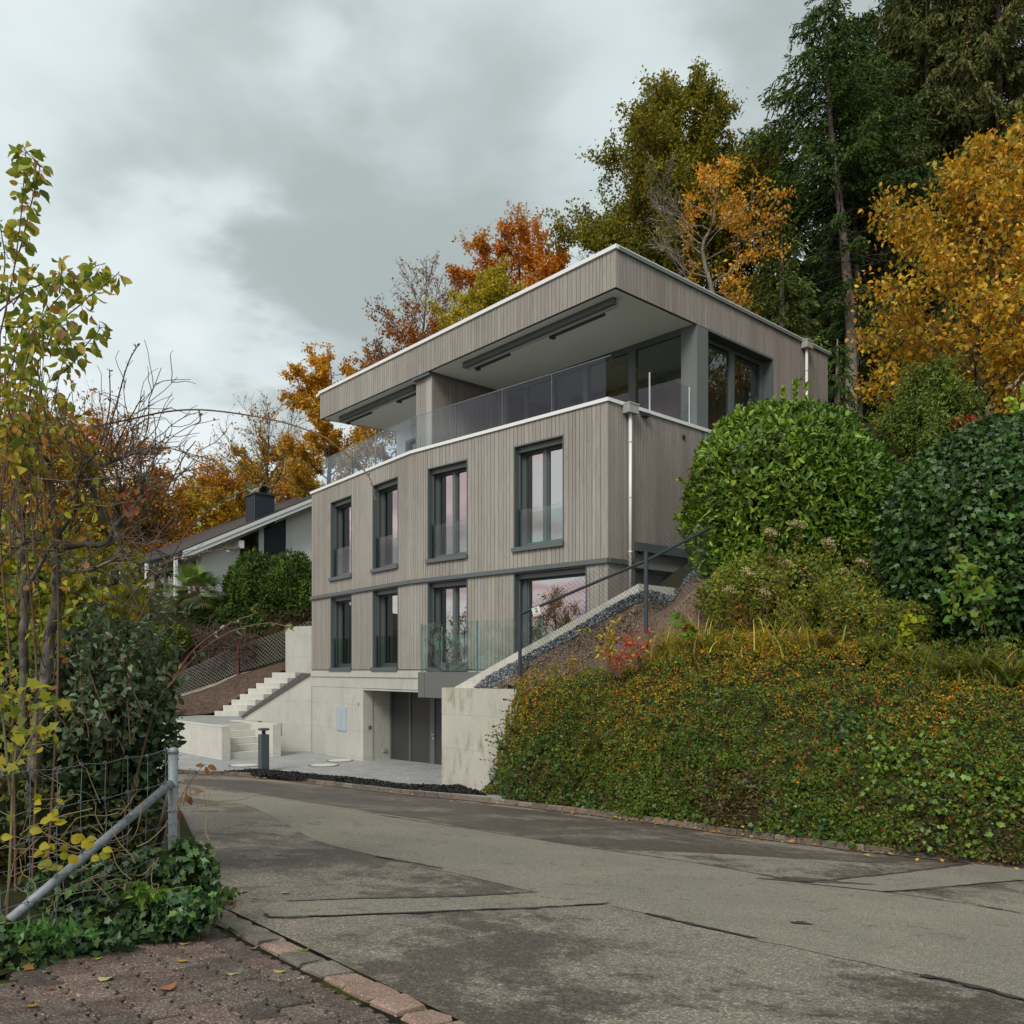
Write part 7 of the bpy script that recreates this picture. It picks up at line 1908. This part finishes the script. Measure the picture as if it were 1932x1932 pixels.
# fan palm
pc = P(372, 1118, 37.6); pm_ = thing('fan_palm', 'green fan palm with stiff pleated leaves before the white house', 'palm', P(372, 1190, 37.6))
stems_obj('trunk', [[P(372, 1200, 37.7), P(373, 1160, 37.7), pc]], 0.16, 0.14, bark('palm_fibre', (0.05, 0.035, 0.02), (0.11, 0.08, 0.05)), pm_, 10)
V_, F2, C2, ps = [], [], [], []
rs = np.random.RandomState(220)
for i in range(38):
    az = i * 2.4; el = rs.uniform(-0.75, 1.35); d = np.array((math.cos(az) * math.cos(el), math.sin(az) * math.cos(el), math.sin(el))); L_ = rs.uniform(0.55, 0.95)
    b = pc + d * L_; ps.append([pc, pc + d * L_ * 0.6 + (0, 0, .04), b]); sd = np.cross(d, (0, 0, 1.0)); sd /= np.linalg.norm(sd) + 1e-6; up_v = np.cross(sd, d)
    bn = unit(rs, 1)[0] * 0.25; sd2 = sd + bn; c_ = pal(rs, 1, [(0.08, 0.16, 0.03), (0.13, 0.21, 0.04), (0.19, 0.23, 0.06)] if el > -0.3 else [(0.15, 0.14, 0.05), (0.08, 0.10, 0.03)])[0]
    R2 = rs.uniform(0.6, 0.85)
    for a_ in np.linspace(-1.9, 1.9, 26):
        dd = d * math.cos(a_) + sd2 * math.sin(a_); dd /= np.linalg.norm(dd); w = np.cross(dd, up_v); w /= np.linalg.norm(w) + 1e-6; l = R2 * (0.75 + 0.25 * math.cos(a_)) * rs.uniform(0.9, 1.1)
        k = len(V_); tip = b + dd * l + np.array((0, 0, -0.18 * l)); mid_ = b + dd * l * 0.6 + np.array((0, 0, 0.01))
        V_ += [b, mid_ - w * 0.026, mid_ + w * 0.026, tip]; F2 += [(k, k + 1, k + 2), (k + 1, k + 3, k + 2)]; C2 += [c_ * rs.uniform(.8, 1.2)] * 4
stems_obj('leaf_stalks', ps, 0.018, 0.012, M['twig_red'], pm_, 4)
np_mesh('fronds', np.array(V_), np.array(F2), M['foliage_gloss'], pm_, np.array(C2))
# climbing plant hanging over the balcony of the white house
rs = np.random.RandomState(225); N = 5200; x = rs.uniform(205, 345, N); y = 1110 + rs.rand(N) ** 1.5 * 70
Yv = np.interp(x, [205, 345], [46.5, 40.5]); o = leaves('hanging_vine', np.stack([(x - CX) / F_ * Yv, Yv + rs.uniform(-.4, .4, N), (HY - y) / F_ * Yv], 1), unit(rs, N) + (0, 0, -0.9), 0.16, pal(rs, N, [(0.12, 0.14, 0.05), (0.18, 0.20, 0.09), (0.08, 0.10, 0.03)]), 'lance', M['foliage'], None, rs=rs)
tag(o, 'grey green vine hanging over the balcony of the white house', 'climbing plant')
# ground of the left garden
lg = [G(*q) for q in [(-260, 1925), (0, 1853), (120, 1809), (200, 1783), (330, 1749), (425, 1724), (408, 1690), (372, 1600), (345, 1540), (318, 1500), (262, 1470)]]
sheet('garden_ground', [gxy(p[0], p[1], 0.03) for p in lg] + [gxy(-8.5, 12, .03), gxy(-16, 12, .03), gxy(-14, 2, .03)], M['soil'])

# ---------------------------------------------------------------- near left: steel post, brace and wire fence
wf = thing('wire_fence', 'galvanised steel corner post with two braces carrying a field fence of wires', 'fence', gxy(P(326, 1600, 5.6)[0], 5.6))
pp = P(326.5, 1419, 5.6); gb_ = gxy(pp[0], 5.6)
g = MB(); g.tube([gb_ - (0, 0, .1), pp], 0.031, 20); g.build('steel_post', M['galv'], wf, True)
g = MB(); g.tube([pp, pp + (0, 0, 0.012), pp + (0, 0, 0.026), pp + (0, 0, 0.034)], [0.0335, 0.0335, 0.026, 0.008], 20); g.build('post_cap', M['galv'], wf, True)
g = MB(); g.tube([P(322, 1478, 5.57), P(170, 1607, 4.9), P(15, 1738, 4.36)], 0.027, 16); g.build('brace', M['galv'], wf, True)
g = MB(); g.tube([P(324, 1490, 5.62), P(306, 1560, 6.0), P(286, 1640, 6.5)], 0.027, 14); g.build('brace', M['bark'], wf, True)
for yy in (1422, 1485, 1532, 1578):
    g = MB(); z = (HY - yy) / F_ * 5.6; a_ = np.linspace(0, 2 * math.pi * 1.9, 30); g.tube([(pp[0] + 0.036 * math.cos(q), 5.6 + 0.036 * math.sin(q), z + 0.004 * q / 3) for q in a_], 0.0022, 5); g.build('wire_tie', M['galv'], wf)
wpos = lambda s: np.array((-2.25 - 0.3 * s, 5.6 - 1.4 * s))
zw_ = [-.525, -.735, -.885, -1.010, -1.115, -1.205, -1.29, -1.37]
M['wire'] = mat('galvanised_wire', (0.20, 0.24, 0.25), 0.5, 0.4)
rs = np.random.RandomState(230); segs = []
def wz_(zi, s): return zw_[zi] * (1 + 0.0 * s) - 0.012 * math.sin(math.pi * min(1, s * 1.2)) + 0.006 * math.sin(s * 23 + zi)
for zi in range(8):
    pts = [np.array((*(wpos(s) + rs.normal(size=2) * 0.004), wz_(zi, s) + rs.normal() * 0.002)) for s in np.linspace(0, 1.6, 26)]; segs.append((smooth_line(pts, 3), None))
segs = [(a, np.full(len(a), 0.0021)) for a, _ in segs]
s = 0.06
while s < 1.5:
    js = [s + rs.normal() * 0.006 for _ in range(8)]
    pts = [np.array((*(wpos(js[k]) + (0.004, 0)), wz_(k, js[k]))) for k in range(8)]
    pq = smooth_line(pts, 4); segs.append((pq, np.full(len(pq), 0.0017)))
    for k in range(8):
        c = np.array((*wpos(js[k]), wz_(k, js[k]))); a_ = np.linspace(0, 6.3, 9); segs.append((np.array([c + np.array((-.05, -.25, 0)) * 0 + np.array((0.011 * math.cos(q) * .3, 0.011 * math.cos(q), 0.011 * math.sin(q))) for q in a_]), np.full(9, 0.0022)))
    s += 0.135
V_, Fq = tubes_np(segs, 5); np_mesh('wire_mesh', V_, Fq, M['wire'], wf)

# ---------------------------------------------------------------- near left: shrubs
def c7(x, y): return (x * .3125, 679.2 + y * .3125)
def cs(x, y): return (x * .2344, 264.2 + y * .2344)
def ln3(pts, Y0, Y1=None):
    Y1 = Y0 if Y1 is None else Y1; n = len(pts); return [P(x, y, Y0 + (Y1 - Y0) * i / max(1, n - 1)) for i, (x, y) in enumerate(pts)]
rs = np.random.RandomState(240)
ds = [[cs(0, 1560), cs(60, 1300), cs(110, 1050), cs(150, 780), cs(170, 600), cs(190, 350), cs(205, 130), cs(208, 95)],
      [cs(120, 1000), cs(175, 830), cs(220, 640), cs(260, 480), cs(290, 350), cs(318, 230), cs(300, 170)],
      [cs(-60, 1420), cs(200, 1220), cs(400, 1145), cs(560, 1120), cs(740, 1115), cs(800, 1030)],
      [cs(40, 1900), cs(230, 1600), cs(400, 1350), cs(560, 1180), cs(660, 1060), cs(850, 990)],
      [cs(300, 1800), cs(480, 1480), cs(640, 1330), cs(740, 1240), cs(870, 1150), cs(960, 1060)],
      [cs(430, 1932), cs(580, 1800), cs(700, 1640), cs(790, 1540), cs(800, 1490)],
      [cs(110, 1320), cs(190, 1200), cs(250, 1100), cs(315, 1000)], [cs(0, 1300), cs(40, 1000), cs(20, 800), cs(-10, 640)],
      [cs(480, 1230), cs(490, 1120), cs(500, 1000)], [cs(0, 1500), cs(160, 1500), cs(300, 1400), cs(420, 1500), cs(560, 1480)], [cs(100, 1900), cs(250, 1750), cs(350, 1600), cs(500, 1650), cs(600, 1600)]]
dl_ = [ln3(s_, 5.7 + rs.uniform(-.3, .3), 5.3 + rs.uniform(-.3, .3)) for s_ in ds]
for _ in range(26):
    x0 = rs.uniform(-40, 90); x1 = x0 + rs.normal() * 50 + 35; y1 = rs.uniform(520, 820) + max(0, x1 - 100) * 0.5; Y = rs.uniform(5.2, 6.6)
    dl_.append([P(x0, 1000 + rs.uniform(-40, 60), Y), P((x0 + x1) / 2 - 10, (1000 + y1) / 2, Y), P(x1, y1, Y - 0.1)])
dogw = thing('dogwood_shrub', 'tall dogwood with drooping olive and bronze leaves at the left edge against the sky', 'shrub', P(20, 1700, 5.9))
main = [[P(30, 1700, 5.9), P(22, 1300, 5.85), P(0, 1000, 5.8), P(0, 630, 5.7)], [P(60, 1700, 6.0), P(70, 1300, 5.9), P(45, 1000, 5.8), P(10, 710, 5.6)], [P(90, 1650, 6.0), P(110, 1250, 5.9), P(100, 900, 5.7), P(70, 690, 5.6)]]
stems_obj('stems', main, 0.009, 0.005, M['twig_red'], dogw, 6); stems_obj('twigs', dl_, 0.0055, 0.0022, M['twig_red'], dogw, 5)
DW = [(0.15, 0.19, 0.035), (0.22, 0.23, 0.04), (0.32, 0.24, 0.05), (0.26, 0.15, 0.08), (0.10, 0.14, 0.04)]
p_, t_ = rand_on(rs, dl_[:11], 520, 0.12); p2, t2 = rand_on(rs, dl_[11:], 620, 0.3)
p_ = np.concatenate([p_, p2]); t_ = np.concatenate([t_, t2]); n = len(p_); sd_ = np.cross(t_, unit(rs, n)); sd_ /= np.linalg.norm(sd_, axis=1)[:, None]
st_ = p_ + sd_ * 0.03
dcol = pal(rs, n, DW, [5, 4, 2.4, 1.6, 3]); yy_ = HY - st_[:, 2] / st_[:, 1] * F_; warm = np.clip((yy_ - 620) / 260, 0, 1)[:, None] * (rs.rand(n, 1) < 0.7)
dcol = dcol * (1 - warm * 0.8) + pal(rs, n, [(0.36, 0.26, 0.03), (0.28, 0.14, 0.05), (0.30, 0.24, 0.03)]) * warm * 0.8
stems_obj('leaf_stalks', [[a, b] for a, b in zip(p_[:500], st_[:500])], 0.0014, 0.001, M['twig_red'], dogw, 3, 1)
leaves('leaves', st_, sd_ * 0.75 + t_ * 0.2 + unit(rs, n) * 0.35 + (0, 0, -0.75), 0.082 * rs.uniform(0.5, 1.25, n), dcol, 'ovate', M['foliage'], dogw, rs=rs, vary=0.12)
# gnarled apple tree
ap = thing('apple_tree', 'gnarled old apple tree with lichened trunk and mostly bare branches', 'tree', P(75, 1640, 6.3))
tr = [[(66, 1640), (60, 1560), (62, 1480), (70, 1400), (85, 1300), (95, 1200), (107, 1117), (106, 1070), (109, 1017), (103, 960), (96, 900)],
      [(44, 1400), (44, 1210), (47, 1116), (40, 1000), (37, 882), (28, 838)]]
lim = [[(106, 1030), (150, 1028), (200, 1026), (216, 995), (244, 967), (267, 935), (265, 903)], [(216, 1000), (219, 992), (223, 945), (228, 900)], [(106, 1030), (66, 1020), (20, 1035)],
       [(200, 985), (175, 929), (153, 898), (156, 882), (178, 857)], [(153, 891), (200, 873), (237, 860), (281, 851)], [(103, 905), (90, 870), (72, 835), (25, 848), (-20, 860)], [(109, 1078), (162, 1076), (225, 1052)],
       [(62, 1480), (40, 1440), (20, 1380), (-20, 1350)], [(47, 1116), (90, 1040), (140, 960), (150, 900)]]
segs = []
for i, l in enumerate(tr):
    p = smooth_line(ln3(l, 6.4, 5.9), 5); segs.append((p + rs.normal(size=p.shape) * 0.006, np.linspace(0.058 if i == 0 else 0.034, 0.02, len(p))))
V_, Fq = tubes_np(segs[:1], 12); np_mesh('trunk', V_, Fq, M['bark_lichen'], ap, smooth=True)
V_, Fq = tubes_np(segs[1:], 12); np_mesh('side_trunk', V_, Fq, M['bark_lichen'], ap, smooth=True)
lseg = []
for i, l in enumerate(lim):
    p = smooth_line(ln3(l, 6.0, 5.5), 5); lseg.append((p + rs.normal(size=p.shape) * 0.005, np.linspace(0.026 if i in (0, 3) else 0.016, 0.008, len(p))))
V_, Fq = tubes_np(lseg, 9); np_mesh('limbs', V_, Fq, M['bark_lichen'], ap, smooth=True)
tw_ = []
for p, r_ in lseg + [segs[0], segs[1]]:
    for _ in range(19):
        q, t1 = at(p, rs.uniform(0.25, 1)); d = side_dir(rs, t1, rs.uniform(0.5, 1.2)) * (1, 0.5, 1) + np.array((0.25, 0, 0.35)); b = branch(rs, q, d, rs.uniform(0.25, 0.75), 0.0045, 0.0022, 6, 0.22); tw_.append(b)
        for _ in range(3):
            q2, t2 = at(b[0], rs.uniform(0.2, 1)); tw_.append(branch(rs, q2, side_dir(rs, t2, 0.8), rs.uniform(0.08, 0.3), 0.0028, 0.0016, 4, 0.25))
V_, Fq = tubes_np(tw_, 4); np_mesh('twigs', V_, Fq, M['bark_lichen'], ap)
n = 900; ii = rs.randint(len(tw_), size=n); pos = np.array([at(tw_[i][0], rs.uniform(0.2, 1))[0] for i in ii]); k = pos[:, 0] / pos[:, 1] < -0.49; pos = pos[k]; n = len(pos)
leaves('leaves', pos, unit(rs, n) + (0, 0, -0.5), 0.062 * rs.uniform(0.6, 1.3, n), pal(rs, n, [(0.30, 0.26, 0.025), (0.16, 0.17, 0.025), (0.24, 0.12, 0.03), (0.35, 0.15, 0.05)]), 'oval', M['foliage'], ap, rs=rs)
n = 16; pos = np.array([P(rs.uniform(215, 290), rs.uniform(905, 965), 5.6) for _ in range(n)]); leaves('red_leaves', pos, unit(rs, n) * .5 + (0, 0, -1), 0.085, pal(rs, n, [(0.20, 0.06, 0.035), (0.13, 0.05, 0.035), (0.26, 0.10, 0.04)]), 'broad', M['foliage'], ap, rs=rs)
# arching cotoneaster
ct = thing('cotoneaster_shrub', 'evergreen cotoneaster with grey green leaves and long arching sprays behind the wire fence', 'shrub', P(190, 1620, 6.4))
arch = [[(175, 806), (250, 790), (312, 777), (375, 773), (453, 781), (531, 796), (604, 821), (634, 841), (675, 876), (697, 901), (705, 928), (708, 945)],
        [(317, 1297), (358, 1250), (395, 1216), (445, 1188), (501, 1176), (533, 1180), (555, 1190)], [(327, 1282), (367, 1225), (430, 1179), (489, 1155)],
        [(290, 1010), (300, 960), (344, 867), (369, 832)], [(250, 950), (269, 926), (331, 895), (397, 879)], [(262, 985), (281, 960), (341, 923), (406, 921)],
        [(256, 1179), (344, 1017), (406, 954), (469, 923), (510, 915)], [(230, 1148), (300, 1070), (375, 1045), (453, 1032)], [(130, 1000), (175, 880), (205, 780), (207, 700)], [(190, 860), (215, 780), (240, 690), (262, 648)],
        [(200, 880), (240, 800), (270, 745)], [(375, 773), (378, 790), (374, 798)]]
root_ = [[(200, 1560), (210, 1400), (190, 1200), (150, 1000), (140, 880), (175, 806)], [(230, 1550), (260, 1450), (290, 1340), (317, 1297)], [(240, 1550), (270, 1420), (300, 1320), (327, 1282)], [(220, 1500), (250, 1250), (280, 1080), (290, 1010)],
         [(200, 1500), (215, 1200), (230, 1020), (250, 950)], [(210, 1500), (225, 1250), (245, 1050), (262, 985)], [(230, 1500), (240, 1300), (256, 1179)], [(200, 1450), (210, 1250), (230, 1148)], [(160, 1400), (140, 1150), (130, 1000)], [(180, 1300), (185, 1000), (190, 860)], [(190, 1300), (195, 1050), (200, 880)]]
al = [ln3(l, 5.9, 5.5) for l in arch]; rl = [ln3(l, 6.4, 5.9) for l in root_]
for _ in range(85):
    x0, y0 = rs.uniform(110, 270), rs.uniform(1250, 1430); x1 = x0 + rs.uniform(-70, 120); y1 = y0 - rs.uniform(50, 170); Y = rs.uniform(5.9, 7.0)
    rl.append([P(x0, y0, Y), P((x0 + x1) / 2 - 12, (y0 + y1) / 2 - 15, Y), P(x1, y1, Y - .1)])
stems_obj('arching_sprays', al, 0.0066, 0.0032, M['twig_red'], ct, 6); stems_obj('stems', rl, 0.0045, 0.002, M['twig_red'], ct, 5)
CT = [(0.055, 0.085, 0.045), (0.085, 0.115, 0.065), (0.035, 0.060, 0.030), (0.14, 0.17, 0.12)]
p_, t_ = rand_on(rs, al, 170, 0.05); n = len(p_); leaves('spray_leaves', p_, t_ * .5 + unit(rs, n) * .8 + (0, 0, .35), 0.026 * rs.uniform(0.5, 1.4, n), pal(rs, n, [(0.10, 0.11, 0.05), (0.16, 0.13, 0.06), (0.20, 0.22, 0.16)]), 'oval', M['foliage'], ct, rs=rs)
p_, t_ = rand_on(rs, al[1:3] + al[6:8], 60, 0.1); n = len(p_); leaves('silvery_leaves', p_, t_ * .5 + unit(rs, n) * .8, 0.05 * rs.uniform(0.5, 1.2, n), pal(rs, n, [(0.25, 0.30, 0.24), (0.12, 0.16, 0.10)]), 'oval', M['foliage'], ct, rs=rs)
p_, t_ = rand_on(rs, rl[11:], 3000, 0.05); n = len(p_); leaves('leaves', p_ + rs.normal(size=(n, 3)) * .02, t_ * .4 + unit(rs, n) * .8 + (0, 0, 0.1), 0.062 * rs.uniform(0.5, 1.3, n), pal(rs, n, CT), 'oval', M['foliage_gloss'], ct, rs=rs)
bush('cherry_laurel', 'dark evergreen bush with oval grey green leaves directly behind the wire fence', 'bush', P(196, 1405, 6.75), (0.52, 0.5, 0.92), 5600, 0.078, [(0.030, 0.052, 0.024), (0.055, 0.085, 0.042), (0.018, 0.032, 0.015), (0.10, 0.13, 0.08)], [4, 3, 4, 0.8], 'oval', M['foliage_gloss'], 250, 0.22, 2.2, 0.35, 0.7, 0.2)
YL = [(0.12, 0.14, 0.014), (0.18, 0.17, 0.014), (0.07, 0.10, 0.014), (0.22, 0.16, 0.014)]
bush('hazel_shrub', 'yellow green leafy shrub filling the background behind the apple trunk', 'shrub', P(50, 1150, 9.0), (1.2, 0.8, 1.0), 5200, 0.085, YL, None, 'broad', None, 251, 0.35, 1.2, 0.7, 0.3, 0.0, core=False)
bush('hazel_shrub', 'green shrub at the far left edge behind the tree trunks', 'shrub', P(-30, 1330, 8.0), (1.1, 0.7, 0.9), 5000, 0.075, [(0.07, 0.11, 0.018), (0.12, 0.15, 0.02), (0.22, 0.22, 0.02), (0.04, 0.06, 0.012)], None, 'leaf', None, 252, 0.3, 1.3, 0.5)
bush('hazel_shrub', 'dark undergrowth shrub low behind the wire fence', 'shrub', P(70, 1560, 6.6), (0.95, 0.55, 0.55), 5200, 0.06, [(0.03, 0.045, 0.015), (0.05, 0.07, 0.018), (0.08, 0.06, 0.025)], None, 'leaf', None, 253, 0.3, 1.6, 0.4)
bush('hazel_shrub', 'mottled green shrub between the dogwood and the arching sprays', 'shrub', P(130, 1250, 8.2), (0.6, 0.6, 0.5), 2000, 0.07, [(0.07, 0.10, 0.03), (0.14, 0.16, 0.03), (0.24, 0.18, 0.03)], None, 'oval', None, 254, 0.4, 1.6, 0.8, core=False)
# yellow lobed leaves at the left
rs = np.random.RandomState(260)
lob = [(52, 1290), (79, 1320), (95, 1328), (109, 1333), (131, 1346), (120, 1340), (20, 1353), (44, 1355), (52, 1379), (66, 1394), (60, 1370), (78, 1385), (17, 1414), (37, 1414), (30, 1400), (5, 1330), (15, 1290), (0, 1262), (28, 1300), (45, 1310), (8, 1380), (25, 1440), (0, 1420), (88, 1378), (70, 1345), (30, 1330), (10, 1450), (40, 1270), (100, 1345), (55, 1335)]
stm = [[P(12, 1760, 4.6), P(20, 1600, 4.7), P(26, 1450, 4.8), P(44, 1330, 4.9), P(52, 1270, 4.9)], [P(26, 1450, 4.8), P(60, 1390, 4.8), P(100, 1340, 4.8), P(135, 1345, 4.8)], [P(20, 1500, 4.7), P(10, 1400, 4.7), P(0, 1300, 4.8)]]
ym = thing('maple_sapling', 'thin sapling with yellow lobed leaves at the left edge before the wire fence', 'sapling', stm[0][0])
stems_obj('stems', stm, 0.009, 0.003, bark('young_bark', (0.09, 0.08, 0.04), (0.16, 0.14, 0.07)), ym, 6)
pos = np.array([P(x, y, 4.75 + rs.uniform(-.15, .15)) for x, y in lob for _ in range(2)]) + rs.normal(size=(60, 3)) * 0.02; n = 60
leaves('leaves', pos, rs.normal(size=(n, 3)) * (1, .4, .6) + (0.2, 0, -0.1), 0.070 * rs.uniform(0.6, 1.2, n), pal(rs, n, [(0.17, 0.165, 0.014), (0.21, 0.18, 0.018), (0.10, 0.12, 0.018)]), 'ivy', M['foliage'], ym, nrm=np.tile((0, -1.4, 1.0), (n, 1)), rs=rs, roll=0.5)
def c8(x, y): return (x * .2969, 1358.5 + y * .2969)
yl = [(225, 470), (225, 515), (255, 555), (300, 600), (370, 570), (320, 630), (345, 660), (185, 700), (340, 785), (400, 790), (455, 785), (380, 850), (440, 860), (250, 800), (210, 860), (260, 905), (310, 940), (360, 945), (580, 870), (630, 850), (520, 780), (45, 605), (5, 745), (545, 760), (650, 820), (600, 800), (270, 880), (230, 830), (240, 920), (480, 740)]
stm = [[P(*c8(30, 1180), 4.5), P(*c8(90, 900), 4.6), P(*c8(180, 600), 4.6), P(*c8(240, 480), 4.6)], [P(*c8(90, 900), 4.6), P(*c8(280, 740), 4.6), P(*c8(430, 830), 4.55), P(*c8(640, 860), 4.5)], [P(*c8(150, 850), 4.6), P(*c8(300, 700), 4.6), P(*c8(400, 560), 4.6)], [P(*c8(60, 1000), 4.55), P(*c8(240, 930), 4.5), P(*c8(390, 950), 4.5)]]
yc = thing('redbud_sapling', 'slender twigs with round bright yellow leaves growing through the wire fence', 'sapling', stm[0][0])
stems_obj('stems', stm, 0.004, 0.002, M['twig_red'], yc, 5)
n = len(yl); pos = np.array([P(*c8(*q), 4.55) for q in yl]); leaves('leaves', pos, rs.normal(size=(n, 3)) * (1, .2, .5) + (.4, 0, 0), 0.062 * rs.uniform(0.7, 1.15, n), pal(rs, n, [(0.30, 0.24, 0.014), (0.25, 0.21, 0.014), (0.18, 0.18, 0.02)]), 'broad', M['foliage'], yc, nrm=np.tile((0, -1.6, 0.9), (n, 1)), rs=rs, roll=0.35)
# ivy mounds at the fence foot
IVN = [(0.03, 0.066, 0.027), (0.045, 0.09, 0.036), (0.02, 0.045, 0.018), (0.08, 0.11, 0.03), (0.07, 0.13, 0.04)]
for i, (x, y, Y, r, N, lb) in enumerate([(362, 1660, 5.15, (0.15, 0.2, 0.25), 700, 'ivy mound climbing the foot of the steel post beside the street'), (345, 1715, 4.85, (0.20, 0.16, 0.11), 500, 'low ivy mound spilling onto the pavers below the post'),
        (240, 1735, 4.85, (0.40, 0.22, 0.14), 1000, 'ivy mound under the steel brace'), (90, 1785, 4.5, (0.40, 0.22, 0.13), 900, 'leafy ivy mound under the lower end of the brace'), (-10, 1810, 4.25, (0.35, 0.25, 0.18), 800, 'ivy mound at the lower left edge of the paving'), (290, 1660, 5.6, (0.22, 0.2, 0.22), 600, 'ivy mound behind the lower wires'), (160, 1680, 5.4, (0.35, 0.2, 0.18), 600, 'small ivy mound half hidden behind the brace')]):
    bush('ivy', lb, 'ivy', P(x, y, Y), r, N, 0.052, IVN, [4, 3, 3, 1.2, 1.2], 'ivy', M['foliage_gloss'], 270 + i, 0.3, 3.0, 0.3, 0.3, -0.3, group='ivy mounds at the foot of the wire fence')
rs = np.random.RandomState(280); n = 330
b_ = np.array([G(*q) for q in [(0, 1848), (120, 1806), (250, 1768), (400, 1722), (422, 1700)]]); s_ = rs.rand(n) * 3.99; pos = np.array([b_[int(q)] * (1 - q % 1) + b_[int(q) + 1] * (q % 1) for q in s_]) + rs.normal(size=(n, 3)) * (.05, .06, .02) + (0, 0.05, 0.05)
o = leaves('ivy_fringe', pos, unit(rs, n) + (0, -0.3, 0.2), 0.045 * rs.uniform(.6, 1.4, n), pal(rs, n, IVN + [(0.20, 0.10, 0.04)]), 'ivy', M['foliage'], None, rs=rs); o['kind'] = 'stuff'
stemmy('mahonia', 'glossy plant with long green pointed leaves at the lower left before the ivy', 'plant', [[P(70 + rs.uniform(-60, 60), 1800, 4.3), P(70 + k * 14, 1775 - abs(k) * 1.5, 4.25), P(70 + k * 24, 1745 + abs(k) * 5, 4.2)] for k in range(-4, 5)], 110, 0.085, [(0.05, 0.13, 0.03), (0.08, 0.17, 0.04)], 'lance', 281, M['foliage_gloss'], 0.003)
stemmy('mahonia', 'small bright green leafy plant on the ivy below the post', 'plant', [[P(270, 1720, 4.8), P(270 + k * 6, 1690, 4.72), P(272 + k * 13, 1672 + abs(k) * 3, 4.7)] for k in range(-3, 4)], 60, 0.07, [(0.09, 0.17, 0.03), (0.12, 0.20, 0.03)], 'lance', 282, None, 0.003)
rd = [[P(338, 1585, 5.3), P(341, 1507, 5.35), P(380, 1448, 5.3), P(390, 1443, 5.3)], [P(345, 1520, 5.3), P(356, 1480, 5.3), P(360, 1500, 5.3), P(366, 1520, 5.3)]]
rw = thing('dogwood_shoot', 'red shoot with a few maroon leaves leaning over the street beside the post', 'shoot', rd[0][0]); stems_obj('stems', rd, 0.0032, 0.0015, M['twig_red'], rw, 5)
pos = np.array([P(386, 1445, 5.3), P(392, 1444, 5.3), P(388, 1446, 5.3), P(352, 1498, 5.3), P(358, 1502, 5.3), P(366, 1494, 5.3), P(340, 1530, 5.3)]); n = 7
leaves('leaves', pos, np.array([(-1, 0, .1), (1, 0, -.5), (.3, 0, -1), (.2, 0, -1), (.1, 0, -1), (1, 0, .1), (-.2, 0, -1)], float), 0.062, pal(rs, n, [(0.11, 0.032, 0.028), (0.085, 0.028, 0.026), (0.14, 0.07, 0.025)]), 'oval', M['foliage'], rw, nrm=np.tile((0, -1, 0.5), (n, 1)), rs=rs, roll=.2)
rs = np.random.RandomState(285); segs = []
for _ in range(60):
    x, y = rs.uniform(20, 400), rs.uniform(1500, 1740); p = P(x, y, 4.85 + rs.uniform(0, .3)); segs.append(branch(rs, p, rs.normal(size=3) * (1, .3, .8), rs.uniform(0.15, 0.5), 0.0035, 0.002, 6, 0.3))
V_, Fq = tubes_np(segs, 4); o = np_mesh('dry_vines', V_, Fq, mat('dry_vine', (0.24, 0.17, 0.09), 0.8)); o['kind'] = 'stuff'
# fallen leaves in the corner
fl_ = [(1130, 1455, 'lance', (0.40, 0.34, 0.10), 'pale yellow leaf lying on the pavers nearest the ivy'), (1125, 1562, 'oval', (0.36, 0.24, 0.04), 'ochre curled leaf in the middle of the pavers'), (1430, 1650, 'lance', (0.42, 0.38, 0.16), 'long pale leaf lying diagonally on the pavers'),
       (1735, 1632, 'oval', (0.38, 0.38, 0.14), 'pale green leaf on the pavers close to the cobble edge'), (625, 1682, 'broad', (0.46, 0.42, 0.18), 'pale cream leaf lying alone on the left pavers'), (587, 1560, 'leaf', (0.45, 0.34, 0.03), 'tiny yellow leaf beside the ivy on the pavers'),
       (1010, 1752, 'broad', (0.34, 0.13, 0.06), 'rust brown leaf fragment on the pavers'), (175, 1862, 'ivy', (0.30, 0.20, 0.05), 'crumpled brown yellow leaf at the lower left corner'), (900, 1637, 'leaf', (0.30, 0.26, 0.20), 'greyish leaf fragment on the pavers'),
       (1592, 1488, 'leaf', (0.36, 0.18, 0.08), 'small orange leaf beside the mossy cobble joint'), (1595, 1135, 'oval', (0.38, 0.26, 0.03), 'yellow brown leaf on the street by the ivy'), (1590, 1153, 'leaf', (0.42, 0.36, 0.20), 'small pale leaf on the street by the ivy'),
       (1780, 1102, 'broad', (0.36, 0.30, 0.20), 'pale curled leaf on the street nearest the trench patch'), (1885, 1505, 'oval', (0.14, 0.14, 0.03), 'dark green leaf lying on a cobble'), (290, 1747, 'leaf', (0.32, 0.10, 0.04), 'small rust red leaf on the left pavers'), (270, 1638, 'leaf', (0.34, 0.20, 0.12), 'brownish pink leaf beside the ivy on the left pavers')]
for i, (x, y, shp, c_, lb) in enumerate(fl_):
    q = G(*c8(x, y), 0.0); pz = gxy(q[0], q[1], 0.034 if inside_pave(q) else 0.014); a = rs.uniform(-0.6, 0.9); L_ = 0.085 if shp in ('lance', 'broad', 'oval') else 0.05
    T, Fc = SH[shp]; T = T * (1, 1, -1.1) + (0, 0, .02); V_ = np.stack([T[:, 0] * math.cos(a) - T[:, 1] * math.sin(a), T[:, 0] * math.sin(a) + T[:, 1] * math.cos(a), T[:, 2]], 1) * L_
    cc = np.tile(c_, (len(T), 1)) * rs.uniform(0.85, 1.15, (len(T), 1)); o = np_mesh('fallen_leaf', pz + V_ + np.array([[0, 0, GB * v[0] + GC * v[1]] for v in V_]), Fc, M['litter'], None, cc); tag(o, lb, 'leaf', 'fallen leaves on the ground')
bpy.context.view_layer.update()
